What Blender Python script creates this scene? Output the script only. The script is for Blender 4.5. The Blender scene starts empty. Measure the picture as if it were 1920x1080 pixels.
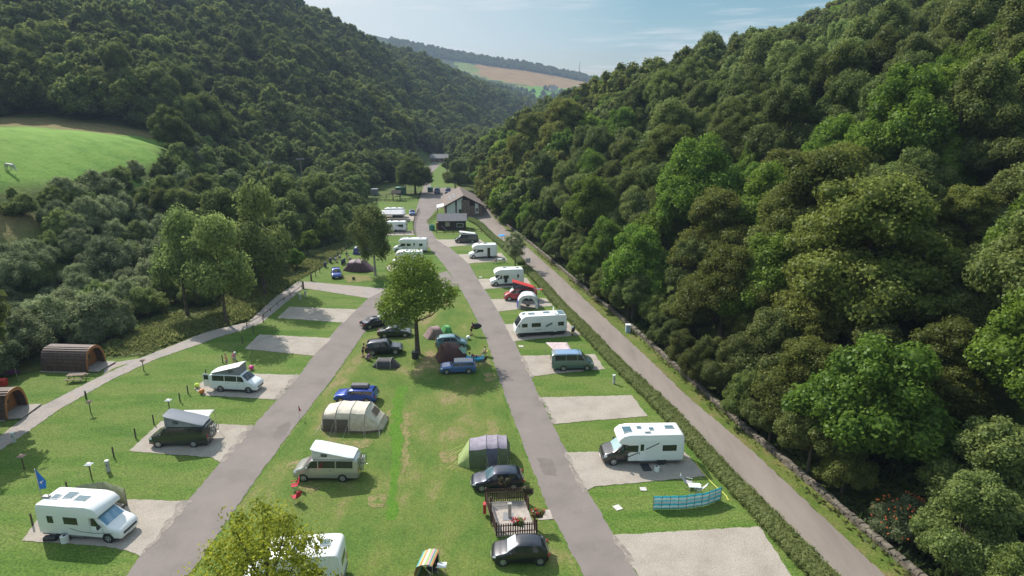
import bpy, bmesh, math, random
import numpy as np
from mathutils import Vector, Matrix, Euler
R = math.radians
C = bpy.context.scene
COL = C.collection
# ---------------------------------------------------------------- camera, world, sun, exposure
CAM_H = 29.0; FPX = 1150.0; PITCH = math.atan(330.0/FPX)
CP, SP = math.cos(PITCH), math.sin(PITCH)
cam = bpy.data.cameras.new('camera'); co = bpy.data.objects.new('camera', cam); COL.objects.link(co)
co.location = (0, 0, CAM_H); co.rotation_euler = (math.pi/2-PITCH, 0, 0)
cam.sensor_width = 36; cam.lens = 36*FPX/1920; cam.clip_start = 0.5; cam.clip_end = 9000
C.camera = co
SUN_EL = R(43); SUN_AZ = R(-42)          # azimuth from +Y towards +X
SV = Vector((math.sin(SUN_AZ)*math.cos(SUN_EL), math.cos(SUN_AZ)*math.cos(SUN_EL), math.sin(SUN_EL)))
w = bpy.data.worlds.new('World'); C.world = w; w.use_nodes = True
nt = w.node_tree; nt.nodes.clear()
def WN(t, **k):
    n = nt.nodes.new(t)
    for a, b in k.items(): setattr(n, a, b)
    return n
sky = WN('ShaderNodeTexSky', sky_type='NISHITA', sun_disc=False, sun_elevation=SUN_EL, sun_rotation=SUN_AZ, altitude=200, air_density=1.0, dust_density=1.6, ozone_density=1.5)
tc = WN('ShaderNodeTexCoord'); mp = WN('ShaderNodeMapping'); mp.inputs['Scale'].default_value = (1.6, 1.6, 22)
nz = WN('ShaderNodeTexNoise'); nz.inputs['Scale'].default_value = 1.6; nz.inputs['Detail'].default_value = 6; nz.inputs['Roughness'].default_value = .6
rp = WN('ShaderNodeValToRGB'); rp.color_ramp.elements[0].position = .46; rp.color_ramp.elements[1].position = .63
mx = WN('ShaderNodeMixRGB'); mx.inputs[2].default_value = (10.5, 10.0, 10.0, 1)
ml = WN('ShaderNodeMath', operation='MULTIPLY'); ml.inputs[1].default_value = .8
bg = WN('ShaderNodeBackground'); bg.inputs[1].default_value = 0.115
ow = WN('ShaderNodeOutputWorld')
L = nt.links.new
L(tc.outputs['Generated'], mp.inputs[0]); L(mp.outputs[0], nz.inputs[0]); L(nz.outputs[0], rp.inputs[0])
L(rp.outputs[0], ml.inputs[0]); L(ml.outputs[0], mx.inputs[0]); 
hsv = WN('ShaderNodeHueSaturation'); hsv.inputs['Hue'].default_value = .462; hsv.inputs['Saturation'].default_value = 1.45; hsv.inputs['Value'].default_value = .92; L(sky.outputs[0], hsv.inputs['Color']); L(hsv.outputs[0], mx.inputs[1])
dp = WN('ShaderNodeVectorMath', operation='DOT_PRODUCT'); dp.inputs[1].default_value = (math.sin(SUN_AZ), math.cos(SUN_AZ), .25); L(tc.outputs['Generated'], dp.inputs[0])
gl = WN('ShaderNodeMapRange'); gl.inputs[1].default_value = .62; gl.inputs[2].default_value = .98; gl.inputs[3].default_value = 0; gl.inputs[4].default_value = .75; L(dp.outputs['Value'], gl.inputs[0])
mx2 = WN('ShaderNodeMixRGB'); mx2.inputs[2].default_value = (10.2, 10.0, 9.8, 1); L(gl.outputs[0], mx2.inputs[0]); L(mx.outputs[0], mx2.inputs[1]); 
sx = WN('ShaderNodeSeparateXYZ'); L(tc.outputs['Generated'], sx.inputs[0]); el = WN('ShaderNodeMapRange'); el.inputs[1].default_value = .22; el.inputs[2].default_value = .55; el.inputs[3].default_value = .62; el.inputs[4].default_value = 1.3; L(sx.outputs['Z'], el.inputs[0])
vm = WN('ShaderNodeVectorMath', operation='SCALE'); L(mx2.outputs[0], vm.inputs[0]); L(el.outputs[0], vm.inputs['Scale']); L(vm.outputs[0], bg.inputs[0]); L(bg.outputs[0], ow.inputs[0])
sl = bpy.data.lights.new('sun', 'SUN'); sl.energy = 4.9; sl.angle = R(.6); sl.color = (1, .95, .87)
so = bpy.data.objects.new('sun', sl); COL.objects.link(so); so.rotation_euler = SV.to_track_quat('Z', 'Y').to_euler(); so.location = (-100, 100, 200)
C.view_settings.view_transform = 'Standard'; C.view_settings.look = 'None'; C.view_settings.exposure = 0.42; C.view_settings.gamma = 1
C.cycles.use_denoising = True; C.cycles.max_bounces = 6; C.cycles.diffuse_bounces = 3; C.cycles.glossy_bounces = 2
C.cycles.transmission_bounces = 3; C.cycles.transparent_max_bounces = 4; C.cycles.volume_bounces = 0; C.cycles.volume_step_rate = 4
C.cycles.sample_clamp_indirect = 4

# ---------------------------------------------------------------- survey helpers: photo pixel (1920 wide) -> point on the ground
def ray(px, py):
    a = (px-960)/FPX; b = (540-py)/FPX
    return Vector((a, CP+b*SP, -SP+b*CP))
def G(px, py, z=0.0):
    d = ray(px, py); t = (z-CAM_H)/d.z
    return Vector((d.x*t, d.y*t, z))
def CZ(px, py, zc):
    d = ray(px, py); return Vector((d.x*zc, d.y*zc, CAM_H+d.z*zc))
def proj(x, y, z):
    zc = y*CP-(z-CAM_H)*SP; yc = y*SP+(z-CAM_H)*CP
    return 960+FPX*x/zc, 540-FPX*yc/zc, zc
def inpoly(px, py, poly):
    px = np.asarray(px, float); py = np.asarray(py, float); ins = np.zeros(px.shape, bool)
    n = len(poly); j = n-1
    for i in range(n):
        xi, yi = poly[i]; xj, yj = poly[j]
        if yi != yj:
            ins ^= ((yi > py) != (yj > py)) & (px < (xj-xi)*(py-yi)/(yj-yi)+xi)
        j = i
    return ins

# ---------------------------------------------------------------- materials
MATS = {}
def mat(name, col=(.5, .5, .5), rough=.6, metal=0, spec=.5, var=0, vscale=3, bump=0, bscale=20, coat=0, col2=None, dirt=0, emit=None, trans=0, vdet=4):
    if name in MATS: return MATS[name]
    m = bpy.data.materials.new(name); m.use_nodes = True; MATS[name] = m
    n = m.node_tree.nodes; l = m.node_tree.links; p = n['Principled BSDF']
    p.inputs['Base Color'].default_value = (*col, 1); p.inputs['Roughness'].default_value = rough
    p.inputs['Metallic'].default_value = metal; p.inputs['Specular IOR Level'].default_value = spec
    p.inputs['Coat Weight'].default_value = coat; p.inputs['Coat Roughness'].default_value = .06
    tcn = n.new('ShaderNodeTexCoord')
    if var or col2:
        t = n.new('ShaderNodeTexNoise'); t.inputs['Scale'].default_value = vscale; t.inputs['Detail'].default_value = vdet
        l.new(tcn.outputs['Object'], t.inputs['Vector'])
        r = n.new('ShaderNodeValToRGB'); e = r.color_ramp.elements; e[0].position = .35; e[1].position = .65
        a = col if col2 else tuple(c*(1-var) for c in col); b = col2 if col2 else tuple(min(1, c*(1+var)) for c in col)
        e[0].color = (*a, 1); e[1].color = (*b, 1)
        l.new(t.outputs[0], r.inputs[0]); l.new(r.outputs[0], p.inputs['Base Color'])
    if bump:
        t = n.new('ShaderNodeTexNoise'); t.inputs['Scale'].default_value = bscale; t.inputs['Detail'].default_value = 3
        l.new(tcn.outputs['Object'], t.inputs['Vector'])
        b = n.new('ShaderNodeBump'); b.inputs['Strength'].default_value = bump; b.inputs['Distance'].default_value = .05
        l.new(t.outputs[0], b.inputs['Height']); l.new(b.outputs[0], p.inputs['Normal'])
    return m

# ---------------------------------------------------------------- mesh builder
def npmesh(name, V, F, mats=None, smooth=False):
    """V (n,3) array, F (m,k) array of k-gons"""
    me = bpy.data.meshes.new(name); V = np.asarray(V, np.float32); F = np.asarray(F, np.int32)
    me.vertices.add(len(V)); me.vertices.foreach_set('co', V.ravel())
    k = F.shape[1]; me.loops.add(F.size); me.loops.foreach_set('vertex_index', F.ravel())
    me.polygons.add(len(F)); me.polygons.foreach_set('loop_start', np.arange(len(F), dtype=np.int32)*k)
    me.polygons.foreach_set('loop_total', np.full(len(F), k, np.int32))
    if smooth: me.polygons.foreach_set('use_smooth', np.ones(len(F), bool))
    me.update(calc_edges=True)
    if mats: me.materials.append(mats)
    return me
class MB:
    def __init__(s): s.v = []; s.f = []; s.mi = []; s.cur = 0
    def add(s, vs, fs):
        o = len(s.v); s.v += [tuple(p) for p in vs]; s.f += [tuple(i+o for i in f) for f in fs]; s.mi += [s.cur]*len(fs); return s
    def box(s, c, d, rz=0, M=None, top=None):
        x, y, z = d[0]/2, d[1]/2, d[2]/2; tx, ty = (top or (1, 1))
        vs = [Vector(q) for q in ((-x, -y, -z), (x, -y, -z), (x, y, -z), (-x, y, -z), (-x*tx, -y*ty, z), (x*tx, -y*ty, z), (x*tx, y*ty, z), (-x*tx, y*ty, z))]
        if M is not None: vs = [M@q for q in vs]
        if rz: r = Matrix.Rotation(rz, 3, 'Z'); vs = [r@q for q in vs]
        c = Vector(c); return s.add([q+c for q in vs], [(0, 3, 2, 1), (4, 5, 6, 7), (0, 1, 5, 4), (1, 2, 6, 5), (2, 3, 7, 6), (3, 0, 4, 7)])
    def cyl(s, a, b, r0, r1=None, n=8, caps=True):
        a = Vector(a); b = Vector(b); r1 = r0 if r1 is None else r1; d = (b-a).normalized()
        u = d.orthogonal().normalized(); w_ = d.cross(u); vs = []
        for p, r in ((a, r0), (b, r1)):
            for i in range(n):
                t = 2*math.pi*i/n; vs.append(p+(u*math.cos(t)+w_*math.sin(t))*r)
        fs = [(i, (i+1) % n, n+(i+1) % n, n+i) for i in range(n)]
        if caps: fs += [tuple(range(n-1, -1, -1)), tuple(range(n, 2*n))]
        return s.add(vs, fs)
    def tube(s, pts, r, n=6):
        for a, b in zip(pts[:-1], pts[1:]):
            if (Vector(a)-Vector(b)).length > 1e-4: s.cyl(a, b, r, r, n)
        return s
    def ring(s, rows, closed=False, cap=False):
        """rows: list of equal length point lists; skins them"""
        n = len(rows[0]); vs = [p for r in rows for p in r]; fs = []
        for i in range(len(rows)-1):
            for j in range(n if closed else n-1):
                k = (j+1) % n; fs.append((i*n+j, i*n+k, (i+1)*n+k, (i+1)*n+j))
        if cap: fs += [tuple(range(n-1, -1, -1)), tuple(range((len(rows)-1)*n, len(rows)*n))]
        return s.add(vs, fs)
    def prism(s, prof, y0, y1, ch=0.0):
        """profile in XZ extruded along Y, with a chamfer ch at both ends"""
        P = [Vector((p[0], 0, p[1])) for p in prof]; c = sum(P, Vector())/len(P); n = len(P)
        def sh(k):
            out = []
            for p in P:
                d = p-c; out.append(c+Vector((d.x-math.copysign(min(k, abs(d.x)), d.x), 0, d.z-math.copysign(min(k, abs(d.z)), d.z))))
            return out
        rows = []
        if ch:
            for yy, k in ((y0, ch), (y0+ch*.3, ch*.3), (y0+ch, 0), (y1-ch, 0), (y1-ch*.3, ch*.3), (y1, ch)): rows.append([Vector((p.x, yy, p.z)) for p in sh(k)])
        else: rows = [[Vector((p.x, yy, p.z)) for p in P] for yy in (y0, y1)]
        return s.ring(rows, True, True)
    def ball(s, c, r, seg=8, rg=6, sq=(1, 1, 1)):
        rows = []
        for i in range(rg+1):
            t = math.pi*i/rg; rows.append([(c[0]+r*sq[0]*math.sin(t)*math.cos(2*math.pi*j/seg), c[1]+r*sq[1]*math.sin(t)*math.sin(2*math.pi*j/seg), c[2]+r*sq[2]*math.cos(t)) for j in range(seg)])
        return s.ring(rows, True)
    def build(s, name, m, parent=None, smooth=False, loc=None, rz=0, bevel=0):
        me = bpy.data.meshes.new(name); me.from_pydata(s.v, [], s.f)
        for x in (m if isinstance(m, (list, tuple)) else [m]): me.materials.append(x)
        if any(s.mi): me.polygons.foreach_set('material_index', s.mi)
        bm = bmesh.new(); bm.from_mesh(me); bmesh.ops.remove_doubles(bm, verts=bm.verts, dist=1e-5); bmesh.ops.recalc_face_normals(bm, faces=bm.faces)
        if bevel: bmesh.ops.bevel(bm, geom=bm.edges[:], offset=bevel, segments=1, affect='EDGES', clamp_overlap=True)
        bm.to_mesh(me); bm.free()
        if smooth:
            me.polygons.foreach_set('use_smooth', np.ones(len(me.polygons), bool))
            if smooth != 'full': me.set_sharp_from_angle(angle=R(38))
        o = bpy.data.objects.new(name, me); COL.objects.link(o); o.parent = parent
        if loc is not None: o.location = loc
        if rz: o.rotation_euler = (0, 0, rz)
        return o
def tag(o, label=None, cat=None, group=None, kind=None):
    if label: o['label'] = label
    if cat: o['category'] = cat
    if group: o['group'] = group
    if kind: o['kind'] = kind
    return o
def empty(name, loc, rz=0, label=None, cat=None, group=None):
    o = bpy.data.objects.new(name, None); COL.objects.link(o); o.location = loc; o.rotation_euler = (0, 0, rz); o.empty_display_size = .3
    return tag(o, label, cat, group)
def kids(o): return [c for c in bpy.data.objects if c.parent == o]
def copy_tree(o, parent=None, ch=None):
    c = o.copy(); COL.objects.link(c); c.parent = parent
    for k in kids(o): copy_tree(k, c)
    return c
def ragged(P, step=.45, jit=.09, seed=1):
    rg = random.Random(seed+len(P)); out = []
    for a, b in zip(P, P[1:]+P[:1]):
        n = max(1, min(400, int((b-a).length/step))); d = (b-a).normalized(); nn = Vector((-d.y, d.x, 0))
        for i in range(n): out.append(a.lerp(b, i/n)+(nn*rg.uniform(-jit, jit) if i else Vector()))
    return out
def sheet(name, poly, z, m, kind='structure', px=True, th=0, rag=0):
    """flat ground sheet; poly in photo pixels of its outline on the ground"""
    P = [G(*p, z) for p in poly] if px else [Vector((*p, z)) for p in poly]
    if rag: P = ragged(P, .4 if rag < .2 else .5, rag)
    me = bpy.data.meshes.new(name); bm = bmesh.new(); vs = [bm.verts.new(p) for p in P]; f = bm.faces.new(vs)
    if f.normal.z < 0: bmesh.ops.reverse_faces(bm, faces=[f])
    bmesh.ops.triangulate(bm, faces=bm.faces[:]); bm.to_mesh(me); bm.free(); me.materials.append(m)
    o = bpy.data.objects.new(name, me); COL.objects.link(o)
    if kind: o['kind'] = kind
    return o
# ---------------------------------------------------------------- terrain
FOOT = [G(2100, 1300), G(1880, 1220), G(1718, 1080), G(1629, 1004), G(1522, 911), G(1389, 800), G(1300, 720), G(1180, 611), G(1080, 529), G(1022, 480), G(985, 450), G(930, 408), G(895, 372), Vector((-26, 315, 0)), Vector((-18, 400, 0)), Vector((25, 520, 0)), Vector((70, 700, 0)), Vector((120, 1000, 0)), Vector((200, 1500, 0))]
FX = [p.x for p in FOOT]; FY = [p.y for p in FOOT]
def right_dist(x, y):
    best = np.full(x.shape, 1e9)
    for i in range(len(FOOT)-1):
        ax, ay, bx, by = FX[i], FY[i], FX[i+1], FY[i+1]; dx, dy = bx-ax, by-ay
        t = np.clip(((x-ax)*dx+(y-ay)*dy)/(dx*dx+dy*dy), 0, 1)
        best = np.minimum(best, np.hypot(x-ax-t*dx, y-ay-t*dy))
    return best*np.where(x > np.interp(y, FY, FX), 1, -1)
LC = []
for px, rows in {-250: [(700, 60), (330, 95), (240, 150), (160, 210), (0, 290), (-150, 380)],
                 0: [(640, 80.5), (440, 100), (330, 108), (306, 116), (245, 168), (180, 215), (100, 250), (0, 300), (-100, 360), (-130, 480)],
                 150: [(600, 89), (450, 110), (340, 125), (300, 137), (250, 165), (190, 215), (100, 265), (10, 320), (-100, 400)],
                 300: [(560, 99), (450, 132), (340, 150), (290, 157), (262, 170), (200, 220), (100, 290), (30, 350), (-60, 430)],
                 420: [(500, 121), (420, 155), (330, 200), (250, 250), (150, 310), (60, 370), (0, 430)],
                 560: [(400, 184), (340, 230), (260, 270), (150, 340), (92, 400), (58, 440), (64, 600)], 640: [(112, 460), (122, 620)],
                 700: [(330, 291), (250, 350), (185, 430), (120, 500), (104, 530), (106, 700)],
                 800: [(306, 365), (250, 470), (200, 560), (152, 650), (138, 670), (140, 900)],
                 900: [(262, 600), (210, 700), (178, 800), (182, 1000)],
                 980: [(245, 800), (222, 850), (203, 950)], 1050: [(240, 1000), (205, 1300)]}.items():
    for py, zc in rows: LC.append(CZ(px, py, zc))
LC += [Vector(q) for q in ((-330, 60, 70), (-450, 200, 130), (-450, 400, 150), (-300, 600, 140), (-400, 900, 140), (-150, 1100, 100), (-500, 1500, 120), (0, 1500, 60), (-60, 20, 0), (-40, 60, 0), (-45, 120, 0), (-30, 180, 0), (-35, 260, 0), (-90, -40, 6), (-150, 0, 30), (-300, -60, 60))]
_P = np.array([[p.x, p.y] for p in LC]); _Z = np.array([p.z for p in LC])
def _tps(r): return np.where(r > 1e-6, r*r*np.log(np.maximum(r, 1e-6)), 0)
_n = len(_P); _K = _tps(np.hypot(_P[:, None, 0]-_P[None, :, 0], _P[:, None, 1]-_P[None, :, 1]))+np.eye(_n)*400
_A = np.zeros((_n+3, _n+3)); _A[:_n, :_n] = _K; _A[:_n, _n] = 1; _A[:_n, _n+1:] = _P; _A[_n, :_n] = 1; _A[_n+1:, :_n] = _P.T
_W = np.linalg.solve(_A, np.concatenate([_Z, [0, 0, 0]]))
XBY = [0, 75, 100, 150, 200, 300, 400, 600, 1000, 1600]; XBX = [-62, -66, -56, -46, -44, -58, -46, -5, 60, 150]
def sst(a, b, x): t = np.clip((x-a)/(b-a), 0, 1); return t*t*(3-2*t)
def height(x, y):
    x = np.asarray(x, float); y = np.asarray(y, float); sh = x.shape; x = x.ravel(); y = y.ravel()
    zl = np.full(x.shape, _W[_n])+_W[_n+1]*x+_W[_n+2]*y
    for i in range(_n): zl += _W[i]*_tps(np.hypot(x-_P[i, 0], y-_P[i, 1]))
    m = sst(0, 22, np.interp(y, XBY, XBX)-x); zl = np.clip(zl, 0, 190)*m
    d = right_dist(x, y)-3.5; zr = np.where(d < 50, .6*d, 30+.31*(d-50))*np.interp(y, [200, 350, 600], [1, .82, .72]); zr = np.where(d < 0, 0, zr)
    cap = np.interp(y, [0, 250, 330, 400, 480, 550, 650, 750, 900, 1200], [150, 112, 84, 68, 55, 45, 35, 29, 26, 24])
    cap = np.minimum(cap, 200); k = 8.0; zr2 = -k*np.log(np.exp(-np.minimum(zr, 400)/k)+np.exp(-cap/k)); zr = np.where(d > 20, zr2, np.minimum(zr, cap))
    return np.maximum(np.maximum(zl, zr), 0).reshape(sh)
def hz(x, y): return float(height(np.array([x]), np.array([y]))[0])
FIELD = [(-80, 236), (60, 238), (170, 247), (320, 262), (315, 290), (262, 340), (-80, 350)]
HEATH = [(-80, 219), (90, 220), (200, 232), (300, 250), (320, 262), (170, 247), (60, 238), (-80, 236)]
MEADOW = [(-60, 395), (50, 400), (60, 450), (-60, 455)]
ROUGH = [(205, 640), (330, 590), (395, 590), (520, 500), (610, 470), (660, 440), (690, 450), (640, 480), (560, 528), (460, 606), (380, 632), (262, 672), (205, 672)]
xs = np.unique(np.concatenate([np.arange(-900, -220, 22), np.arange(-220, 240, 4), np.arange(240, 1100, 22)])); ys = np.concatenate([np.arange(-120, 0, 10), np.arange(0, 330, 4), np.arange(330, 700, 8), np.arange(700, 1700, 25)])
X, Y = np.meshgrid(xs, ys); Z = height(X, Y)
fld = inpoly(*[a for a in proj(X, Y, Z)[:2]], FIELD) & (Y > 60) & (Y < 260) & (X < -60)
hth = inpoly(*[a for a in proj(X, Y, Z)[:2]], HEATH) & (Y > 60) & (Y < 300) & (X < -60)
mdw = inpoly(*[a for a in proj(X, Y, Z)[:2]], MEADOW) & (Y > 60) & (Y < 200) & (X < -50)
nx, ny = len(xs), len(ys); I = np.arange(nx*ny).reshape(ny, nx)
F = np.stack([I[:-1, :-1], I[:-1, 1:], I[1:, 1:], I[1:, :-1]], -1).reshape(-1, 4)
def terrain_mat():
    m = bpy.data.materials.new('hillside_ground'); m.use_nodes = True; n = m.node_tree.nodes; l = m.node_tree.links; p = n['Principled BSDF']; p.inputs['Roughness'].default_value = .95; p.inputs['Specular IOR Level'].default_value = .1
    g = n.new('ShaderNodeNewGeometry')
    def noise(sc, det=5, rough=.6):
        t = n.new('ShaderNodeTexNoise'); t.inputs['Scale'].default_value = sc; t.inputs['Detail'].default_value = det; t.inputs['Roughness'].default_value = rough; l.new(g.outputs['Position'], t.inputs['Vector']); return t.outputs[0]
    def ramp(f, stops):
        r = n.new('ShaderNodeValToRGB'); l.new(f, r.inputs[0]); e = r.color_ramp.elements
        while len(e) < len(stops): e.new(.5)
        for q, (a, c) in zip(e, stops): q.position = a; q.color = (*c, 1)
        return r.outputs[0]
    def mixc(f, a, b):
        x = n.new('ShaderNodeMixRGB'); l.new(f, x.inputs[0]); l.new(a, x.inputs[1]); l.new(b, x.inputs[2]); return x.outputs[0]
    def att(a): t = n.new('ShaderNodeAttribute'); t.attribute_name = a; return t.outputs['Fac']
    rough = ramp(noise(.25, 8, .7), [(.3, (.035, .055, .012)), (.48, (.07, .10, .025)), (.6, (.12, .13, .045)), (.75, (.10, .09, .04))])
    field = ramp(noise(.22, 10, .72), [(.32, (.10, .20, .035)), (.47, (.145, .26, .045)), (.58, (.17, .285, .055)), (.72, (.24, .29, .10))])
    heath = ramp(noise(.3, 8, .7), [(.3, (.12, .10, .05)), (.5, (.20, .17, .07)), (.7, (.13, .085, .05))])
    c = mixc(att('field'), rough, field); c = mixc(att('heath'), c, heath); l.new(c, p.inputs['Base Color'])
    b = n.new('ShaderNodeBump'); b.inputs['Strength'].default_value = .8; b.inputs['Distance'].default_value = .4; l.new(noise(1.2, 6), b.inputs['Height']); l.new(b.outputs[0], p.inputs['Normal'])
    return m
tm = npmesh('terrain', np.stack([X, Y, Z], -1).reshape(-1, 3), F, terrain_mat(), True)
for nm, mk in (('field', fld), ('heath', hth | mdw)):
    a = tm.attributes.new(nm, 'FLOAT', 'POINT'); a.data.foreach_set('value', mk.ravel().astype(np.float32))
to = bpy.data.objects.new('ground_terrain', tm); COL.objects.link(to); to['kind'] = 'structure'

def gmat(name, stops, sc=.6, det=8, fine=None, fsc=12, rough=.95, bump=.3, bsc=15, stretch=None, fpow=.35):
    """ground material: position noise -> colour stops, plus a fine grain"""
    m = bpy.data.materials.new(name); m.use_nodes = True; n = m.node_tree.nodes; l = m.node_tree.links; p = n['Principled BSDF']; p.inputs['Roughness'].default_value = rough; p.inputs['Specular IOR Level'].default_value = .15
    g = n.new('ShaderNodeNewGeometry'); src = g.outputs['Position']
    if stretch:
        mpn = n.new('ShaderNodeMapping'); mpn.inputs['Rotation'].default_value = (0, 0, stretch[0]); mpn.inputs['Scale'].default_value = (stretch[1], stretch[2], 1); l.new(src, mpn.inputs[0]); src2 = mpn.outputs[0]
    else: src2 = src
    t = n.new('ShaderNodeTexNoise'); t.inputs['Scale'].default_value = sc; t.inputs['Detail'].default_value = det; t.inputs['Roughness'].default_value = .62; l.new(src2, t.inputs[0])
    r = n.new('ShaderNodeValToRGB'); e = r.color_ramp.elements
    while len(e) < len(stops): e.new(.5)
    for q, (a, c) in zip(e, stops): q.position = a; q.color = (*c, 1)
    l.new(t.outputs[0], r.inputs[0])
    f = n.new('ShaderNodeTexNoise'); f.inputs['Scale'].default_value = fsc; f.inputs['Detail'].default_value = 3; l.new(src, f.inputs[0])
    fr = n.new('ShaderNodeMapRange'); fr.inputs[1].default_value = .3; fr.inputs[2].default_value = .7; fr.inputs[3].default_value = 1-fpow; fr.inputs[4].default_value = 1+fpow; l.new(f.outputs[0], fr.inputs[0])
    mu = n.new('ShaderNodeMixRGB'); mu.blend_type = 'MULTIPLY'; mu.inputs[0].default_value = 1; l.new(r.outputs[0], mu.inputs[1])
    cc = n.new('ShaderNodeCombineColor'); [l.new(fr.outputs[0], cc.inputs[i]) for i in range(3)]; l.new(cc.outputs[0], mu.inputs[2]); l.new(mu.outputs[0], p.inputs['Base Color'])
    b = n.new('ShaderNodeBump'); b.inputs['Strength'].default_value = bump; b.inputs['Distance'].default_value = .06; l.new(f.outputs[0], b.inputs['Height']); l.new(b.outputs[0], p.inputs['Normal'])
    return m
LAWN = gmat('lawn_grass', [(.30, (0.057, 0.115, 0.017)), (.45, (0.083, 0.143, 0.024)), (.56, (0.118, 0.158, 0.037)), (.64, (0.097, 0.147, 0.029)), (.73, (0.193, 0.170, 0.078))], .22, 12, fsc=7, bump=.7, fpow=.45, stretch=(R(-38), .45, 1.6))
GREEN = gmat('worn_grass', [(.28, (0.053, 0.109, 0.017)), (.43, (0.085, 0.138, 0.026)), (.54, (0.124, 0.156, 0.037)), (.64, (0.212, 0.175, 0.083)), (.75, (0.248, 0.184, 0.101))], .24, 11, fsc=8, bump=.5, stretch=(R(12), 1, .55))
TARM = gmat('pinkish_tarmac', [(.3, (0.161, 0.138, 0.125)), (.5, (0.198, 0.170, 0.155)), (.66, (0.216, 0.184, 0.166)), (.75, (0.253, 0.216, 0.184))], .3, 10, fsc=25, bump=.15, fpow=.12, rough=.85)
TRACK = gmat('old_tarmac', [(.3, (0.184, 0.156, 0.136)), (.5, (0.230, 0.196, 0.171)), (.66, (0.253, 0.216, 0.184)), (.76, (0.285, 0.248, 0.212))], .3, 8, fsc=20, bump=.2, fpow=.14, rough=.9, stretch=(R(20), 1.5, .3))
GRAV = gmat('pale_gravel', [(.3, (0.290, 0.253, 0.212)), (.5, (0.345, 0.304, 0.258)), (.7, (0.386, 0.340, 0.290))], .5, 6, fsc=14, bump=.8, fpow=.30)
PATH = gmat('grey_gravel', [(.3, (.26, .235, .215)), (.5, (.32, .285, .26)), (.7, (.34, .27, .22))], .6, 8, fsc=12, bump=.8, fpow=.30)
VERGE = gmat('verge_grass', [(.3, (.06, .11, .015)), (.5, (.11, .14, .03)), (.68, (.17, .14, .06))], .5, 8, fsc=9, bump=.6)
EDGE = mat('kerb_timber', (.22, .18, .14), .9, var=.2)
ZL, ZR, ZG = .03, .05, .06
sheet('lawn', [(-700, 1500), (-560, 1060), (-130, 905), (0, 817), (107, 741), (212, 695), (262, 672), (375, 627), (465, 604), (514, 559), (560, 524), (600, 505), (640, 474), (700, 438), (706, 385), (712, 372), (790, 366), (800, 300), (830, 303), (840, 330), (870, 372), (900, 405), (935, 449), (1058, 569), (1180, 687), (1300, 813), (1567, 1080), (1700, 1215), (1900, 1400), (1900, 1500)], ZL, LAWN)
sheet('pod_lawn', [(-300, 1000), (-300, 760), (-40, 720), (60, 700), (180, 678), (262, 668), (262, 674), (200, 700), (70, 765), (0, 817), (-130, 905)], ZL+.012, LAWN)
sheet('green', [(300, 1250), (388, 1045), (465, 926), (530, 838), (630, 706), (679, 635), (702, 604), (722, 578), (790, 560), (850, 545), (872, 560), (905, 633), (933, 720), (962, 800), (1019, 948), (1089, 1080), (1165, 1250)], ZL+.006, GREEN)
sheet('verge', [(1660, 1080), (1560, 985), (1410, 845), (1300, 753), (1180, 639), (1051, 519), (979, 455), (957, 437), (924, 407), (912, 388), (895, 372), (930, 408), (1022, 480), (1080, 529), (1180, 611), (1300, 720), (1389, 800), (1522, 911), (1629, 1004), (1718, 1080), (1880, 1220), (2100, 1300), (2050, 1400)], ZL+.01, VERGE, rag=.08)
sheet('service_road', [(1567, 1080), (1427, 940), (1300, 813), (1180, 687), (1058, 569), (1004, 511), (965, 476), (937, 449), (894, 408), (870, 395), (875, 380), (912, 388), (924, 407), (957, 437), (979, 455), (1051, 519), (1180, 639), (1300, 753), (1410, 845), (1560, 985), (1660, 1080), (1960, 1350), (1830, 1350)], ZR, TRACK, rag=.08)
sheet('middle_road', [(1095, 1080), (1025, 948), (968, 800), (939, 720), (911, 633), (880, 571), (858, 533), (835, 500), (804, 463), (784, 448), (776, 432), (776, 415), (781, 390), (789, 366), (794, 352), (792, 342), (800, 325), (801, 312), (812, 306), (826, 308), (812, 322), (806, 338), (808, 350), (840, 362), (838, 385), (815, 396), (802, 413), (805, 427), (818, 447), (840, 461), (861, 479), (879, 494), (893, 519), (922, 562), (964, 638), (1001, 720), (1038, 800), (1100, 917), (1197, 1080), (1320, 1280), (1180, 1280)], ZR+.004, TARM, rag=.08)
sheet('left_road', [(110, 1240), (237, 1080), (265, 1040), (351, 940), (415, 865), (564, 700), (589, 665), (642, 604), (691, 559), (715, 545), (750, 534), (838, 508), (862, 536), (800, 545), (738, 560), (716, 576), (702, 600), (679, 629), (630, 700), (530, 830), (465, 919), (379, 1045), (350, 1080), (250, 1240)], ZR+.008, TARM, rag=.08)
sheet('footpath', [(-200, 960), (0, 817), (70, 765), (200, 700), (262, 672), (375, 627), (400, 619), (465, 604), (514, 559), (558, 528), (575, 528), (710, 540), (728, 541), (691, 559), (576, 541), (568, 541), (530, 572), (490, 606), (463, 616), (400, 635), (375, 645), (295, 672), (212, 710), (150, 745), (107, 770), (37, 820), (0, 844), (-200, 1010)], ZR+.012, PATH, rag=.08)
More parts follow.
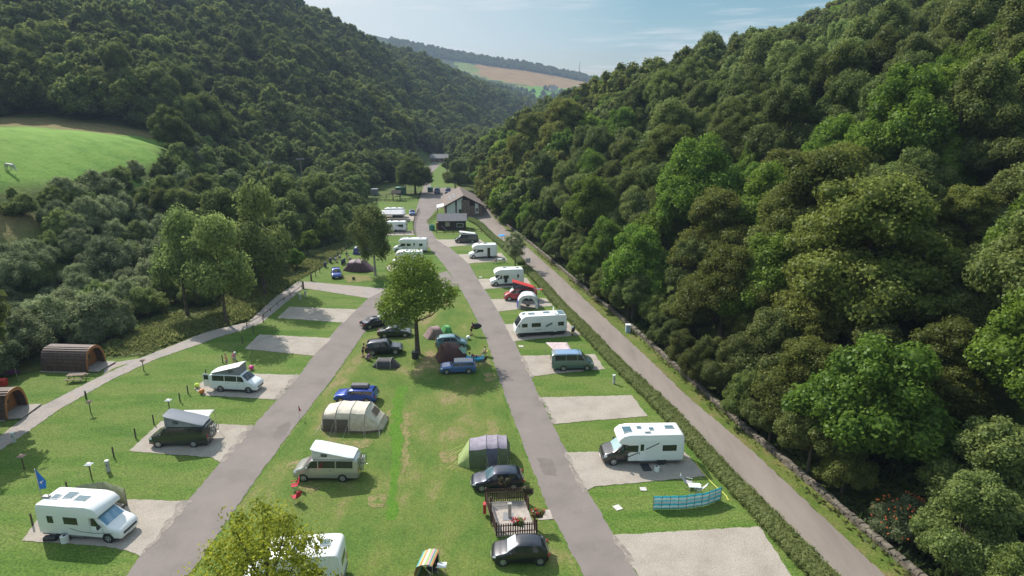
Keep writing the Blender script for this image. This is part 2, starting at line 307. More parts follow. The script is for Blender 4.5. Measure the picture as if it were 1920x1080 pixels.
PITCHES = [[(1150, 1003), (1425, 987), (1482, 1077), (1520, 1130), (1228, 1130)], [(1061, 848), (1280, 842), (1324, 893), (1202, 904), (1115, 912), (1099, 920)], [(1014, 745), (1185, 741), (1214, 780), (1100, 789), (1042, 795)], [(978, 667), (1115, 664), (1134, 692), (1043, 700), (998, 706)],
  [(946, 608), (1064, 603), (1090, 628), (1010, 635), (962, 640)], [(920, 561), (1024, 559), (1037, 573), (934, 584)], [(896, 523), (988, 521), (998, 536), (907, 542)], [(859, 477), (940, 474), (952, 488), (878, 494)], [(817, 449), (901, 449), (909, 457), (840, 463)],
  [(41, 1013), (100, 932), (351, 939), (263, 1043), (235, 1031), (175, 1022)], [(242, 845), (302, 789), (474, 798), (413, 867), (400, 858), (262, 847)], [(363, 729), (398, 698), (559, 703), (515, 749), (380, 741)], [(459, 654), (486, 627), (622, 634), (587, 667)], [(520, 596), (543, 575), (668, 580), (645, 605)],
  [(722, 498), (800, 494), (812, 505), (728, 508)], [(716, 434), (776, 432), (778, 441), (714, 442)], [(722, 403), (780, 402), (777, 414), (720, 414)]]
for i, p in enumerate(PITCHES): sheet('gravel_pitch', p, ZG+.004, GRAV, rag=.07)
sheet('courtyard', [(790, 368), (800, 352), (850, 352), (900, 372), (912, 388), (924, 407), (894, 408), (865, 410), (838, 385)], ZR+.016, TARM)
TPATCH = gmat('tarmac_repair', [(.3, (.15, .13, .118)), (.6, (.17, .147, .135)), (.75, (.185, .16, .146))], 1.2, 8, fsc=25, bump=.3, fpow=.15)
SPILL = gmat('spilled_gravel', [(.35, (.20, .175, .155)), (.55, (.28, .245, .21)), (.7, (.36, .32, .27))], 2.0, 8, fsc=14, bump=.8, fpow=.3)
for p in ([(520, 800), (545, 790), (538, 815), (512, 820)], [(1005, 858), (1033, 860), (1046, 892), (1022, 890)]): sheet('road_patch', p, ZR+.014, TPATCH, rag=.12)
for p in ([(340, 938), (362, 938), (300, 1010), (262, 1046), (268, 1032), (300, 995)], [(1056, 842), (1064, 850), (1102, 924), (1092, 922), (1070, 880)], [(1146, 1000), (1154, 1004), (1192, 1060), (1182, 1060)], [(1010, 742), (1016, 746), (1044, 796), (1036, 794)], [(468, 796), (476, 798), (420, 866), (408, 866)], [(555, 701), (562, 703), (520, 749), (510, 749)], [(974, 665), (980, 668), (1000, 708), (992, 706)]): sheet('gravel_spill', p, ZR+.02, SPILL, rag=.22)
# paler mowing bands and worn strips on the green
STRIP = gmat('fresh_cut_strip', [(.3, (0.060, 0.143, 0.015)), (.6, (0.083, 0.166, 0.018)), (.75, (0.110, 0.156, 0.032))], .5, 8, fsc=9, bump=.5)
sheet('mown_strip', [(745, 722), (764, 722), (755, 778), (752, 833), (748, 878), (745, 922), (741, 975), (724, 975), (728, 922), (733, 878), (732, 833), (734, 778)], ZL+.012, STRIP, rag=.28)
BARE = gmat('bare_turf', [(.38, (.10, .15, .03)), (.52, (.19, .165, .07)), (.7, (.24, .19, .10))], 1.6, 8, fsc=9, bump=.5)
sheet('worn_strip', [(759, 772), (769, 774), (768, 800), (767, 850), (762, 884), (751, 888), (755, 850), (757, 805)], ZL+.018, BARE, rag=.3)
for p in ([(822, 850), (846, 842), (858, 852), (852, 872), (830, 868)], [(540, 868), (562, 862), (560, 876), (540, 880)], [(572, 896), (600, 915), (585, 925), (560, 915)], [(640, 828), (700, 826), (690, 838), (650, 840)], [(690, 930), (722, 926), (718, 950), (700, 952)], [(905, 700), (925, 698), (930, 712), (912, 716)], [(640, 516), (690, 516), (700, 526), (650, 530)]): sheet('worn_patch', p, ZL+.024, BARE, rag=.28)
# ---------------------------------------------------------------- far hill
def far_z(px): return np.interp(px, [300, 700, 760, 860, 1000, 1100, 1190, 1300, 1600], [44, 66, 80, 100, 122, 144, 164, 180, 184])
rows = []; pxs = np.linspace(420, 1500, 140)
def fpt(px, t):
    """t 0 bottom (zc 1250) .. 1 crest (zc 2000)"""
    top = far_z(px); bot = 235.0; py = bot+(top-bot)*(t**.9); zc = 1250+750*t; return CZ(px, py, zc)
V = [fpt(p, t) for t in np.linspace(0, 1, 40) for p in pxs]+[CZ(p, far_z(p)+14, 2500) for p in pxs]
I = np.arange(len(V)).reshape(-1, len(pxs)); F = np.stack([I[:-1, :-1], I[:-1, 1:], I[1:, 1:], I[1:, :-1]], -1).reshape(-1, 4)
fm = gmat('far_moor', [(.3, (.06, .09, .03)), (.5, (.09, .12, .04)), (.7, (.12, .12, .06))], .004, 8, fsc=.05, bump=.1)
# field colours come as a per-vertex zone attribute
def zonemat():
    m = bpy.data.materials.new('far_fields'); m.use_nodes = True; n = m.node_tree.nodes; l = m.node_tree.links; p = n['Principled BSDF']; p.inputs['Roughness'].default_value = 1; p.inputs['Specular IOR Level'].default_value = 0
    a = n.new('ShaderNodeAttribute'); a.attribute_name = 'zone'; r = n.new('ShaderNodeValToRGB'); r.color_ramp.interpolation = 'CONSTANT'; e = r.color_ramp.elements
    st = [(0, (.055, .07, .03)), (.2, (.16, .2, .06)), (.4, (.27, .17, .08)), (.6, (.12, .25, .04)), (.8, (.3, .22, .15))]
    while len(e) < 5: e.new(.5)
    for q, (s_, c) in zip(e, st): q.position = s_; q.color = (*c, 1)
    l.new(a.outputs['Fac'], r.inputs[0]); g = n.new('ShaderNodeNewGeometry'); t = n.new('ShaderNodeTexNoise'); t.inputs['Scale'].default_value = .03; t.inputs['Detail'].default_value = 8; l.new(g.outputs['Position'], t.inputs[0])
    fr = n.new('ShaderNodeMapRange'); fr.inputs[3].default_value = .6; fr.inputs[4].default_value = 1.4; l.new(t.outputs[0], fr.inputs[0]); cc = n.new('ShaderNodeCombineColor'); [l.new(fr.outputs[0], cc.inputs[i]) for i in range(3)]
    mu = n.new('ShaderNodeMixRGB'); mu.blend_type = 'MULTIPLY'; mu.inputs[0].default_value = 1; l.new(r.outputs[0], mu.inputs[1]); l.new(cc.outputs[0], mu.inputs[2]); l.new(mu.outputs[0], p.inputs['Base Color']); return m
fme = npmesh('far_hill', [tuple(v) for v in V], F, zonemat(), True)
FP = np.array([(I_[0], I_[1]) for I_ in [(p, far_z(p)) for p in np.tile(pxs, 41)]])
va = np.array([proj(v.x, v.y, v.z) for v in V]); zone = np.full(len(V), .1)
BROWN = [(850, 112), (900, 116), (1000, 132), (1100, 148), (1185, 166), (1150, 178), (1060, 172), (985, 160), (925, 150), (875, 136)]
zone[inpoly(va[:, 0], va[:, 1], BROWN)] = .5
zone[inpoly(va[:, 0], va[:, 1], [(850, 112), (885, 116), (900, 138), (860, 132)])] = .3
zone[inpoly(va[:, 0], va[:, 1], [(970, 160), (1060, 166), (1150, 172), (1120, 190), (960, 185)])] = .7
a = fme.attributes.new('zone', 'FLOAT', 'POINT'); a.data.foreach_set('value', zone.astype(np.float32))
fo = bpy.data.objects.new('far_hill', fme); COL.objects.link(fo); fo['kind'] = 'structure'
# ---------------------------------------------------------------- foliage
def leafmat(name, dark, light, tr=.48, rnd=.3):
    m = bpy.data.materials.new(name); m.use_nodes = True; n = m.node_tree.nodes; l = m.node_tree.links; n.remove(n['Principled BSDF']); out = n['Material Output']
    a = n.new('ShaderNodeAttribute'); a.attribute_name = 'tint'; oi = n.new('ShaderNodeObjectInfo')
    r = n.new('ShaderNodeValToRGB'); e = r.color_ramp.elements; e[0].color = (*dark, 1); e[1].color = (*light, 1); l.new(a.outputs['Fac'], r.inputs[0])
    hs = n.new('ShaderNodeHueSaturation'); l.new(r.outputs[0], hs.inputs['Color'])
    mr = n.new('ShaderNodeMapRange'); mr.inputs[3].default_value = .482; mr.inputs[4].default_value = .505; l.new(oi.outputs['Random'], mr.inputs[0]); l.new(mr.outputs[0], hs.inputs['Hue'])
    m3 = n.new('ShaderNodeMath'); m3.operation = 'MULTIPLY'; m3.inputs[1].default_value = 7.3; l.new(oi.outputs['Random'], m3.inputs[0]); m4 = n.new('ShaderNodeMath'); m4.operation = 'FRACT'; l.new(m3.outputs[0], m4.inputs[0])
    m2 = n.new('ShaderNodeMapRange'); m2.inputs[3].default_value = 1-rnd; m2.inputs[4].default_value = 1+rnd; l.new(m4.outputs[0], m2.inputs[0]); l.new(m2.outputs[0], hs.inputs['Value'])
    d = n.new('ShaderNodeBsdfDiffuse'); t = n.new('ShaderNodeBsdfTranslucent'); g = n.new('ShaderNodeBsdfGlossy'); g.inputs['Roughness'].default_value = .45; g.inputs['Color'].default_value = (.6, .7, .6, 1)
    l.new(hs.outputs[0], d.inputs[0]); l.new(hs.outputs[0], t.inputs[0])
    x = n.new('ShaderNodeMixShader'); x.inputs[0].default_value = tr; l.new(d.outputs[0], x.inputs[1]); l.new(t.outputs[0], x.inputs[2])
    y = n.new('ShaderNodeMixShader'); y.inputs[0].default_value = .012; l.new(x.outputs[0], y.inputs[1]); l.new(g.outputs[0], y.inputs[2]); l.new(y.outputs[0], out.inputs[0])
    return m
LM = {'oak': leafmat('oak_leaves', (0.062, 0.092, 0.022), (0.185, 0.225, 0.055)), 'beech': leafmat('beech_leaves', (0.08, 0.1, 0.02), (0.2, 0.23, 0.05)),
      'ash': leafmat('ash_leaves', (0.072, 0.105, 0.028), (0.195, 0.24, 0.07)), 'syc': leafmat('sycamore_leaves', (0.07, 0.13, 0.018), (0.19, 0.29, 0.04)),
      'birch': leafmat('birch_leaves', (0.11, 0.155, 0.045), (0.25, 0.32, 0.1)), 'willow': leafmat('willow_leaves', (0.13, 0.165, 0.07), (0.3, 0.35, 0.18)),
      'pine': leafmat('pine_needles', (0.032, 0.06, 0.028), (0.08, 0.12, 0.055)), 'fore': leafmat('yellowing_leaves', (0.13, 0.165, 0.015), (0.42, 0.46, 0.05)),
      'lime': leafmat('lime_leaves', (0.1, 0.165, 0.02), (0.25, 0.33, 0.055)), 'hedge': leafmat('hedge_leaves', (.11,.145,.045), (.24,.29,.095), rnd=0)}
BARK = mat('bark', (.09, .07, .05), .9, var=.4, vscale=4, bump=.5); BIRCHBARK = mat('birch_bark', (.45, .43, .4), .8, col2=(.12, .1, .09), vscale=5)
_ico = None
def ico():
    global _ico
    if _ico is None:
        bm = bmesh.new(); bmesh.ops.create_icosphere(bm, subdivisions=2, radius=1); _ico = (np.array([v.co[:] for v in bm.verts]), np.array([[v.index for v in f.verts] for f in bm.faces])); bm.free()
    return _ico
def crown(name, rng, centers, radii, leaves, size, m, core=.7, flat=1.0, droop=0, spread=(.72, 1.18), up=.35, cull=.7):
    """leaf-clump crown: every clump is a lumpy heart covered in separate leaf sprays"""
    centers = np.array(centers, float); radii = np.array(radii, float); Vs = []; Fs = []; T = []; o = 0
    iv, fi = ico(); K = len(centers)
    per = (leaves*radii**2/np.sum(radii**2)).astype(int)
    for i in range(K):
        n = per[i]; d = rng.normal(size=(n, 3)); d /= np.linalg.norm(d, axis=1)[:, None]
        p = centers[i]+d*np.array([1, 1, flat])*radii[i]*rng.uniform(spread[0], spread[1], (n, 1)); p[:, 2] -= droop*rng.random(n)**2
        dist = np.linalg.norm((p[:, None]-centers[None])/np.array([1, 1, flat]), axis=2)/radii[None]; dist[:, i] = 9
        k = dist.min(1) > cull; p = p[k]; d = d[k]; n = len(p)
        nn = d*.8+rng.normal(size=(n, 3))*.55; nn[:, 2] += up; nn /= np.linalg.norm(nn, axis=1)[:, None]
        u = np.cross(nn, rng.normal(size=(n, 3))); u /= np.linalg.norm(u, axis=1)[:, None]; w_ = np.cross(nn, u)
        s = size*rng.uniform(.55, 1.35, (n, 1)); a = s*.5; b = s*rng.uniform(.3, .5, (n, 1))
        q = np.stack([p-u*a, p-w_*b+nn*s*.08, p+u*a*1.1, p+w_*b-nn*s*.05], 1).reshape(-1, 3)
        Vs.append(q); Fs.append(np.arange(n*4).reshape(n, 4)+o); o += n*4
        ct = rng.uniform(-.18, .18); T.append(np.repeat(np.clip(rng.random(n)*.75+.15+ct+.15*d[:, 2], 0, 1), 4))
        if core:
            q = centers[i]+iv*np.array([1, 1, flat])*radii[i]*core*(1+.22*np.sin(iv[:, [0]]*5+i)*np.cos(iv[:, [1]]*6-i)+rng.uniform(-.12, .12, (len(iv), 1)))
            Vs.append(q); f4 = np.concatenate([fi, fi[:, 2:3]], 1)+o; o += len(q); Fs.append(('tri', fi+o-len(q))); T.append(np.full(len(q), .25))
    V = np.concatenate(Vs); quads = np.concatenate([f for f in Fs if not isinstance(f, tuple)]); tris = [f[1] for f in Fs if isinstance(f, tuple)]
    me = bpy.data.meshes.new(name); me.vertices.add(len(V)); me.vertices.foreach_set('co', V.astype(np.float32).ravel())
    tr = np.concatenate(tris) if tris else np.zeros((0, 3), int); li = np.concatenate([quads.ravel(), tr.ravel()]).astype(np.int32)
    me.loops.add(len(li)); me.loops.foreach_set('vertex_index', li); me.polygons.add(len(quads)+len(tr))
    ls = np.concatenate([np.arange(len(quads))*4, len(quads)*4+np.arange(len(tr))*3]).astype(np.int32); lt = np.concatenate([np.full(len(quads), 4), np.full(len(tr), 3)]).astype(np.int32)
    me.polygons.foreach_set('loop_start', ls); me.polygons.foreach_set('loop_total', lt); me.update(calc_edges=True)
    a = me.attributes.new('tint', 'FLOAT', 'POINT'); a.data.foreach_set('value', np.concatenate(T).astype(np.float32)); me.materials.append(m)
    return me
def dome(rng, r, zb, zt, n, rr=(.26, .42), kind='dome'):
    """clump centres of a crown of radius r between heights zb and zt"""
    cs, rs = [], []
    if kind == 'dome':
        h = zt-zb; nl = int(rng.integers(5, 8)); lobes = [(0.12*r*rng.normal(), .12*r*rng.normal(), zt-.50*r, .56*r)]; a0 = rng.uniform(0, 6.28)
        for i in range(nl): a = a0+i*6.283/nl+rng.uniform(-.35, .35); lr = r*rng.uniform(.36, .52); d = (r-lr)*rng.uniform(.8, 1.12); lobes.append((d*math.cos(a), d*math.sin(a), zb+lr*.8+max(0, h-2*lr)*rng.uniform(.1, .75), lr))
        vol = np.array([l[3]**2 for l in lobes]); vol /= vol.sum()
        for li, (lx, ly, lz, lr) in enumerate(lobes):
            m_ = max(4, int(round(n*vol[li]))); ph = rng.uniform(0, 6.28)
            for i in range(m_):
                u = 1-1.55*(i+.5)/m_; a = ph+i*2.39996; q = math.sqrt(max(0, 1-u*u)); cr = r*rng.uniform(*rr)*.62; e = max(.1, lr-cr*.55)*rng.uniform(.86, 1.12)
                cs.append((lx+e*q*math.cos(a), ly+e*q*math.sin(a), lz+e*u*.9)); rs.append(cr)
            cs.append((lx, ly, lz)); rs.append(lr*.72)
        return cs, rs
    for i in range(n):
        t = (i+.5)/n; a = i*2.39996+rng.uniform(-.4, .4)
        if kind == 'cone': z = t; e = (1-z)**.8*.95+.08; q = e*(.55+.45*rng.random())
        else: z = t; e = math.sqrt(max(.06, 1-((z-.46)/.58)**2)); q = e*(.4+.62*rng.random()); q *= 1+.22*math.sin(2*a+r*9)
        cr = r*rng.uniform(*rr)*(.62+.5*e*rng.random() if kind != 'cone' else .35+.75*e); d = max(0, r*q-cr*.3)
        cs.append((d*math.cos(a), d*math.sin(a), zb+cr*.6+(zt-zb-cr*1.4)*z)); rs.append(cr)
    return cs, rs
def trunk_mesh(name, rng, h, r, m, cs=None, nb=7, lean=0, zfork=.35):
    b = MB(); pts = [Vector((lean*(t**2)*h*.1+rng.uniform(-.05, .05)*h*.15*t, rng.uniform(-.05, .05)*h*.15*t, h*t)) for t in (0, .12, .3, .5, .7, .88)]
    rad = [r*1.35, r, r*.82, r*.6, r*.38, r*.12]
    for i in range(5): b.cyl(pts[i], pts[i+1], rad[i], rad[i+1], 8, False)
    if cs:
        idx = sorted(range(len(cs)), key=lambda k: rng.random())[:nb]
        for k in idx:
            t = rng.uniform(zfork, .7); s = Vector((0, 0, h*t)); s.x = pts[3].x*t; s.y = pts[3].y*t; e = Vector(cs[k]); md = s.lerp(e, .5)+Vector((0, 0, -.08*h*rng.random()))
            b.cyl(s, md, r*.4, r*.24, 5, False); b.cyl(md, e, r*.24, r*.08, 5, False)
    o = b.build(name, m, None, True); me = o.data; bpy.data.objects.remove(o); return me
rng = np.random.default_rng(7)
PROTO = {}
def proto(key, kind, lm, r, zb, zt, n, leaves, size, hi=False, tr=.25, bark=BARK, nb=8, rr=(.26, .42), **kw):
    cs, rs = dome(rng, r, zb, zt, n, rr, kind)
    PROTO[key] = (crown('crown', rng, cs, rs, leaves, size, lm, **kw), trunk_mesh('trunk', rng, zt*.9, tr, bark, cs, nb), r, zt)
for i in range(3):
    proto(f'oak_h{i}', 'dome', LM['oak'], 5.2, 2.0, 11.5, 52, 34000, .25, tr=.3)
    proto(f'ash_h{i}', 'dome', LM['ash'], 5.0, 2.0, 12.5, 54, 34000, .25, tr=.26)
    proto(f'syc_h{i}', 'dome', LM['syc'], 5.6, 2.0, 12.5, 56, 36000, .27, tr=.3)
    proto(f'birch_h{i}', 'tall', LM['birch'], 3.4, 1.8, 11.5, 44, 14000, .30, tr=.18, bark=BIRCHBARK, core=.5, droop=.8, rr=(.24, .38))
proto('alder_h2', 'dome', LM['birch'], 3.9, 1.6, 11, 66, 17000, .26, tr=.2, rr=(.26, .4), core=.3, spread=(.5, 1.3), droop=.5)
for i in range(2):
    proto(f'beech_h{i}', 'dome', LM['beech'], 6.4, 2.0, 14.5, 70, 42000, .25, tr=.4, flat=.7)
    proto(f'willow_h{i}', 'dome', LM['willow'], 3.6, .2, 5.8, 48, 18000, .19, tr=.15, core=.6)
    proto(f'alder_h{i}', 'dome', LM['birch'], 3.9, 1.6, 11, 66, 17000, .26, tr=.2, rr=(.26, .4), core=.3, spread=(.5, 1.3), droop=.5)
    proto(f'pine_h{i}', 'cone', LM['pine'], 4.0, 1.6, 14, 60, 16000, .36, tr=.25, flat=.55)
cs, rs = dome(rng, 3.4, .2, 5.6, 44, (.26, .42), 'dome'); PROTO['willow_b'] = (crown('crown', rng, cs, rs, 17000, .2, LM['birch'], core=.6), PROTO['willow_h0'][1], 3.4, 5.6)
FARP = ['oak', 'oak', 'oak', 'ash', 'ash', 'syc', 'beech', 'birch']
for i, k in enumerate(['oak', 'oak', 'ash', 'ash', 'syc', 'beech', 'birch', 'pine', 'oak', 'lime', 'oak', 'ash', 'syc']):
    proto(f'{k}_f{i}', 'cone' if k == 'pine' else ('tall' if k == 'birch' else 'dome'), LM[k], 3.6 if k in ('birch', 'pine') else 5.2, 1.0, 12 if k == 'pine' else 10.5, 34, 5600, .56, nb=3, tr=.25, core=.78)
NAMES = {'oak': 'oak_tree', 'ash': 'ash_tree', 'syc': 'sycamore_tree', 'birch': 'birch_tree', 'beech': 'beech_tree', 'willow': 'willow_bush', 'alder': 'alder_tree', 'pine': 'pine_tree'}
LOOK = {'oak': 'dark green round-crowned oak', 'ash': 'mid green loose-crowned ash', 'syc': 'fresh green broad sycamore', 'birch': 'slim grey-green birch', 'beech': 'olive spreading beech', 'willow': 'grey-green bushy willow', 'alder': 'upright dull green alder', 'pine': 'dark pointed pine'}
def place_tree(key, x, y, z, s=1, sz=None, label=None, group=None, rz=None, name=None, cat='tree'):
    cm, tmm, r, h = PROTO[key]; k = key.split('_')[0]; root = empty(name or NAMES.get(k, 'tree'), (x, y, z), random.random()*6.28 if rz is None else rz, label, cat, group)
    root.scale = (s, s, sz or s)
    for nm, me in (('crown', cm), ('trunk', tmm)):
        o = bpy.data.objects.new(nm, me); COL.objects.link(o); o.parent = root
    return root
random.seed(5)
# hand-set trees: (proto, base pixel, scale, zscale, label)
HAND = []
def ptree(key, px, py, s, sz, label, zc=None, **k):
    p = CZ(px, py, zc) if zc else G(px, py); z = hz(p.x, p.y); HAND.append((p.x, p.y, PROTO[key][2]*s)); return place_tree(key, p.x, p.y, z, s, sz, label, **k)
cs, rs = dome(rng, 4.4, 3.7, 12.2, 90, (.22, .34), 'dome')
PROTO['centre_h'] = (crown('crown', rng, cs, rs, 24000, .24, LM['lime'], core=.12, spread=(.5, 1.4)), trunk_mesh('trunk', rng, 11, .27, BARK, cs, 14), 4.3, 12.2)
ptree('centre_h', 783, 664, 1.1, 1.03, 'large leafy tree on the central green between the parked cars', rz=0)
cs, rs = dome(rng, 3.3, 3.2, 11.8, 40, (.2, .34), 'tall')
PROTO['tbirch_h'] = (crown('crown', rng, cs, rs, 12000, .26, LM['birch'], core=.3, spread=(.5, 1.3), droop=1.2), trunk_mesh('trunk', rng, 11.5, .17, BIRCHBARK, cs, 10), 3.3, 11.8)
ptree('tbirch_h', 704, 517, 1.15, 1.15, 'tall birch with pale trunk beside the purple tent', rz=1)
cs, rs = dome(rng, 4.1, 3.2, 11.0, 60, (.2, .34), 'dome')
PROTO['fore_h'] = (crown('crown', rng, cs, rs, 15000, .16, LM['fore'], core=0, spread=(.15, 1.35)), trunk_mesh('trunk', rng, 10.5, .2, BARK, cs, 18), 3.9, 11)
_p = CZ(515, 1180, 31.0); _fx, _fy = _p.x, _p.y
HAND.append((_fx, _fy, 4)); place_tree('fore_h', _fx, _fy, 0, .93, .98, 'yellowing tree in front of the white motorhome at the bottom edge', rz=.4)
cs, rs = dome(rng, 1.9, 2.4, 7.2, 40, (.2, .34), 'tall')
PROTO['small_h'] = (crown('crown', rng, cs, rs, 7000, .18, LM['willow'], core=0, spread=(.3, 1.3)), trunk_mesh('trunk', rng, 6.6, .1, BARK, cs, 10), 1.9, 7.2)
ptree('small_h', 966, 504, 1.15, 1, 'small thin-crowned tree growing in the hedge by the service road', rz=2)
for key, px, py, s, lab in [('alder_h0', 425, 608, 1.12, 'tall alder leaning over the gravel path'), ('alder_h1', 497, 552, 1.3, 'twin-stemmed alder above the path bend'), ('alder_h2', 352, 592, 1.1, 'alder on the rough bank left of the path'),
        ('birch_h1', 545, 475, .8, 'slim birch behind the wire fence'), ('alder_h1', 655, 428, .6, 'low bushy alder behind the blue tent')]:
    ptree(key, px, py, s, s*(1.3 if px < 500 else 1), lab)
for k_, (px, py, s) in enumerate(((578, 482, .42), (606, 463, .45), (556, 505, .3), (634, 447, .38))): ptree('syc_h%d' % (k_ % 3), px, py, s, s*1.05, 'fresh green bushy sapling behind the wire fence, '+['left of the pair of tall ones', 'tallest one', 'smallest one', 'nearest the blue tent'][k_], name='bush', cat='bush')
def htree(key, px, ptop, zc, label, w_=1.0):
    t = CZ(px, ptop, zc); z = hz(t.x, t.y); s = (t.z-z)/PROTO[key][3]; HAND.append((t.x, t.y, PROTO[key][2]*s*w_*.8)); return place_tree(key, t.x, t.y, z-.3, s*w_, s, label)
htree('syc_h0', 1655, 622, 46, 'broad yellow-green sycamore leaning over the service road at the lower right'); htree('beech_h0', 1610, 262, 76, 'huge olive beech standing above the others right of the middle of the wood', 1.15); htree('beech_h1', 1255, 232, 120, 'big dark olive beech at the middle of the right wood', 1.1)
htree('beech_h1', 1835, 345, 60, 'olive beech at the right edge of the picture', 1.0); htree('ash_h0', 1890, 800, 39, 'pale green ash in the lower right corner', 1.1); htree('ash_h1', 1450, 585, 60, 'grey-green ash hanging over the wall opposite the dark motorhome', 1.0); htree('oak_h1', 776, 296, 222, 'round tree left of the narrowing road beyond the courtyard', 1.2); htree('ash_h0', 852, 300, 232, 'round tree right of the narrowing road beyond the shop', 1.0); htree('willow_b', 846, 322, 262, 'low round tree beside the far road bend', 1.2); htree('ash_h1', 838, 296, 305, 'tree hiding the right end of the timber lodge', 1.0)
HAND.append((G(1668, 1030).x+1.2, G(1668, 1030).y+.8, 2.2))
htree('oak_h0', 1280, 545, 80, 'dark oak behind the wall above the blue-green van', 1.1); htree('ash_h2', 1140, 470, 104, 'green ash behind the wall level with the long motorhome', 1.0)
LOWER = [(690, 470), (600, 505), (560, 522), (465, 602), (375, 625), (262, 668), (180, 640), (60, 680), (-60, 700)]
# ---------------- woods
CAMPV = [(-200, 900), (-60, 730), (60, 690), (80, 660), (200, 660), (262, 668), (375, 622), (465, 600), (514, 556), (560, 520), (640, 470), (672, 445), (700, 420), (700, 384), (690, 362), (705, 346), (770, 340), (792, 352), (802, 296), (832, 289), (836, 310), (828, 318), (815, 335), (870, 350), (905, 370), (925, 398), (1022, 476), (1080, 524), (1180, 606), (1300, 712), (1389, 792), (1522, 903), (1629, 996), (1718, 1072), (1900, 1230), (1900, 1600), (-600, 1600)]
CLEAR = [[(-60, 240), (60, 240), (170, 251), (308, 268), (298, 296), (150, 302), (60, 330), (-60, 334)], [(-60, 402), (40, 405), (44, 438), (-60, 442)], [(215, 645), (330, 600), (390, 612), (300, 660), (215, 668)], [(520, 540), (560, 500), (610, 478), (630, 470), (560, 520)], [(700, 395), (700, 355), (790, 340), (800, 352), (790, 380)], [(540, 306), (575, 306), (575, 318), (540, 318)]]
VISTA = [(786, 352), (790, 338), (799, 312), (802, 286), (836, 286), (838, 312), (826, 322), (818, 338), (850, 345), (850, 366), (790, 366)]
cand = []
def scatter(x0, x1, y0, y1, sp, seed):
    rg = np.random.default_rng(seed); gx = np.arange(x0, x1, sp); gy = np.arange(y0, y1, sp); A, B = np.meshgrid(gx, gy); A = A+(np.arange(len(gy)) % 2)[:, None]*sp/2
    return (A+rg.uniform(-.32, .32, A.shape)*sp).ravel(), (B+rg.uniform(-.32, .32, A.shape)*sp).ravel()
x1_, y1_ = scatter(-330, 330, 20, 330, 6.2, 1); x2_, y2_ = scatter(-420, 420, 330, 700, 8.2, 2); x3_, y3_ = scatter(-350, 500, 700, 1300, 12, 3)
sx = np.concatenate([x1_, x2_, x3_]); sy = np.concatenate([y1_, y2_, y3_]); szz = height(sx, sy)
px_, py_, zc_ = proj(sx, sy, szz); ptx, pty, _ = proj(sx, sy, szz+11)
keep = (zc_ > 20) & (px_ > -160) & (px_ < 2080) & (py_ < 1300) & (pty > -260)
keep &= ~inpoly(px_, py_, CAMPV)
for q in (FIELD, HEATH, ROUGH): keep &= ~(inpoly(px_, py_, q) & (sy < 300) & (sx < 40))
rd = right_dist(sx, sy); keep &= ~((rd < 3.0) & (rd > -3) & (sy < 190))
keep &= ~((sy > 330) & (sy < 372) & (sx > -62) & (sx < -30))
ridx = random.Random(11); TREES = []
for i in np.nonzero(keep)[0]:
    x, y, z, d, right = sx[i], sy[i], szz[i], zc_[i], rd[i] > 0
    nv = math.sin(x*.045+1.3)+math.sin(y*.037-x*.021)+ridx.uniform(-1, 1)
    floor = (not right) and z < 16 and y < 330
    if right: k = 'beech' if nv > 1.35 else 'syc' if nv > .5 else 'ash' if nv > -.5 else 'oak' if nv > -1.6 else 'birch'
    elif floor: k = 'willow' if (x < -55 and y < 125) or nv > 1 else 'alder' if nv > -.6 else 'ash'
    else: k = 'oak' if nv > -.4 else 'ash' if nv > -1.0 else 'pine' if (nv < -1.1 and d < 260 and px_[i] < 430) else 'birch' if nv < -1.5 else 'beech'
    s = (ridx.uniform(.62, 1.0)+.48*ridx.random()**3)*(1.0 if not floor else .9)
    if right and right_dist(np.array([x]), np.array([y]))[0] < 9: s *= .8
    if not right and not floor: s *= 1.15
    if d > 700: s *= 1.1
    h = {'oak': 11.5, 'ash': 12.5, 'syc': 12.5, 'birch': 11.5, 'beech': 14.5, 'willow': 6.2, 'alder': 9.5, 'pine': 14}[k]
    bad = False
    for fr in (.35, .7, 1.0, 1.06):
        for dx in (-3.2, 0, 3.2):
            if fr > .9 and dx: continue
            a, b, _c = proj(x+dx*s, y, z+h*s*fr)
            if d < 330 and (inpoly(a, b, CAMPV) if (b > 330 and not right) else False): bad = True
            for q in CLEAR:
                if d < 260 and x < 10 and inpoly(a, b, q): bad = True
        if bad: break
    for fr in (.1, .5, .8, 1.0):
        for dx in (-4, 0, 4):
            a, b, _c = proj(x+dx*s, y, z+h*s*fr)
            if d < 430 and inpoly(a, b, VISTA): bad = True; floor = False
    if bad:
        if floor and True:
            s *= .45; k = 'willow'; a, b, _c = proj(x, y, z+6.2*s)
            if any(inpoly(a, b, q) for q in CLEAR) or inpoly(a, b, CAMPV): continue
        else: continue
    if any((x-hx)**2+(y-hy)**2 < (hr+1.5)**2 for hx, hy, hr in HAND): continue
    TREES.append((d/s, x, y, z, k, s, right, floor))
fe = [(p.x, p.y) for p in FOOT[:13]]
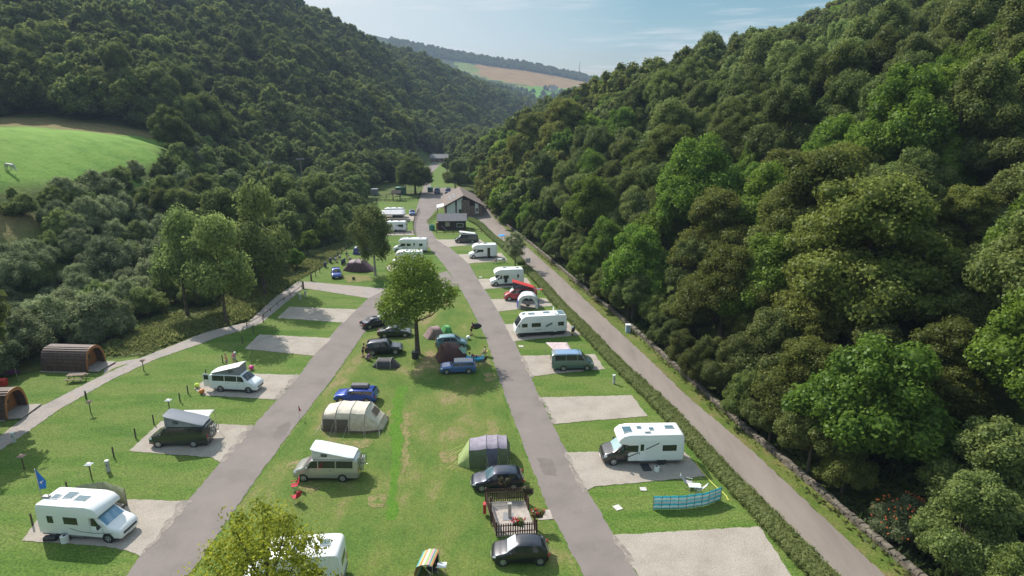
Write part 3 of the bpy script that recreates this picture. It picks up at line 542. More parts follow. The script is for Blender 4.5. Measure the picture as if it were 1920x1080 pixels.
for i in range(len(fe)-1):
    (ax, ay), (bx, by) = fe[i], fe[i+1]; ln = math.hypot(bx-ax, by-ay); nn = max(1, int(ln/(2.1+ay*.014)))
    for j in range(nn):
        t = (j+ridx.random()*.8)/nn; o_ = ridx.uniform(.1, 3.4); x = ax+(bx-ax)*t+(by-ay)/ln*o_; y = ay+(by-ay)*t-(bx-ax)/ln*o_; s = ridx.uniform(.34, .62)
        if any((x-hx)**2+(y-hy)**2 < 7 for hx, hy, hr in HAND[-3:]) or (abs(x-G(1668, 1030).x-1.2) < 3 and abs(y-G(1668, 1030).y) < 3): continue
        TREES.append((math.hypot(x, y)/s/2, x, y, hz(x, y), ridx.choice(['ash', 'ash', 'syc', 'oak', 'oak']), s, True, False))
bx_, by_ = scatter(-120, -20, 40, 190, 4.3, 9); bz_ = height(bx_, by_); BUSH = 0
for x, y, z in zip(bx_, by_, bz_):
    s = ridx.uniform(.5, 1.0); a, b, c_ = proj(x, y, z)
    if a < -80 or a > 560 or z > 19.5 or inpoly(a, b, CAMPV) or inpoly(a, b, ROUGH) or b > 700: continue
    if any(inpoly(*proj(x+dx, y, z+hh*s)[:2], q) for q in CLEAR+[CAMPV] for hh in (1.5, 4, 5.8) for dx in (-2.5, 0, 2.5)): continue
    if any((x-hx)**2+(y-hy)**2 < 4**2 for hx, hy, hr in HAND): continue
    BUSH += 1; place_tree(ridx.choice(['willow_h0', 'willow_h1', 'willow_b']), x, y, z-.3, s, s*ridx.uniform(.85, 1.25), 'grey-green willow bush in the scrub left of the camp', 'willow bushes in the scrub left of the camp', rz=ridx.random()*6.28, cat='bush')
print('BUSH', BUSH)
TREES.sort(key=lambda q: q[0])
inview = [q for q in TREES if -130 < proj(q[1], q[2], q[3]+6)[0] < 2060 and proj(q[1], q[2], q[3]+12)[1] < 1180]
near = set(id(q) for q in inview[:284]); cnt = {}
for q in TREES:
    if id(q) not in near: continue
    d, x, y, z, k, s, right, floor = q; v = ridx.randrange(3 if k in ('oak', 'ash', 'syc', 'birch') else 2)
    where = 'in the dense wood on the right hillside' if right else ('in the scrubby wood on the valley floor left of the camp' if floor else 'on the wooded slope above the field')
    if right and right_dist(np.array([x]), np.array([y]))[0] < 14: where = 'directly behind the stone wall of the service road'
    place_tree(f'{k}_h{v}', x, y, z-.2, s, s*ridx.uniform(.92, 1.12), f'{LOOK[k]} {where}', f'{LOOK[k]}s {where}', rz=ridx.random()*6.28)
REST = [q for q in TREES if id(q) not in near]
print('TREES', len(TREES), 'rest', len(REST))
# the far wood, one mass: leaf crowns set on points
src = bpy.data.collections.new('far_wood_crowns'); fk = [k for k in PROTO if '_f' in k]; order = {}
for i, k in enumerate(sorted(fk)):
    o = bpy.data.objects.new(f'far_crown_{i:02d}', PROTO[k][0]); src.objects.link(o); order.setdefault(k.split('_')[0], []).append(i)
order['alder'] = order['birch']; order['willow'] = order['birch']
def stuff_forest(name, pts, label):
    me = bpy.data.meshes.new(name); me.vertices.add(len(pts)); me.vertices.foreach_set('co', np.array([p[:3] for p in pts], np.float32).ravel()); me.update()
    a = me.attributes.new('pid', 'INT', 'POINT'); a.data.foreach_set('value', np.array([p[3] for p in pts], np.int32))
    a = me.attributes.new('sc', 'FLOAT_VECTOR', 'POINT'); a.data.foreach_set('vector', np.array([(p[4], p[4], p[5]) for p in pts], np.float32).ravel())
    a = me.attributes.new('rt', 'FLOAT_VECTOR', 'POINT'); a.data.foreach_set('vector', np.array([(0, 0, p[6]) for p in pts], np.float32).ravel())
    o = bpy.data.objects.new(name, me); COL.objects.link(o); tag(o, label, 'wood', None, 'stuff')
    ng = bpy.data.node_groups.new('crowns_on_points', 'GeometryNodeTree'); ng.interface.new_socket('Geometry', in_out='INPUT', socket_type='NodeSocketGeometry'); ng.interface.new_socket('Geometry', in_out='OUTPUT', socket_type='NodeSocketGeometry')
    n = ng.nodes; l = ng.links; gi = n.new('NodeGroupInput'); go = n.new('NodeGroupOutput'); ip = n.new('GeometryNodeInstanceOnPoints'); ci = n.new('GeometryNodeCollectionInfo'); ci.inputs['Collection'].default_value = src; ci.inputs['Separate Children'].default_value = True; ci.inputs['Reset Children'].default_value = True
    def na(nm, ty): q = n.new('GeometryNodeInputNamedAttribute'); q.data_type = ty; q.inputs['Name'].default_value = nm; return q.outputs['Attribute']
    l.new(gi.outputs[0], ip.inputs['Points']); l.new(ci.outputs[0], ip.inputs['Instance']); ip.inputs['Pick Instance'].default_value = True
    l.new(na('pid', 'INT'), ip.inputs['Instance Index']); l.new(na('rt', 'FLOAT_VECTOR'), ip.inputs['Rotation']); l.new(na('sc', 'FLOAT_VECTOR'), ip.inputs['Scale']); l.new(ip.outputs[0], go.inputs[0])
    md = o.modifiers.new('crowns', 'NODES'); md.node_group = ng; return o
pts = []
for d, x, y, z, k, s, right, floor in REST:
    b = {'oak': 1.1, 'ash': 1.15, 'syc': 1.15, 'birch': 1.05, 'beech': 1.3, 'willow': .6, 'alder': .9, 'pine': 1.15}[k]*s
    pts.append((x, y, z-.5, ridx.choice(order[k]), b, b*ridx.uniform(.9, 1.12), ridx.random()*6.28))
stuff_forest('wood', pts, 'mass of small tree crowns covering both upper valley sides')
# woods and hedgerow trees on the far hill
pts = []
for i in range(1500):
    px = ridx.uniform(730, 1230); t = far_z(px); py = t+ridx.uniform(1, 12)*np.interp(px, [730, 860, 1000, 1100, 1200], [1.4, 1.3, 1, .8, .5]); zc = 1250+750*((235-py)/(235-t))**(1/.9); p = CZ(px, py, zc); s = ridx.uniform(1.0, 1.8); pts.append((p.x, p.y, p.z-3, ridx.choice(order['oak']), s, s*.9, ridx.random()*6))
for i in range(150):
    px = ridx.uniform(900, 1140); py = ridx.uniform(168, 200)
    t = far_z(px); zc = 1250+750*((235-py)/(235-t))**(1/.9); p = CZ(px, py, zc); s = ridx.uniform(1., 1.8); pts.append((p.x, p.y, p.z-3, ridx.choice(order['oak']), s, s, ridx.random()*6))
stuff_forest('distant_wood', pts, 'dark strip of distant trees along the far hill crest')
# ---------------------------------------------------------------- vehicles
WHITE = mat('vehicle_white', (.78, .79, .78), .35, coat=.3, spec=.4); CREAM = mat('grp_cream', (.70, .71, .68), .4, spec=.4)
GLASS = mat('dark_glass', (.018, .022, .026), .08, spec=.8); GLASSB = mat('sky_glass', (.10, .17, .2), .06, spec=1.0, metal=.25); SHADE = mat('silver_blind', (.55, .60, .63), .4, metal=.3)
RUBBER = mat('rubber', (.02, .02, .02), .8); ALLOY = mat('alloy', (.5, .51, .53), .3, metal=.7); PLAS = mat('black_plastic', (.025, .025, .028), .5); GREYP = mat('grey_plastic', (.2, .2, .21), .5)
LAMP = mat('lamp_glass', (.75, .77, .78), .1, spec=.8); REDL = mat('red_lamp', (.45, .015, .01), .2); AMBER = mat('amber_lamp', (.6, .2, .02), .3); PLATE = mat('number_plate', (.7, .7, .66), .4); PLATEY = mat('number_plate_yellow', (.7, .55, .08), .4)
CANV = mat('grey_canvas', (.22, .23, .25), .8, var=.12, vscale=2); CANVD = mat('dark_canvas', (.06, .065, .075), .8, var=.2, vscale=2); CANVW = mat('white_canvas', (.62, .61, .58), .8, var=.06); METAL = mat('bare_metal', (.4, .4, .42), .35, metal=.8); BLACKM = mat('black_metal', (.03, .03, .03), .4, metal=.3)
def paint(nm, c, metal=.3): return mat(nm, c, .3, metal=metal, coat=1.0, spec=.5)
def wheel(root, x, y, r, side, wd=.2):
    b = MB(); n = 20; rows = []
    for yy, rr in ((-wd/2, r*.62), (-wd/2, r*.92), (-wd*.36, r), (wd*.36, r), (wd/2, r*.92), (wd/2, r*.62)): rows.append([(r_*math.cos(2*math.pi*i/n), yy, r_*math.sin(2*math.pi*i/n)) for i in range(n) for r_ in (rr,)])
    b.ring(rows, True, True); w_ = empty('wheel', (x, y, r)); w_.parent = root
    t = b.build('tyre', RUBBER, w_, True)
    b = MB(); s = side; b.cyl((0, s*wd*.40, 0), (0, s*(wd*.5+.004), 0), r*.66, r*.66, 18)
    f = b.build('rim', ALLOY if root.get('alloy', 1) else GREYP, w_, True); b = MB()
    for k in range(5):
        a = k*2*math.pi/5+.3; b.box((r*.42*math.cos(a), s*(wd*.5+.008), r*.42*math.sin(a)), (r*.16, .012, r*.3), M=Matrix.Rotation(-a+math.pi/2, 3, 'Y')) if False else b.cyl((r*.42*math.cos(a), s*(wd*.5+.006), r*.42*math.sin(a)), (r*.42*math.cos(a), s*(wd*.5+.012), r*.42*math.sin(a)), r*.13, r*.13, 6)
    b.build('wheel_opening', PLAS, f)
    return w_
def loft(stn, L, W, H, z0):
    """stations (t, zb, zt, wb, wt[, zlow]) front t=0 to rear t=1 -> function S(t, v) and builder"""
    tk = [s[0] for s in stn]
    def sec(t):
        q = [float(np.interp(t, tk, [s[i] for s in stn])) for i in range(1, 5)]; zl = float(np.interp(t, tk, [(s[5] if len(s) > 5 else z0) for s in stn]))
        zb, zt, wb, wt = q; x = L/2-t*L; hw = W/2*wb; ht = W/2*wt; dz = zt-zb
        return [(x, 0, zl), (x, hw*.86, zl), (x, hw*.97, zl+.07), (x, hw, zl+.38*(zb-zl)), (x, hw*.985, zl+.8*(zb-zl)), (x, hw*.955, zb), (x, ht*1.04+(hw*.955-ht)*.08, zb+dz*.88), (x, ht*.94, zb+dz*.97), (x, ht*.6, zt+.01), (x, 0, zt+.025)]
    def S(t, v, off=0):
        sg = 1 if v >= 0 else -1; v = abs(v); a = sec(t); i = min(int(v), len(a)-2); f = v-i; p = Vector(a[i]).lerp(Vector(a[i+1]), f)
        if off:
            e = .004; a2 = sec(min(1, t+e)); a1 = sec(max(0, t-e)); q2 = Vector(a2[i]).lerp(Vector(a2[i+1]), f); q1 = Vector(a1[i]).lerp(Vector(a1[i+1]), f)
            tv = Vector(a[i+1])-Vector(a[i]); nn = (q1-q2).cross(tv)
            if nn.length > 1e-9:
                nn.normalize(); 
                if nn.z < -.3 and v > 4: nn = -nn
                if nn.y < 0 and v < 7: nn = -nn
                p = p+nn*off
        return Vector((p.x, p.y*sg, p.z))
    def body(ts=None):
        b = MB(); rows = []
        for t in (ts or tk):
            a = sec(t); rows.append([Vector(p) for p in a]+[Vector((p[0], -p[1], p[2])) for p in a[-2:0:-1]])
        b.ring(rows, True, True); return b
    def patch(b, t0, t1, v0, v1, off=.012, nt=4, nv=2, sides=(1,), t0b=None, t1b=None):
        """glass patch on both flanks; t0b/t1b are the ends at the v1 edge"""
        t0b = t0 if t0b is None else t0b; t1b = t1 if t1b is None else t1b
        for sg in sides:
            rows = []
            for j in range(nv+1):
                f = j/nv; a, c = t0+(t0b-t0)*f, t1+(t1b-t1)*f; rows.append([S(a+(c-a)*i/nt, sg*(v0+(v1-v0)*f) if v0+(v1-v0)*f else .0001*sg, off) for i in range(nt+1)])
            b.ring(rows)
        return b
    def top(b, t0, t1, v, off=.012, nt=3):
        rows = []; vs = [v, 7.5, 8.2, 8.99, -8.2, -7.5, -v]
        for i in range(nt+1):
            t = t0+(t1-t0)*i/nt; rows.append([S(t, q, off) for q in vs])
        b.ring(rows); return b
    return sec, S, body, patch, top
SHAPES = {
 'hatch': [(0, .50, .55, .66, .50, .30), (.02, .62, .66, .84, .68, .22), (.08, .70, .76, .95, .80), (.16, .78, .84, .99, .84), (.27, .88, .95, 1, .82), (.36, .90, 1.24, 1, .76), (.43, .91, 1.42, 1, .73), (.52, .92, 1.47, 1, .73), (.70, .94, 1.46, 1, .72), (.86, .97, 1.38, .98, .69), (.93, .99, 1.20, .95, .68), (.975, .86, .92, .90, .72, .25), (1, .58, .62, .80, .64, .32)],
 'saloon': [(0, .50, .55, .66, .50, .30), (.02, .60, .66, .86, .68, .22), (.08, .68, .74, .95, .80), (.18, .76, .82, .99, .84), (.30, .86, .92, 1, .82), (.38, .87, 1.2, 1, .74), (.45, .88, 1.36, 1, .71), (.56, .89, 1.40, 1, .71), (.68, .90, 1.36, 1, .69), (.77, .92, 1.14, .99, .68), (.84, .93, .99, .97, .78), (.96, .90, .96, .92, .76, .24), (1, .60, .66, .80, .64, .32)],
 'suv': [(0, .62, .68, .70, .54, .36), (.02, .76, .82, .88, .70, .28), (.08, .88, .95, .97, .82), (.20, .98, 1.04, 1, .86), (.28, 1.02, 1.10, 1, .84), (.36, 1.04, 1.48, 1, .79), (.42, 1.05, 1.66, 1, .77), (.55, 1.06, 1.71, 1, .77), (.85, 1.08, 1.68, .99, .75), (.94, 1.08, 1.50, .96, .73), (.98, 1.0, 1.06, .93, .76, .3), (1, .66, .72, .84, .70, .38)],
 'mpv': [(0, .52, .58, .68, .5, .3), (.02, .66, .72, .86, .68, .22), (.08, .78, .85, .95, .8), (.18, .90, .97, 1, .83), (.22, .94, 1.02, 1, .82), (.32, .95, 1.36, 1, .76), (.40, .96, 1.56, 1, .74), (.52, .97, 1.62, 1, .74), (.82, 1.0, 1.58, .99, .72), (.93, 1.0, 1.42, .96, .70), (.985, .92, 1.0, .92, .74, .25), (1, .6, .66, .82, .66, .32)],
 'clubman': [(0, .52, .58, .68, .5, .3), (.02, .68, .74, .86, .7, .22), (.07, .80, .86, .95, .8), (.25, .89, .95, 1, .84), (.29, .90, .98, 1, .82), (.36, .91, 1.28, 1, .79), (.40, .92, 1.40, 1, .78), (.50, .93, 1.43, 1, .78), (.90, .95, 1.41, .99, .76), (.965, .96, 1.26, .96, .74), (.985, .86, .92, .93, .76, .25), (1, .58, .64, .82, .66, .32)],
 'van': [(0, .60, .66, .74, .56, .34), (.015, .82, .88, .90, .72, .26), (.06, .98, 1.04, .97, .82), (.14, 1.12, 1.18, 1, .86), (.175, 1.14, 1.26, 1, .85), (.24, 1.15, 1.62, 1, .82), (.30, 1.16, 1.90, 1, .80), (.36, 1.16, 1.96, 1, .80), (.60, 1.16, 1.98, 1, .80), (.94, 1.16, 1.96, 1, .79), (.985, 1.14, 1.84, .98, .78, .3), (1, 1.10, 1.55, .95, .78, .36)]}
def car(name, front, rear, shape, L, W, col, r=.31, wf=.19, wr=.79, H=1, glass=None, label='', cat='car', roofm=None, ws=(None, None), side=(None, None), wsm=None, group=None, plate=True, mirrors=True, pop=None):
    stn = [(s[0], s[1]*H, s[2]*H, s[3], s[4]) + ((s[5],) if len(s) > 5 else ()) for s in SHAPES[shape]]
    a = G(*front); b_ = G(*rear); d = (a-b_).normalized(); mid = (a+b_)/2; nrm = Vector((-d.y, d.x, 0)); nrm = nrm if nrm.y > 0 else -nrm
    c = mid+nrm*W/2; root = empty(name, (c.x, c.y, ZG), math.atan2(d.y, d.x), label, cat, group); root['alloy'] = 1
    glass = glass or GLASS; z0 = .2 if shape != 'suv' else .27
    if shape == 'van': z0 = .28
    sec, S, body, patch, top = loft(stn, L, W, H, z0)
    body().build('body', col, root, True)
    tg = {'hatch': (.27, .43, .86, .935), 'saloon': (.30, .45, .68, .83), 'suv': (.28, .42, .87, .965), 'mpv': (.22, .40, .86, .965), 'clubman': (.29, .40, .91, .972), 'van': (.175, .30, .95, .985)}[shape]
    b = MB(); top(b, tg[0]+.008, tg[1]-.006, 6.9); o = b.build('windscreen', wsm or glass, root, True)
    if shape != 'van': b = MB(); top(b, tg[2]+.006, tg[3], 6.9); b.build('rear_window', glass, root, True)
    v0, v1 = 5.12, 5.93; t0, t1 = tg[0]+.05, tg[2]+.01; cuts = {'hatch': [.57, .82], 'saloon': [.56, .74], 'suv': [.55, .76, .92], 'mpv': [.53, .76, .92], 'clubman': [.56, .75, .93], 'van': [.40, .665, .93]}[shape]
    prev = t0; prevb = tg[1]-.01
    for i, cc in enumerate(cuts):
        last = i == len(cuts)-1; ce = cc; cb = min(cc, tg[2]) if last and shape in ('hatch', 'saloon') else cc
        for sg in (1, -1): b = MB(); patch(b, prev+(0 if i == 0 else .008), ce-.008, v0, v1, .012, 4, 2, (sg,), prevb+(0 if i == 0 else .008), cb-.008-(.03 if last and shape in ('hatch', 'saloon') else 0)); b.build('side_window', glass, root, True)
        prev = prevb = cc
    if roofm:
        b = MB(); rows = []; vs = [6.9, 7.5, 8.2, 8.99, -8.2, -7.5, -6.9]
        for i in range(9): t = tg[1]+(tg[2]-tg[1])*i/8; rows.append([S(t, q, .010) for q in vs])
        b.ring(rows); b.build('roof', roofm, root, True)
    for x in (L/2-wf*L, L/2-wr*L):
        for s in (1, -1):
            wl = wheel(root, x, s*(W/2-.095), r, s)
            q = MB(); q.cyl((x, s*(W/2-.25), r+.01), (x, s*(W/2+.003), r+.01), r*1.17, r*1.17, 20); q.build('wheel_arch', PLAS, root)
    for s in (1, -1):
        q = MB(); patch(q, .012, .075, 4.1 if shape != 'van' else 3.9, 5.6, .012, 3, 2)
        if s < 0: q.v = [(v[0], -v[1], v[2]) for v in q.v]
        q.build('headlight', LAMP, root, True)
        q = MB(); zt = stn[-2][1]; q.box((-L/2+.06, s*(W/2*.80), zt*.84 if shape != 'van' else 1.05), (.16, .17, .22 if shape not in ('van', 'mpv') else .4)); q.build('tail_light', REDL, root, bevel=.03)
        if mirrors:
            q = MB(); t = tg[0]+.06; p = S(t, 5.2); q.box((p.x, s*(p.y+.10), p.z+.06), (.12, .20, .13)); q.build('wing_mirror', col, root, bevel=.03)
    q = MB(); q.box((L/2-.02, 0, .42*H if shape != 'van' else .55), (.10, W*.62, .16)); q.build('grille', PLAS, root, bevel=.02)
    if plate:
        q = MB(); q.box((L/2+.035, 0, .33 if shape != 'van' else .42), (.015, .5, .11)); q.box((-L/2-.012, 0, .62 if shape != 'van' else .8), (.02, .5, .11)); q.build('number_plate', PLATE, root)
    q = MB(); q.box((0, 0, z0+.02), (L*.86, W*.9, .10)); q.build('sill', PLAS, root)
    # door shut lines
    q = MB()
    for t in ([tg[0]+.06]+cuts[:-1] if shape != 'van' else [.25, .40, .64]):
        for s in (1, -1):
            pts = [S(t, v*s, .004) for v in (2.2, 3, 4, 5)]; q.tube(pts, .006, 4)
    q.build('door_gap', PLAS, root)
    q = MB()
    for t in cuts[:-1] if shape != 'van' else [.385, .62]:
        for s in (1, -1): p = S(t-.03, 4.4*s, .01); q.box(p, (.16, .03, .03))
    q.build('door_handle', col if shape != 'van' else PLAS, root)
    return root, S, L, W
def poproof(root, L, W, x0, x1, z, hi, col, canvas, front_high=True, th=.09):
    """side-hinged wedge of a camper's raised roof: x0 rear end, x1 front end"""
    hw = W*.41; zf, zr = (hi, .06) if front_high else (.06, hi)
    b = MB(); a = [Vector((x1, hw, z)), Vector((x1, -hw, z)), Vector((x0, -hw, z)), Vector((x0, hw, z))]; t = [Vector((x1-.04, hw*.97, z+zf)), Vector((x1-.04, -hw*.97, z+zf)), Vector((x0+.04, -hw*.97, z+zr)), Vector((x0+.04, hw*.97, z+zr))]
    b.ring([a, t], True); b.build('roof_canvas', canvas, root)
    q = MB(); A = Vector((x1+.08, 0, z+zf)); B = Vector((x0-.06, 0, z+zr)); n = 8; rows = []
    for i in range(n+1):
        c = A.lerp(B, i/n); k = hw+.07-(.10 if i in (0, n) else 0); rows.append([(c.x, k, c.z), (c.x, k+.01, c.z+th*.6), (c.x, k-.08, c.z+th), (c.x, 0, c.z+th+.04), (c.x, -k+.08, c.z+th), (c.x, -k-.01, c.z+th*.6), (c.x, -k, c.z)])
    q.ring(rows, True, True); o = q.build('lifting_roof', col, root, True)
    q = MB()
    for s in (1, -1): q.box(((x1*.7+x0*.3), s*(hw+.012), z+hi*.42 if front_high else z+.2), (.5, .012, hi*.3))
    q.build('canvas_window', CANVD, root)
    q = MB(); q.tube([(x1-.02, hw+.03, z), (x1*.6+x0*.4, hw+.03, z+zf*.6+zr*.4)], .015, 4); q.tube([(x1-.02, -hw-.03, z), (x1*.6+x0*.4, -hw-.03, z+zf*.6+zr*.4)], .015, 4); q.build('roof_strut', METAL, root)
    return o
def bikes_on_rack(root, x, z, W):
    q = MB(); q.tube([(x, .45, z-.4), (x-.45, .45, z-.35)], .02); q.tube([(x, -.45, z-.4), (x-.45, -.45, z-.35)], .02); q.tube([(x, .45, z+.5), (x-.1, .45, z-.4)], .02); q.tube([(x, -.45, z+.5), (x-.1, -.45, z-.4)], .02); q.build('bike_rack', METAL, root)
def bicycle(loc, rz, col, label, s=1, lying=False, group=None):
    r = empty('bicycle', loc, rz, label, 'bicycle', group); R_ = .33*s
    for x in (-.52*s, .52*s):
        q = MB(); q.tube([(x+R_*math.cos(i*math.pi/8), 0, R_+R_*math.sin(i*math.pi/8)) for i in range(17)], .02*s, 4); w_ = q.build('wheel', RUBBER, r)
        q = MB(); [q.tube([(x, 0, R_), (x+R_*math.cos(i*math.pi/3), 0, R_+R_*math.sin(i*math.pi/3))], .005, 3) for i in range(6)]; q.build('spokes', METAL, w_)
    q = MB(); B = (-.05*s, 0, .3*s); Sx = (-.2*s, 0, .8*s); Hd = (.38*s, 0, .82*s); q.tube([(-.52*s, 0, R_), B, Hd, Sx, B], .02*s); q.tube([(-.52*s, 0, R_), Sx], .014*s); q.tube([(.52*s, 0, R_), Hd, (.36*s, 0, .95*s)], .018*s); q.build('frame', col, r)
    q = MB(); q.tube([(.36*s, -.26*s, .96*s), (.36*s, .26*s, .96*s)], .014*s); q.build('handlebar', BLACKM, r)
    q = MB(); q.box((-.22*s, 0, .86*s), (.24*s, .12*s, .05*s)); q.build('saddle', PLAS, r)
    return r
# ---- motorhomes: cab + living body
def motorhome(front, rear, kind, L, label, cabcol, W=2.2, H=2.75, glass=None, wsm=None, name='motorhome', win=((-.62, .6), (-.1, .9)), door=None, near=-1, stripes=(), skyl=((-2, .5, .5), (0, .7, .7)), rimgrey=False, xc=None, group=None, dark_skirt=False, bodycol=None, opendoor=False, base=None):
    a = G(*front); b_ = G(*rear); d = (a-b_).normalized(); mid = (a+b_)/2; nrm = Vector((-d.y, d.x, 0)); nrm = nrm if nrm.y > 0 else -nrm
    c = mid+nrm*W/2; root = empty(name, (c.x, c.y, ZG), math.atan2(d.y, d.x), label, 'motorhome', group); root['alloy'] = 0 if rimgrey else 1
    bodycol = bodycol or WHITE; xr = -L/2; xf = L/2; xc = xf-2.15 if kind != 'aclass' else xf
    if kind == 'low': prof = [(xr, .42), (xr-.03, 1.2), (xr, H-.25), (xr+.12, H-.05), (xr+.3, H), (xc-.1, H+.04), (xc+.45, H-.08), (xc+.8, H-.38), (xc+.85, H-.62), (xc+.45, 1.98), (xc+.05, 1.9), (xc, .42)]
    elif kind == 'alcove': prof = [(xr, .42), (xr-.03, 1.2), (xr, H-.2), (xr+.12, H-.04), (xr+.3, H), (xc-.4, H+.02), (xc+.35, H+.03), (xc+1.0, H-.12), (xc+1.38, H-.5), (xc+1.42, H-.78), (xc+1.2, H-.92), (xc+.1, 1.86), (xc, .42)]
    elif kind == 'caravan': prof = [(xr+.1, .5), (xr, 1.2), (xr+.08, H-.3), (xr+.25, H-.04), (xr+.5, H), (xf-.9, H), (xf-.45, H-.15), (xf-.15, 1.7), (xf, 1.0), (xf-.02, .6), (xf-.2, .5)]
    else: prof = [(xr, .42), (xr-.03, 1.2), (xr, H-.25), (xr+.12, H-.05), (xr+.3, H), (xf-1.6, H+.03), (xf-1.15, H-.05), (xf-.85, H-.3), (xf-.12, 1.38), (xf-.02, 1.1), (xf, .5), (xf-.15, .42)]
    b = MB(); b.prism(prof, -W/2, W/2, .11); b.build('living_body', bodycol, root, True)
    if kind in ('low', 'alcove'):
        Lc = 2.9; stn = [(0, .62, .68, .74, .56, .34), (.03, .82, .88, .90, .72, .26), (.12, .98, 1.04, .97, .82), (.28, 1.12, 1.18, 1, .86), (.34, 1.14, 1.26, 1, .85), (.52, 1.15, 1.70, 1, .82), (.66, 1.16, 2.03, 1, .80), (.8, 1.16, 2.1, 1, .80), (1, 1.16, 2.1, 1, .8)]
        sec, S0, body, patch, top = loft(stn, Lc, 2.02, 1, .3); off = Vector((xf-Lc/2, 0, 0))
        def shift(q): q.v = [(v[0]+off.x, v[1], v[2]) for v in q.v]; return q
        cb = shift(body()).build('cab', cabcol, root, True)
        shift(top(MB(), .345, .655, 6.9)).build('windscreen', wsm or glass or GLASS, root, True)
        for sg in (1, -1): b = MB(); patch(b, .45, .86, 5.1, 5.9, .012, 4, 2, (sg,), .66, .86); shift(b).build('cab_window', glass or GLASS, root, True)
        for s in (1, -1):
            q = MB(); patch(q, .02, .13, 3.9, 5.6, .012, 3, 2)
            if s < 0: q.v = [(v[0], -v[1], v[2]) for v in q.v]
            shift(q).build('headlight', LAMP, root, True)
            q = MB(); q.box((xf-1.35, s*1.2, 1.35), (.14, .26, .3)); q.build('wing_mirror', PLAS, root, bevel=.04)
        q = MB(); q.box((xf-.02, 0, .62), (.1, 1.3, .18)); q.build('grille', PLAS, root, bevel=.02)
        q = MB(); q.box((xf+.04, 0, .42), (.03, .52, .11)); q.build('number_plate', PLATE, root)
        q = MB()
        for s in (1, -1):
            for t in (.42, .9): q.tube([(xf-t*Lc, s*1.015, z_) for z_ in (.36, .7, 1.12)], .008, 4)
        q.build('door_gap', GREYP, root)
    elif kind == 'aclass':
        q = MB(); ang = math.atan2(1.38-(H-.3), .73); p0 = Vector((xf-.80, 0, H-.38)); p1 = Vector((xf-.17, 0, 1.45)); n_ = Vector((p0.z-p1.z, 0, p1.x-p0.x)).normalized()
        q.ring([[p0+n_*.012+Vector((0, s*(W/2-.16), 0)) for s in (1, -1)], [p1+n_*.012+Vector((0, s*(W/2-.13), 0)) for s in (1, -1)]]); q.build('windscreen', wsm or glass or GLASS, root)
        q = MB()
        for s in (1, -1): q.box((xf-1.25, s*(W/2+.004), 1.62), (.75, .02, .52))
        q.build('cab_window', GLASS, root, bevel=.008)
        for s in (1, -1):
            q = MB(); q.box((xf+.0, s*(W/2-.28), .85), (.06, .3, .2)); q.build('headlight', LAMP, root, bevel=.02)
            q = MB(); q.box((xf-.45, s*(W/2+.16), 1.7), (.12, .16, .34)); q.build('wing_mirror', PLAS, root, bevel=.04)
    zw = 1.62
    for i, (x, wd) in enumerate(win):
        for s in (1, -1):
            q = MB(); q.box((x, s*(W/2+.006), zw), (wd+.06, .014, .56)); f = q.build('window_frame', PLAS, root, bevel=.004); q = MB(); q.box((x, s*(W/2+.014), zw), (wd, .014, .5)); q.build('window', GLASS, f, bevel=.004)
    q = MB(); q.box((xr-.02, 0, 1.75), (.02, 1.1, .5)); q.build('rear_window', GLASS, root)
    if door is not None:
        x = door; s = near; q = MB(); q.box((x, s*(W/2+.008), 1.35), (.62, .016, 1.75)); dd = q.build('door', WHITE if not opendoor else GLASS, root, bevel=.006)
        q = MB(); q.box((x, s*(W/2+.022), 1.72), (.3, .012, .62)); q.build('door_window', GLASS, dd)
        q = MB(); q.box((x+.22, s*(W/2+.025), 1.2), (.06, .02, .16)); q.build('handle', PLAS, dd)
        if opendoor: q = MB(); q.box((x-.55, s*(W/2+.05), 1.35), (.55, .04, 1.7)); q.build('open_door_leaf', WHITE, root, bevel=.01)
    for k, (x, lx, ly) in enumerate(skyl):
        q = MB(); q.box((x, (.1 if k % 2 else -.15), H+.05), (lx+.1, ly+.1, .07)); f = q.build('rooflight', CREAM, root, bevel=.02); q = MB(); q.box((x, (.1 if k % 2 else -.15), H+.095), (lx, ly, .03)); q.build('rooflight_dome', GLASSB, f, bevel=.01)
    for pts, wd, m in stripes:
        for s in (1, -1):
            q = MB()
            for (xa, za), (xb, zb) in zip(pts[:-1], pts[1:]): q.add([(xa, s*(W/2+.006), za-wd/2), (xb, s*(W/2+.006), zb-wd/2), (xb, s*(W/2+.006), zb+wd/2), (xa, s*(W/2+.006), za+wd/2)], [(0, 1, 2, 3)])
            q.build('side_stripe', m, root)
    q = MB(); q.box((xr+.02+L*.28, 0, .36), (L*.52, W*.92, .14)); q.box((xr+.1, 0, .5), (.3, W*.9, .22)); q.build('chassis_skirt', PLAS if dark_skirt else GREYP, root)
    if dark_skirt: q = MB(); q.box((-.1, 0, .5), (L*.93, W+.012, .2)); q.build('lower_trim', PLAS, root, bevel=.01)
    for s in (1, -1):
        for z_, m in ((1.0, REDL), (1.25, AMBER)):
            q = MB(); q.box((xr-.03, s*(W/2-.16), z_), (.04, .14, .2)); q.build('tail_light', m, root, bevel=.01)
    q = MB(); q.cyl((-.2, near*(W/2-.05), H-.06), (xr+.5, near*(W/2-.05), H-.06), .06, .06, 8); q.build('awning_case', CREAM, root, True)
    q = MB(); q.box((xr+1.6, near*(W/2+.008), .75), (.5, .012, .45)); q.build('service_hatch', CREAM, root, bevel=.004)
    if kind == 'caravan': wx = (-.1,)
    else: wx = (xf-.95, xr+L*.27)
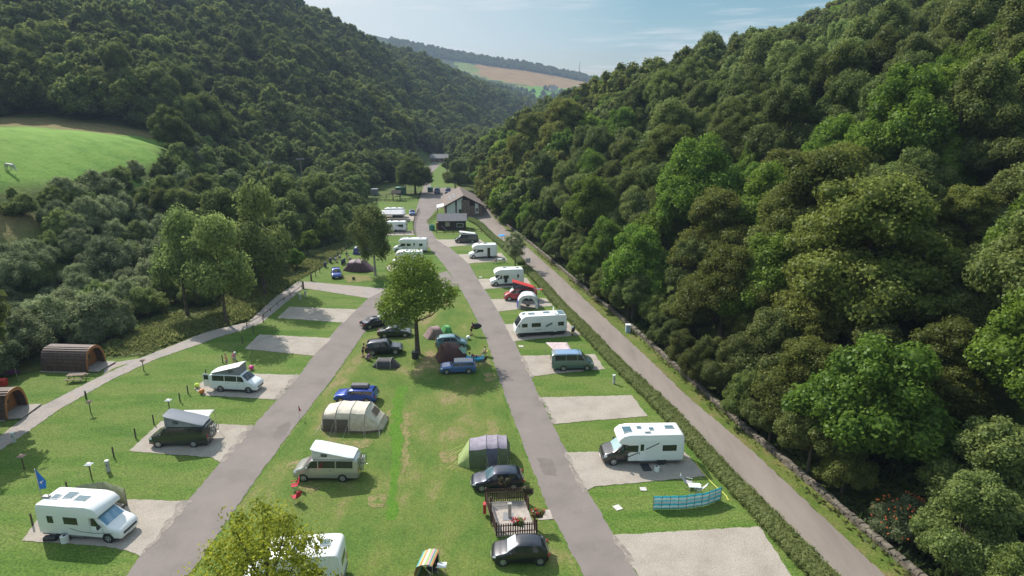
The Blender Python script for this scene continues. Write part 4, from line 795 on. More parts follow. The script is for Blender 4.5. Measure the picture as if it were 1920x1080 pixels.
    for x in wx:
        for s in (1, -1):
            yy = (W/2-.14 if (x < 0 or kind in ('aclass', 'caravan')) else .92); wheel(root, x, s*yy, .34, s); q = MB(); q.cyl((x, s*(yy-.18), .37), (x, s*(yy+.1+(.025 if (x < 0 or kind in ('aclass', 'caravan')) else 0)), .37), .41, .41, 20); q.build('wheel_arch', PLAS, root)
    if kind == 'caravan':
        q = MB(); q.tube([(xf-.2, .6, .5), (xf+1.1, 0, .45), (xf-.2, -.6, .5)], .04); q.box((xf+.35, 0, .75), (.5, .9, .4)); q.build('tow_bar', GREYP, root)
    return root
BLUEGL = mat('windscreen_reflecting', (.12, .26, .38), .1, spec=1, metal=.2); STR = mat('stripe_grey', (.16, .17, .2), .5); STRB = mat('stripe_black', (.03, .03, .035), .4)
# rows of vans and motorhomes -----------------------------------------------------------
v1 = motorhome((228, 1023), (76, 1010), 'low', 6.1, 'white motorhome with blue windscreen beside the blue flag at the lower left', WHITE, wsm=BLUEGL, win=((-2.0, .4), (-.45, 1.0)), door=None, skyl=((-2.1, .45, .45), (-1.2, .7, .7), (-.1, .9, .6)), stripes=[([(-.6, 1.02), (.2, .82), (1.2, .78), (2.6, .86)], .05, STR)])
q = MB(); q.box((-2.75, -.25, 2.84), (.5, .28, .1)); q.tube([(-2.7, -.2, 2.8), (-2.5, -.3, 3.0)], .03); q.build('roof_vent', GREYP, v1)
v2 = motorhome((438, 1126), (650, 1112), 'low', 6.3, 'white motorhome half hidden by the yellowing tree at the bottom edge', WHITE, wsm=GLASSB, win=((-1.5, 1.2), (.2, .7)), skyl=((-2.1, .6, .5), (-.5, .6, .5)), door=-.8)
v3 = motorhome((1130, 876), (1280, 872), 'low', 6.9, 'large white motorhome with black cab and chevron stripe on gravel', paint('black_cab', (.015, .015, .017), .2), H=2.85, wsm=mat('pale_windscreen', (.32, .45, .46), .12, spec=.8), glass=GLASS, win=((-2.2, 1.15),), door=.15, near=1, skyl=((-2.4, .75, .4), (-.8, .4, .4), (.2, .4, .4), (1.3, .75, .9)), stripes=[([(1.55, .75), (.2, 1.35), (-1.3, 2.1)], .10, STRB), ([(1.5, 1.5), (1.2, 1.5)], .55, STRB)])
[MB().box((1.05, s*1.112, 1.62), (1.15, .016, .62)).build('side_window', GLASS, v3, bevel=.004) for s in (1, -1)]
q = MB(); q.box((-.3, .5, 2.98), (.5, .5, .12)); q.cyl((-.4, .5, 2.9), (-.4, .5, 3.1), .05); q.build('satellite_dome', CREAM, v3)
v4 = motorhome((964, 634), (1065, 628), 'aclass', 7.0, 'long white coach-built motorhome with a satellite dish on its roof', WHITE, H=2.85, dark_skirt=True, near=1, win=((.7, 1.2), (-2.7, .75)), door=1.65 if 0 else None, skyl=((2.2, .4, .4), (1.2, .9, .6), (-.9, .9, .5), (-2.8, .8, 1.3)), stripes=[([(.9, .95), (0, .93)], .06, STR), ([(-.6, 1.35), (-1.5, 1.75)], .3, STR)])
q = MB(); rows = []
for i in range(5):
    t = i/4*.42; rows.append([(-1.9+.25*t*t*2, t*math.cos(a*math.pi/8)+.2, 3.45+t*math.sin(a*math.pi/8)) for a in range(16)])
q.ring(rows, True); q.cyl((-1.9, .2, 2.9), (-1.88, .2, 3.35), .035); q.build('satellite_dish', WHITE, v4, True)
v5 = motorhome((921, 538), (981, 535.5), 'alcove', 5.8, 'white motorhome with bulging overcab behind the red camper', WHITE, H=2.9, near=1, win=((.2, .9),), door=-1.9, skyl=((.3, .6, .5), (-1.9, .4, .4)))
q = MB(); q.box((.25, 1.16, 1.1), (.5, .1, .9)); q.build('open_locker', PLAS, v5)
v6 = motorhome((879.5, 486), (932, 484.5), 'alcove', 5.8, 'small white motorhome with open side door behind the thin hedge tree', WHITE, H=2.85, near=1, win=((.4, .9),), door=-1.2, opendoor=True, skyl=((-.6, .8, .5), (.7, .4, .4)))
v8 = motorhome((733, 473.5), (804, 473.5), 'low', 7.3, 'long white motorhome parked beside the top of the big green tree', WHITE, H=2.85, near=1, win=((1.3, .7), (.2, .8), (-2.4, .7)), door=-1.0, skyl=((1.9, .5, .5), (1.0, .6, .5), (.1, .7, .5), (-2.2, .5, .4)), stripes=[([(1.6, .95), (.4, .95)], .12, STR)])
v9 = motorhome((735.5, 499), (792, 498), 'alcove', 6.0, 'white overcab motorhome mostly hidden behind the central green tree', WHITE, near=1, win=((.2, .8),), skyl=((0, .5, .5),))
v10 = motorhome((722, 435.5), (761, 435.5), 'caravan', 5.4, 'white touring caravan inside the timber rails, nearest the birch', WHITE, H=2.6, near=1, W=2.2, win=((1.3, .9), (-1.4, 1.2)), name='caravan', skyl=((1, .5, .5), (-.9, .6, .4)), stripes=[([(-.2, 1.7), (-1.9, 1.2)], .2, STR)])
v11 = motorhome((716, 408), (760, 408), 'caravan', 5.8, 'white touring caravan with grey awning beyond the other caravan', WHITE, H=2.6, near=1, W=2.2, win=((1.3, .9),), name='caravan', skyl=((1, .5, .5), (-.9, .6, .4), (-2.2, .4, .4)))
for v in (v10, v11): v['category'] = 'caravan'
# campers
WSIL = paint('silver_beige', (.42, .42, .38), .5); DGRN = paint('dark_green_grey', (.035, .042, .035), .4); VWHITE = paint('camper_white', (.72, .74, .74), 0)
def camper(front, rear, col, label, pop, L=5.3, **k):
    root, S, L_, W_ = car('camper_van', front, rear, 'van', L, 1.9, col, r=.33, wf=.17, wr=.76, label=label, cat='camper van', **k)
    if pop: poproof(root, L_, W_, *pop)
    return root
c13 = camper((484, 739), (391, 734.5), VWHITE, 'white camper van with its rear door open and white roof raised', (-2.1, .75, 1.97, .95, CREAM, CANV, False), alloy=1) if 0 else camper((484, 739), (391, 734.5), VWHITE, 'white camper van with its rear door open and white roof raised', (-2.3, .85, 1.97, .95, CREAM, CANV, True))
q = MB(); q.box((-2.98, -.75, 1.2), (.75, .05, 1.5)); q.build('open_rear_door', VWHITE, c13, bevel=.02); q = MB(); q.box((-2.98, -.79, 1.55), (.5, .02, .5)); q.build('rear_door_window', GLASS, c13)
q = MB(); q.box((0, 0, .3), (4.4, 1.93, .08)); q.build('sill_trim', PLAS, c13)
c14 = camper((278, 841), (391, 840), DGRN, 'dark green camper van with grey lifted roof and bikes on the back', (-2.35, 1.0, 1.97, 1.0, mat('slate_roof_paint', (.17, .19, .22), .4), CANV, True), wsm=mat('windscreen_cover', (.09, .06, .07), .7))
bikes_on_rack(c14, -2.65, 1.2, 1.9)
c15 = camper((547, 904.5), (674, 905.5), WSIL, 'silver camper van with white roof raised beside the red chairs', (-2.35, 1.0, 1.97, .84, mat('pop_white', (.68, .70, .71), .4), CANVW, True), L=5.4, wsm=mat('windscreen_cover_brown', (.10, .075, .085), .7))
bikes_on_rack(c15, -2.7, 1.2, 1.9)
c7_ = camper((854, 456.5), (895, 456), paint('graphite', (.05, .055, .06), .5), 'graphite camper van with pale high roof on the pitch by the dark cabin', (-2.0, 1.5, 1.97, .55, CREAM, CANVW, True), wsm=SHADE)
c16 = camper((947, 565), (1004, 565), paint('camper_red', (.38, .015, .02), .1), 'red camper van with red lifted roof behind the white awning', (-2.1, 1.2, 1.97, 1.1, mat('red_roof', (.55, .03, .02), .5), CANVD, True), wsm=SHADE)
q = MB(); q.box((-2.9, .2, 1.75), (1.2, .9, .06)); q.build('tailgate', mat('red_roof'), c16, bevel=.02)
q = MB(); q.box((-2.95, .2, 1.79), (.7, .6, .02)); q.build('tailgate_window', GLASSB, c16)
tr, S_, L_, W_ = car('panel_van', (1112, 696), (1037, 697.5), 'van', 4.95, 1.98, paint('blue_green_grey', (.12, .18, .19), .4), r=.34, wf=.17, wr=.73, H=1.05, label='blue-green van with side window below the pale sun sail', cat='van', roofm=mat('blue_roof', (.17, .27, .42), .35, coat=.5))
wv, *_ = car('small_van', (716, 612), (752, 611), 'van', 4.6, 1.8, VWHITE, label='white van largely hidden under the central tree', cat='van')
# cars
BLK = paint('black_paint', (.012, .012, .018), .3); NAVY = paint('navy_paint', (.012, .016, .035), .4)
k1, *_ = car('hatchback', (923, 1064), (1029, 1062), 'hatch', 3.85, 1.68, BLK, wf=.20, wr=.84, label='black hatchback with silver windscreen blind below the fenced water point', wsm=SHADE, glass=GLASS)
k2, *_ = car('hatchback', (890, 925), (978, 920), 'hatch', 4.2, 1.76, NAVY, label='dark navy hatchback between the green tent and the fenced water point', wsm=GLASSB)
k3, *_ = car('estate_car', (621, 757), (707, 759), 'clubman', 4.5, 1.8, paint('bright_blue', (.012, .06, .36), .3), label='bright blue estate car with a roof box behind the beige tent')
q = MB(); q.box((-.5, 0, 1.66), (1.9, .75, .34), top=(.93, .9)); q.build('roof_box', mat('roofbox_grey', (.11, .10, .11), .35), k3, True, bevel=.06)
q = MB(); [q.tube([(x, -.65, 1.42), (x, -.62, 1.5), (x, .62, 1.5), (x, .65, 1.42)], .02) for x in (.1, -1.0)]; q.build('roof_bars', METAL, k3)
k4, *_ = car('estate_car', (751, 666), (688, 668.5), 'suv', 4.6, 1.88, paint('blue_black', (.012, .015, .028), .4), r=.36, label='black off-roader with its rear side door open, by the small dark tent', cat='car')
q = MB(); q.box((-.55, -1.25, .95), (.05, .6, .9)); q.build('open_door', BLK, k4)
k5, *_ = car('saloon_car', (771, 633), (708, 635.5), 'saloon', 4.5, 1.78, paint('dark_olive', (.02, .025, .02), .4), label='dark saloon car parked under the left side of the green tree')
k6, *_ = car('people_carrier', (878, 654), (816, 657), 'mpv', 4.1, 1.7, paint('teal_paint', (.12, .24, .27), .4), label='teal blue people carrier in front of the pink and green tents', r=.3, glass=mat('tinted_blue', (.03, .05, .07), .1, spec=.8))
k7, *_ = car('estate_car', (825, 704), (893, 701.5), 'clubman', 4.2, 1.72, paint('light_blue_paint', (.07, .15, .38), .4), label='light blue car with grey roof in front of the brown dome tent', roofm=mat('grey_roof_paint', (.17, .18, .21), .3, coat=.5), r=.32)
def endcar(name, fpx, ang, shape, L, W, col, label, **k):
    p = G(*fpx); d = Vector((math.cos(ang), math.sin(ang), 0)); n = Vector((-d.y, d.x, 0)); n = n if n.y > 0 else -n
    root, *_ = car(name, (0, 900), (50, 900), shape, L, W, col, label=label, **k); root.location = (p.x, p.y, ZG); root.rotation_euler = (0, 0, ang); return root
k8 = endcar('hatchback', (631, 519), R(-72), 'mpv', 3.9, 1.72, paint('royal_blue', (.02, .06, .30), .3), 'royal blue hatchback facing the camera beside the purple tent', H=.95)
k9 = endcar('hatchback', (773, 403), R(-80), 'hatch', 3.9, 1.7, paint('faded_blue', (.03, .07, .22), .3), 'small blue car beside the caravan awning')
k10 = endcar('saloon_car', (705, 612), R(35), 'saloon', 4.2, 1.7, NAVY, 'dark car showing only its nose left of the central tree')
# ---------------------------------------------------------------- tents
GUY = mat('guy_line', (.55, .55, .45), .6); GUYG = mat('lime_guy_line', (.45, .55, .12), .6); POLE = mat('tent_pole', (.12, .12, .12), .5)
def fabric(nm, c, **k): return mat(nm, c, .75, var=.12, vscale=2.5, bump=.25, bscale=3.5, **k)
def frame_from(front, rear, depth):
    a = G(*front); b = G(*rear); d = (a-b).normalized(); n = Vector((-d.y, d.x, 0)); n = n if n.y > 0 else -n
    mid = (a+b)/2+n*depth/2; return mid, math.atan2(d.y, d.x), (a-b).length
def arch(x, h, hw, n=14, p=.62, x2=None):
    out = []
    for i in range(n+1):
        t = math.pi*i/n; c, s = math.cos(t), math.sin(t); out.append((x+(0 if x2 is None else (x2-x)*s), hw*math.copysign(abs(c)**p, c), h*max(0, s)**p))
    return out
def tunnel(name, front, rear, depth, rows, mats, label, guys=True, gm=None, pm=None, skirt=None, group=None):
    """rows: (x from the middle, height, half width); mats: for each bay (upper, lower) cloth"""
    mid, rz, L = frame_from(front, rear, depth); root = empty(name, (mid.x, mid.y, ZL+.02), rz, label, 'tent', group)
    A = [arch(x, h, hw) for x, h, hw in rows]
    for i in range(len(rows)-1):
        up, lo = mats[i]; sag = [((a[0]+b[0])/2, (a[1]+b[1])/2*.985, (a[2]+b[2])/2*.97) for a, b in zip(A[i], A[i+1])]
        for part, sl_, m in (('side_panel', slice(0, 5), lo), ('roof_panel', slice(4, 11), up), ('side_panel', slice(10, 15), lo)):
            b = MB(); b.ring([A[i][sl_], sag[sl_], A[i+1][sl_]]); b.build(part, m, root, 'full')
    for i, (x, h, hw) in enumerate(rows):
        if h < .4: continue
        q = MB(); q.tube([(p[0], p[1]*1.008, p[2]*1.008) for p in A[i]], .022, 5); q.build('pole', pm or POLE, root)
        if guys:
            q = MB()
            for s in (1, -1): q.tube([(x, s*hw*.93, h*.62), (x+(.35 if x > 0 else -.35), s*(hw+1.0), .0)], .010, 4); q.tube([(x, s*hw*.99, h*.3), (x, s*(hw+.5), 0)], .010, 4)
            q.build('guy_line', gm or GUY, root)
    if skirt:
        q = MB(); n = 14
        for s in (1, -1):
            q.ring([[(x, s*(hw+.02), 0.0) for x, h, hw in rows], [(x, s*(hw+.01), .2) for x, h, hw in rows]])
        q.build('mud_skirt', skirt, root)
    return root
SAND = fabric('sand_canvas', (.52, .44, .33)); SANDL = fabric('cream_canvas', (.58, .52, .42)); BRN = fabric('brown_mesh', (.10, .075, .06)); BRNSK = fabric('brown_skirt', (.14, .09, .07))
t1 = tunnel('tunnel_tent', (604, 811), (713, 814), 3.4, [(3.0, .9, 1.25), (2.75, 1.75, 1.5), (1.45, 2.1, 1.7), (.1, 2.1, 1.7), (-1.3, 2.05, 1.7), (-2.55, .7, 1.35), (-2.85, .05, 1.2)], [(SANDL, SAND), (SANDL, SAND), (SANDL, SAND), (SANDL, SAND), (SANDL, SAND), (SAND, SAND)], 'large cream tunnel tent with mesh side panels in front of the bright blue car', skirt=BRNSK)
for x in (2.05, .8):
    for s in (-1, 1):
        q = MB(); q.ring([[(x-.56, s*1.72, .22), (x+.56, s*1.72, .22)], [(x-.56, s*1.715, .75), (x+.56, s*1.715, .75)], [(x-.56, s*1.60, 1.3), (x+.56, s*1.60, 1.3)]]); q.build('mesh_window', BRN, t1)
q = MB(); q.ring([[(-1.75, -.55, 1.74), (-1.75, .55, 1.74)], [(-2.25, -.6, 1.22), (-2.25, .6, 1.22)]]); q.build('end_window', BRN, t1)
GRN = fabric('olive_tent', (.085, .11, .05)); LIM = fabric('lime_tent', (.27, .34, .13)); PUR = fabric('purple_grey_tent', (.24, .21, .26)); DGR = fabric('grey_tent_panel', (.09, .085, .12))
t2 = tunnel('tunnel_tent', (861, 883), (959, 881), 3.2, [(2.35, .05, .9), (1.35, 1.75, 1.35), (-.1, 2.0, 1.5), (-1.05, 2.05, 1.5), (-1.85, 1.95, 1.45), (-2.1, 1.2, 1.35)], [(LIM, LIM), (PUR, GRN), (PUR, DGR), (PUR, GRN), (GRN, GRN)], 'green and purple tunnel tent above the dark navy hatchback', gm=GUYG)
q = MB()
for y in (-1.1, -.4, .4, 1.1): q.tube([(1.9, y, .9), (3.3, y*1.3, 0)], .014, 4)
q.build('porch_guy_line', GUYG, t2)
DKT = fabric('charcoal_tent', (.05, .045, .05))
t3 = tunnel('small_tunnel_tent', (694, 692), (746, 693), 1.7, [(1.55, .03, .4), (.85, .95, .8), (-.75, 1.0, .85), (-1.75, .03, .35)], [(DKT, DKT)]*3, 'small charcoal tunnel tent below the black off-roader', pm=GUY, guys=False)
BRT = fabric('maroon_tent', (.085, .035, .03))
t4 = tunnel('dome_tent', (827, 683), (878, 677), 2.9, [(1.95, .05, 1.2), (1.2, 1.75, 1.35), (.5, 2.0, 1.4), (-.6, 1.75, 1.4), (-1.4, 1.1, 1.2), (-1.9, .05, .9)], [(BRT, BRT)]*5, 'maroon dome tent behind the light blue car', guys=False, pm=BRT)
PRT = fabric('plum_tent', (.11, .06, .075)); PRL = fabric('faded_plum_tent', (.25, .19, .20))
t5 = tunnel('tunnel_tent', (640, 510), (695, 512), 3.6, [(3.0, .05, .9), (1.75, 1.85, 1.5), (.4, 2.1, 1.7), (-.9, 1.9, 1.6), (-3.0, .05, 1.0)], [(PRT, PRT), (PRL, PRT), (PRL, PRT), (PRT, PRT)], 'plum tunnel tent under the tall birch', guys=False, pm=PRT)
PK = fabric('dusty_pink_tent', (.24, .16, .15)); GN = fabric('leaf_green_tent', (.10, .36, .10))
t6 = tunnel('ridge_tent', (805, 638), (836, 632), 2.0, [(1.35, .03, .9), (.5, 1.35, 1.0), (-.6, 1.3, 1.0), (-1.3, .03, .8)], [(PK, PK)]*3, 'dusty pink tent behind the teal people carrier', guys=False)
t6b = tunnel('small_dome_tent', (834, 631), (851, 627), 1.6, [(.75, .03, .6), (.3, 1.15, .75), (-.35, 1.1, .75), (-.75, .03, .6)], [(GN, GN)]*3, 'bright green little tent behind the teal people carrier', guys=False)
BLT = fabric('blue_tent', (.05, .06, .22)); GRT = fabric('pale_grey_tent', (.35, .36, .4))
t7 = tunnel('dome_tent', (661, 478), (690, 479), 3.2, [(1.9, .05, 1.2), (1.5, 1.5, 1.5), (.2, 2.0, 1.6), (-1.7, .6, 1.2), (-2.1, .05, 1.0)], [(BLT, BLT), (GRT, BLT), (BLT, BLT), (BLT, BLT)], 'blue and grey tent half hidden behind the tall birch', guys=False)
# drive-away awning by the red camper
AW = fabric('white_awning', (.6, .6, .62)); AWB = fabric('royal_blue_cloth', (.02, .04, .35))
mid, rz, _l = frame_from((970, 580), (1010, 580), 2.4); aw = empty('drive_away_awning', (mid.x, mid.y, ZG), 0, 'white and blue dome awning in front of the red camper', 'awning')
A = [arch(0, h, hw, 14, .75) for h, hw in ((2.15, 1.55), (2.3, 1.7), (2.1, 1.6))]; A = [[(p[1], y, p[2]) for p in a] for a, y in zip(A, (1.2, .2, -1.1))]
for nm, sl_, m in (('roof_panel', slice(2, 13), AW), ('side_panel', slice(0, 3), AWB), ('side_panel', slice(12, 15), AWB)):
    q = MB(); q.ring([a[sl_] for a in A]); q.build(nm, m, aw, 'full')
q = MB(); [q.tube(a, .03, 5) for a in A]; q.build('pole', POLE, aw)
q = MB(); f_ = [p for p in A[2]]; inner = [(p[0]*.72, p[1]-.005, max(0, p[2]*.80)) for p in f_]; q.ring([f_, inner]); q.build('front_panel', AW, aw)
# ---------------------------------------------------------------- sun sails, windbreaks, flag, seats
def sail(name, pts, m, label, poles=(), cat='awning', th=.015):
    c = sum((Vector(p) for p in pts), Vector())/len(pts); root = empty(name, (c.x, c.y, 0), 0, label, cat); q = MB(); n = 6; rows = []
    P = [Vector(p) for p in pts]
    for i in range(n+1):
        rows.append([P[0].lerp(P[3], j/n).lerp(P[1].lerp(P[2], j/n), i/n)-Vector((c.x, c.y, .22*math.sin(math.pi*i/n)*math.sin(math.pi*j/n))) for j in range(n+1)])
    q.ring(rows); o = q.build('cloth', m, root, 'full'); md = o.modifiers.new('t', 'SOLIDIFY'); md.thickness = th
    for a in poles: k = MB(); k.tube([(a[0]-c.x, a[1]-c.y, ZG), (a[0]-c.x, a[1]-c.y, a[2]+.05)], .02); k.build('pole', METAL, root)
    return root
a = [G(1023, 642, 1.9), G(1063, 642, 2.0), G(1073, 658, 1.9), G(1040, 658, 1.9)]
sail('sun_sail', a, fabric('dusty_rose_cloth', (.48, .38, .38)), 'pale pink sun sail stretched behind the blue-green van', poles=(a[0], a[1]))
a = [G(345, 769, 2.2), G(402, 768, 2.1), G(386, 787, 2.0), G(352, 786, 2.1)]
sail('sun_sail', a, fabric('white_sail', (.62, .61, .58)), 'white sun sail beside the dark green camper van', poles=(a[1], a[0]))
a = [G(714, 394, 2.3), G(760, 393, 2.4), G(760, 402, 2.0), G(714, 402, 2.0)]
sail('caravan_awning', a, fabric('grey_awning', (.36, .36, .38)), 'grey awning roof in front of the farther caravan', poles=(a[2], a[3]))
def windbreak(pts, h, m, label, name='windbreak', np_=9, seam=None):
    P = [G(*p) for p in pts]; c = P[0]; root = empty(name, (c.x, c.y, 0), 0, label, 'windbreak'); L_ = [0]
    for a, b in zip(P[:-1], P[1:]): L_.append(L_[-1]+(b-a).length)
    def at(s): s *= L_[-1]; return Vector((np.interp(s, L_, [p.x for p in P]), np.interp(s, L_, [p.y for p in P]), 0))-Vector((c.x, c.y, 0))
    ma = m if isinstance(m, list) else [m]; ns = len(ma); q = MB(); nr = 28
    for k in range(ns):
        q.cur = k; q.ring([[at(i/nr)+Vector((0, .05*math.sin(i*math.pi*np_/nr)**2, .06+h*(k+e)/ns)) for i in range(nr+1)] for e in (0, 1)])
    o = q.build('cloth', ma, root, 'full'); md = o.modifiers.new('t', 'SOLIDIFY'); md.thickness = .012
    for i in range(np_+1): k = MB(); p = at(i/np_); k.cyl(p, p+Vector((0, 0, h+.14)), .018); k.build('post', seam or POLE, root)
    return root
TQ = fabric('turquoise', (.05, .58, .72)); PB = fabric('pale_blue_white', (.80, .88, .90)); TQ2 = fabric('mid_turquoise', (.25, .68, .80)); GW = fabric('grey_white', (.62, .66, .72))
windbreak([(1224, 957), (1281, 956), (1322, 950), (1351, 939)], 1.15, [TQ2, PB, TQ, GW, TQ2, PB, TQ], 'turquoise and white striped windbreak on the lawn by the hedge')
windbreak([(150, 944), (200, 936), (240, 950)], 1.5, fabric('khaki_mesh', (.22, .24, .14)), 'khaki windbreak behind the lower left motorhome', np_=3)
windbreak([(640, 498), (648, 493)], 1.0, fabric('navy_cloth', (.03, .03, .1)), 'short navy windbreak by the wire fence near the royal blue hatchback', np_=2)
p = G(84, 958); fl = empty('flag', (p.x, p.y, 0), 0, 'blue feather flag with a white bird mark behind the lower left motorhome', 'flag')
q = MB(); q.tube([(0, 0, 0), (0, 0, 3.6)], .025); q.build('pole', METAL, fl); q = MB(); q.ring([[(0, 0, 3.65), (.04, 0, 3.6)], [(0, 0, 3.2), (.32, .05, 3.05)], [(0, 0, 2.6), (.55, .1, 2.55)], [(0, 0, 1.9), (.46, .08, 1.9)]]); o = q.build('cloth', fabric('flag_blue', (.02, .16, .55)), fl)
q = MB(); q.add([(.12, .015, 2.5), (.45, .06, 2.62), (.25, .03, 2.42), (.3, .04, 2.25)], [(0, 1, 2), (0, 2, 3)]); [q.v.append((v[0], v[1]-.03, v[2])) for v in []]; q.v = [(v[0], v[1]-.03, v[2]) for v in q.v]; q.build('bird_mark', mat('flag_white', (.8, .8, .8), .7), fl)
p = G(42+520, 784); p = G(562, 786); fl = empty('windsock', (p.x, p.y, 0), 0, 'small red and white pennant on a stick by the left road', 'flag'); q = MB(); q.tube([(0, 0, 0), (0, 0, 1.5)], .015, 4); q.build('pole', METAL, fl); q = MB(); q.ring([[(0, 0, 1.5), (.02, 0, 1.5)], [(0, 0, .9), (.25, 0, .85)]]); q.build('pennant', fabric('red_pennant', (.45, .06, .06)), fl)
def chair(loc, rz, m, label, name='camping_chair', fr=None, group=None, recl=0):
    r = empty(name, loc, rz, label, 'chair', group); fr = fr or METAL
    q = MB(); q.box((0, 0, .43), (.5, .5, .03)); q.build('seat', m, r)
    q = MB(); q.ring([[(-.24, -.25, .43), (-.24, .25, .43)], [(-.38-recl*.2, -.25, .75), (-.38-recl*.2, .25, .75)], [(-.42-recl*.45, -.25, 1.0), (-.42-recl*.45, .25, 1.0)]]); o = q.build('backrest', m, r); md = o.modifiers.new('t', 'SOLIDIFY'); md.thickness = .03
    for s in (1, -1):
        q = MB(); q.tube([(.24, s*.27, 0), (-.26, s*.27, .45)], .016, 5); q.tube([(-.26, s*.27, 0), (.24, s*.27, .45), (.24, s*.27, .62)], .016, 5); q.build('leg', fr, r)
        q = MB(); q.box((0, s*.28, .63), (.5, .05, .03)); q.build('armrest', m, r)
    return r
REDC = fabric('crimson_cloth', (.45, .015, .04)); GREYC = fabric('pale_grey_cloth', (.45, .43, .43)); DKC = fabric('dark_cloth', (.03, .03, .035))
def GZ(px, py, z=ZL+.02): p = G(px, py); return (p.x, p.y, z)
chair(GZ(553, 919), R(200), REDC, 'red camping chair beside the front wheel of the silver camper van'); chair(GZ(556, 941), R(150), REDC, 'red camping chair with pale frame, the one farther below the silver camper van')
chair(GZ(1291, 914), R(-20), GREYC, 'grey folding recliner left of the small white table', recl=.6); chair(GZ(1308, 925), R(150), GREYC, 'grey folding recliner between the white table and the striped windbreak', recl=.6)
def table(loc, rz, w_, l_, h, m, label, name='camping_table'):
    r = empty(name, loc, rz, label, 'table'); q = MB(); q.box((0, 0, h), (l_, w_, .04)); q.build('table_top', m, r, bevel=.01)
    for s in (1, -1):
        q = MB(); q.tube([(s*l_*.4, -w_*.4, 0), (s*l_*.3, w_*.4, h)], .015, 5); q.tube([(s*l_*.4, w_*.4, 0), (s*l_*.3, -w_*.4, h)], .015, 5); q.build('leg', METAL, r)
    return r
table(GZ(1301, 925), R(-5), .6, .95, .68, CREAM, 'small white folding table on the lawn between two grey recliners'); table(GZ(829, 1076), 0, .5, .6, .65, mat('bright_white', (.8, .8, .8), .5), 'small white table in front of the striped beach shelter')
table(GZ(1000, 579, ZG), 0, .5, .9, .6, CREAM, 'pale table inside the white and blue awning'); chair(GZ(990, 579, ZG), 0, DKC, 'dark chair inside the white and blue awning')
chair(GZ(812, 1079), R(-40), DKC, 'dark camping chair under the striped beach shelter')
STRIPE = [fabric(n, c) for n, c in (('st_teal', (.08, .30, .34)), ('st_yellow', (.42, .36, .12)), ('st_orange', (.42, .18, .07)), ('st_cream', (.6, .56, .42)), ('st_green', (.22, .38, .12)), ('st_pink', (.55, .25, .25)))]
p = G(806, 1080); bs = empty('beach_shelter', (p.x, p.y, ZL), R(-10), 'multicoloured striped beach shelter at the bottom edge of the green', 'shelter'); q = MB(); N = 16
prof = [(-.75, 0), (-.8, .7), (-.62, 1.2), (-.25, 1.42), (.2, 1.5), (.45, 1.42)]
cum = 0
for i in range(len(prof)-1):
    (x0, z0), (x1, z1) = prof[i], prof[i+1]
    for k in range(3):
        q.cur = (i*3+k) % 6; f0, f1 = k/3, (k+1)/3; q.ring([[(x0+(x1-x0)*f, y, z0+(z1-z0)*f) for y in (-.75, .75)] for f in (f0, f1)])
o = q.build('striped_cloth', STRIPE, bs); md = o.modifiers.new('t', 'SOLIDIFY'); md.thickness = .02
q = MB(); [q.tube([(.42, y, 0), (.45, y, 1.42), (-.25, y, 1.4), (-.78, y, 0)], .02) for y in (-.76, .76)]; q.build('frame', METAL, bs)
q = MB(); q.ring([[(-.7, .74, .1), (-.6, .74, 1.1)], [(.4, .74, .1), (.4, .74, 1.3)]]); q.build('side_cloth', DKC, bs)
# ---------------------------------------------------------------- fenced water point
TIM = mat('dark_stained_timber', (.075, .04, .03), .75, var=.3, vscale=6); SLAB = mat('paving_slab', (.36, .31, .27), .85, var=.15, vscale=3, bump=.3, bscale=9); STN = mat('stone_block', (.36, .33, .29), .85, var=.25, vscale=5, bump=.5)
A_, B_, C_, D_ = G(911, 945), G(984, 941), G(1006, 1003), G(931, 1008)
wp = empty('fenced_water_point', tuple(D_), 0, 'square picket enclosure with paved floor and a tap post between two dark cars', 'enclosure')
def rel(v, z=0): return Vector((v.x-D_.x, v.y-D_.y, z))
q = MB(); q.add([rel(v, z) for z in (.02, .16) for v in (A_, B_, C_, D_)], [(0, 1, 2, 3), (4, 5, 6, 7), (0, 1, 5, 4), (1, 2, 6, 5), (2, 3, 7, 6), (3, 0, 4, 7)]); q.build('paved_floor', SLAB, wp)
def pickets(a, b, h=.95, z=.16):
    q = MB(); L_ = (b-a).length; n = int(L_/.16); d = (b-a).normalized(); ang = math.atan2(d.y, d.x)
    for i in range(n+1): q.box(rel(a.lerp(b, i/n), z+h/2), (.085, .022, h), rz=ang)
    for zz in (.25, .75): q.box(rel((a+b)/2, z+zz)+Vector((-d.y, d.x, 0))*.035, (L_, .04, .07), rz=ang)
    for p in (a, b): q.box(rel(p, z+h/2+.05), (.11, .11, h+.12), rz=ang)
    q.build('picket_panel', TIM, wp)
pickets(D_, C_); pickets(A_, D_); pickets(A_, B_, 1.15); pickets(B_, B_.lerp(C_, .3)); pickets(B_.lerp(C_, .82), C_)
q = MB(); p = rel(G(956, 974)); q.box(p+Vector((0, 0, .75)), (.24, .24, 1.2)); q.box(p+Vector((0, 0, 1.38)), (.3, .3, .06)); q.build('tap_post', STN, wp, bevel=.02)
q = MB(); p = rel(G(953, 972)); q.box(p+Vector((0, 0, .17)), (.75, .9, .03)); q.build('drain_grate', GREYP, wp)
q = MB(); p = rel(G(921, 985)); q.box(p+Vector((0, 0, 1.25)), (.1, .1, 2.3)); q.box(p+Vector((0, 0, 2.1)), (.55, .07, .07)); q.build('sign_post', TIM, wp)
q = MB(); p = rel(G(909, 966)); q.box(p+Vector((0, -.02, .65)), (.22, .4, .8)); q.build('fire_point_box', mat('fire_red', (.45, .03, .03), .5), wp, bevel=.02); q = MB(); q.box(p+Vector((-.115, -.02, .75)), (.012, .28, .3)); q.build('notice', CREAM, wp)
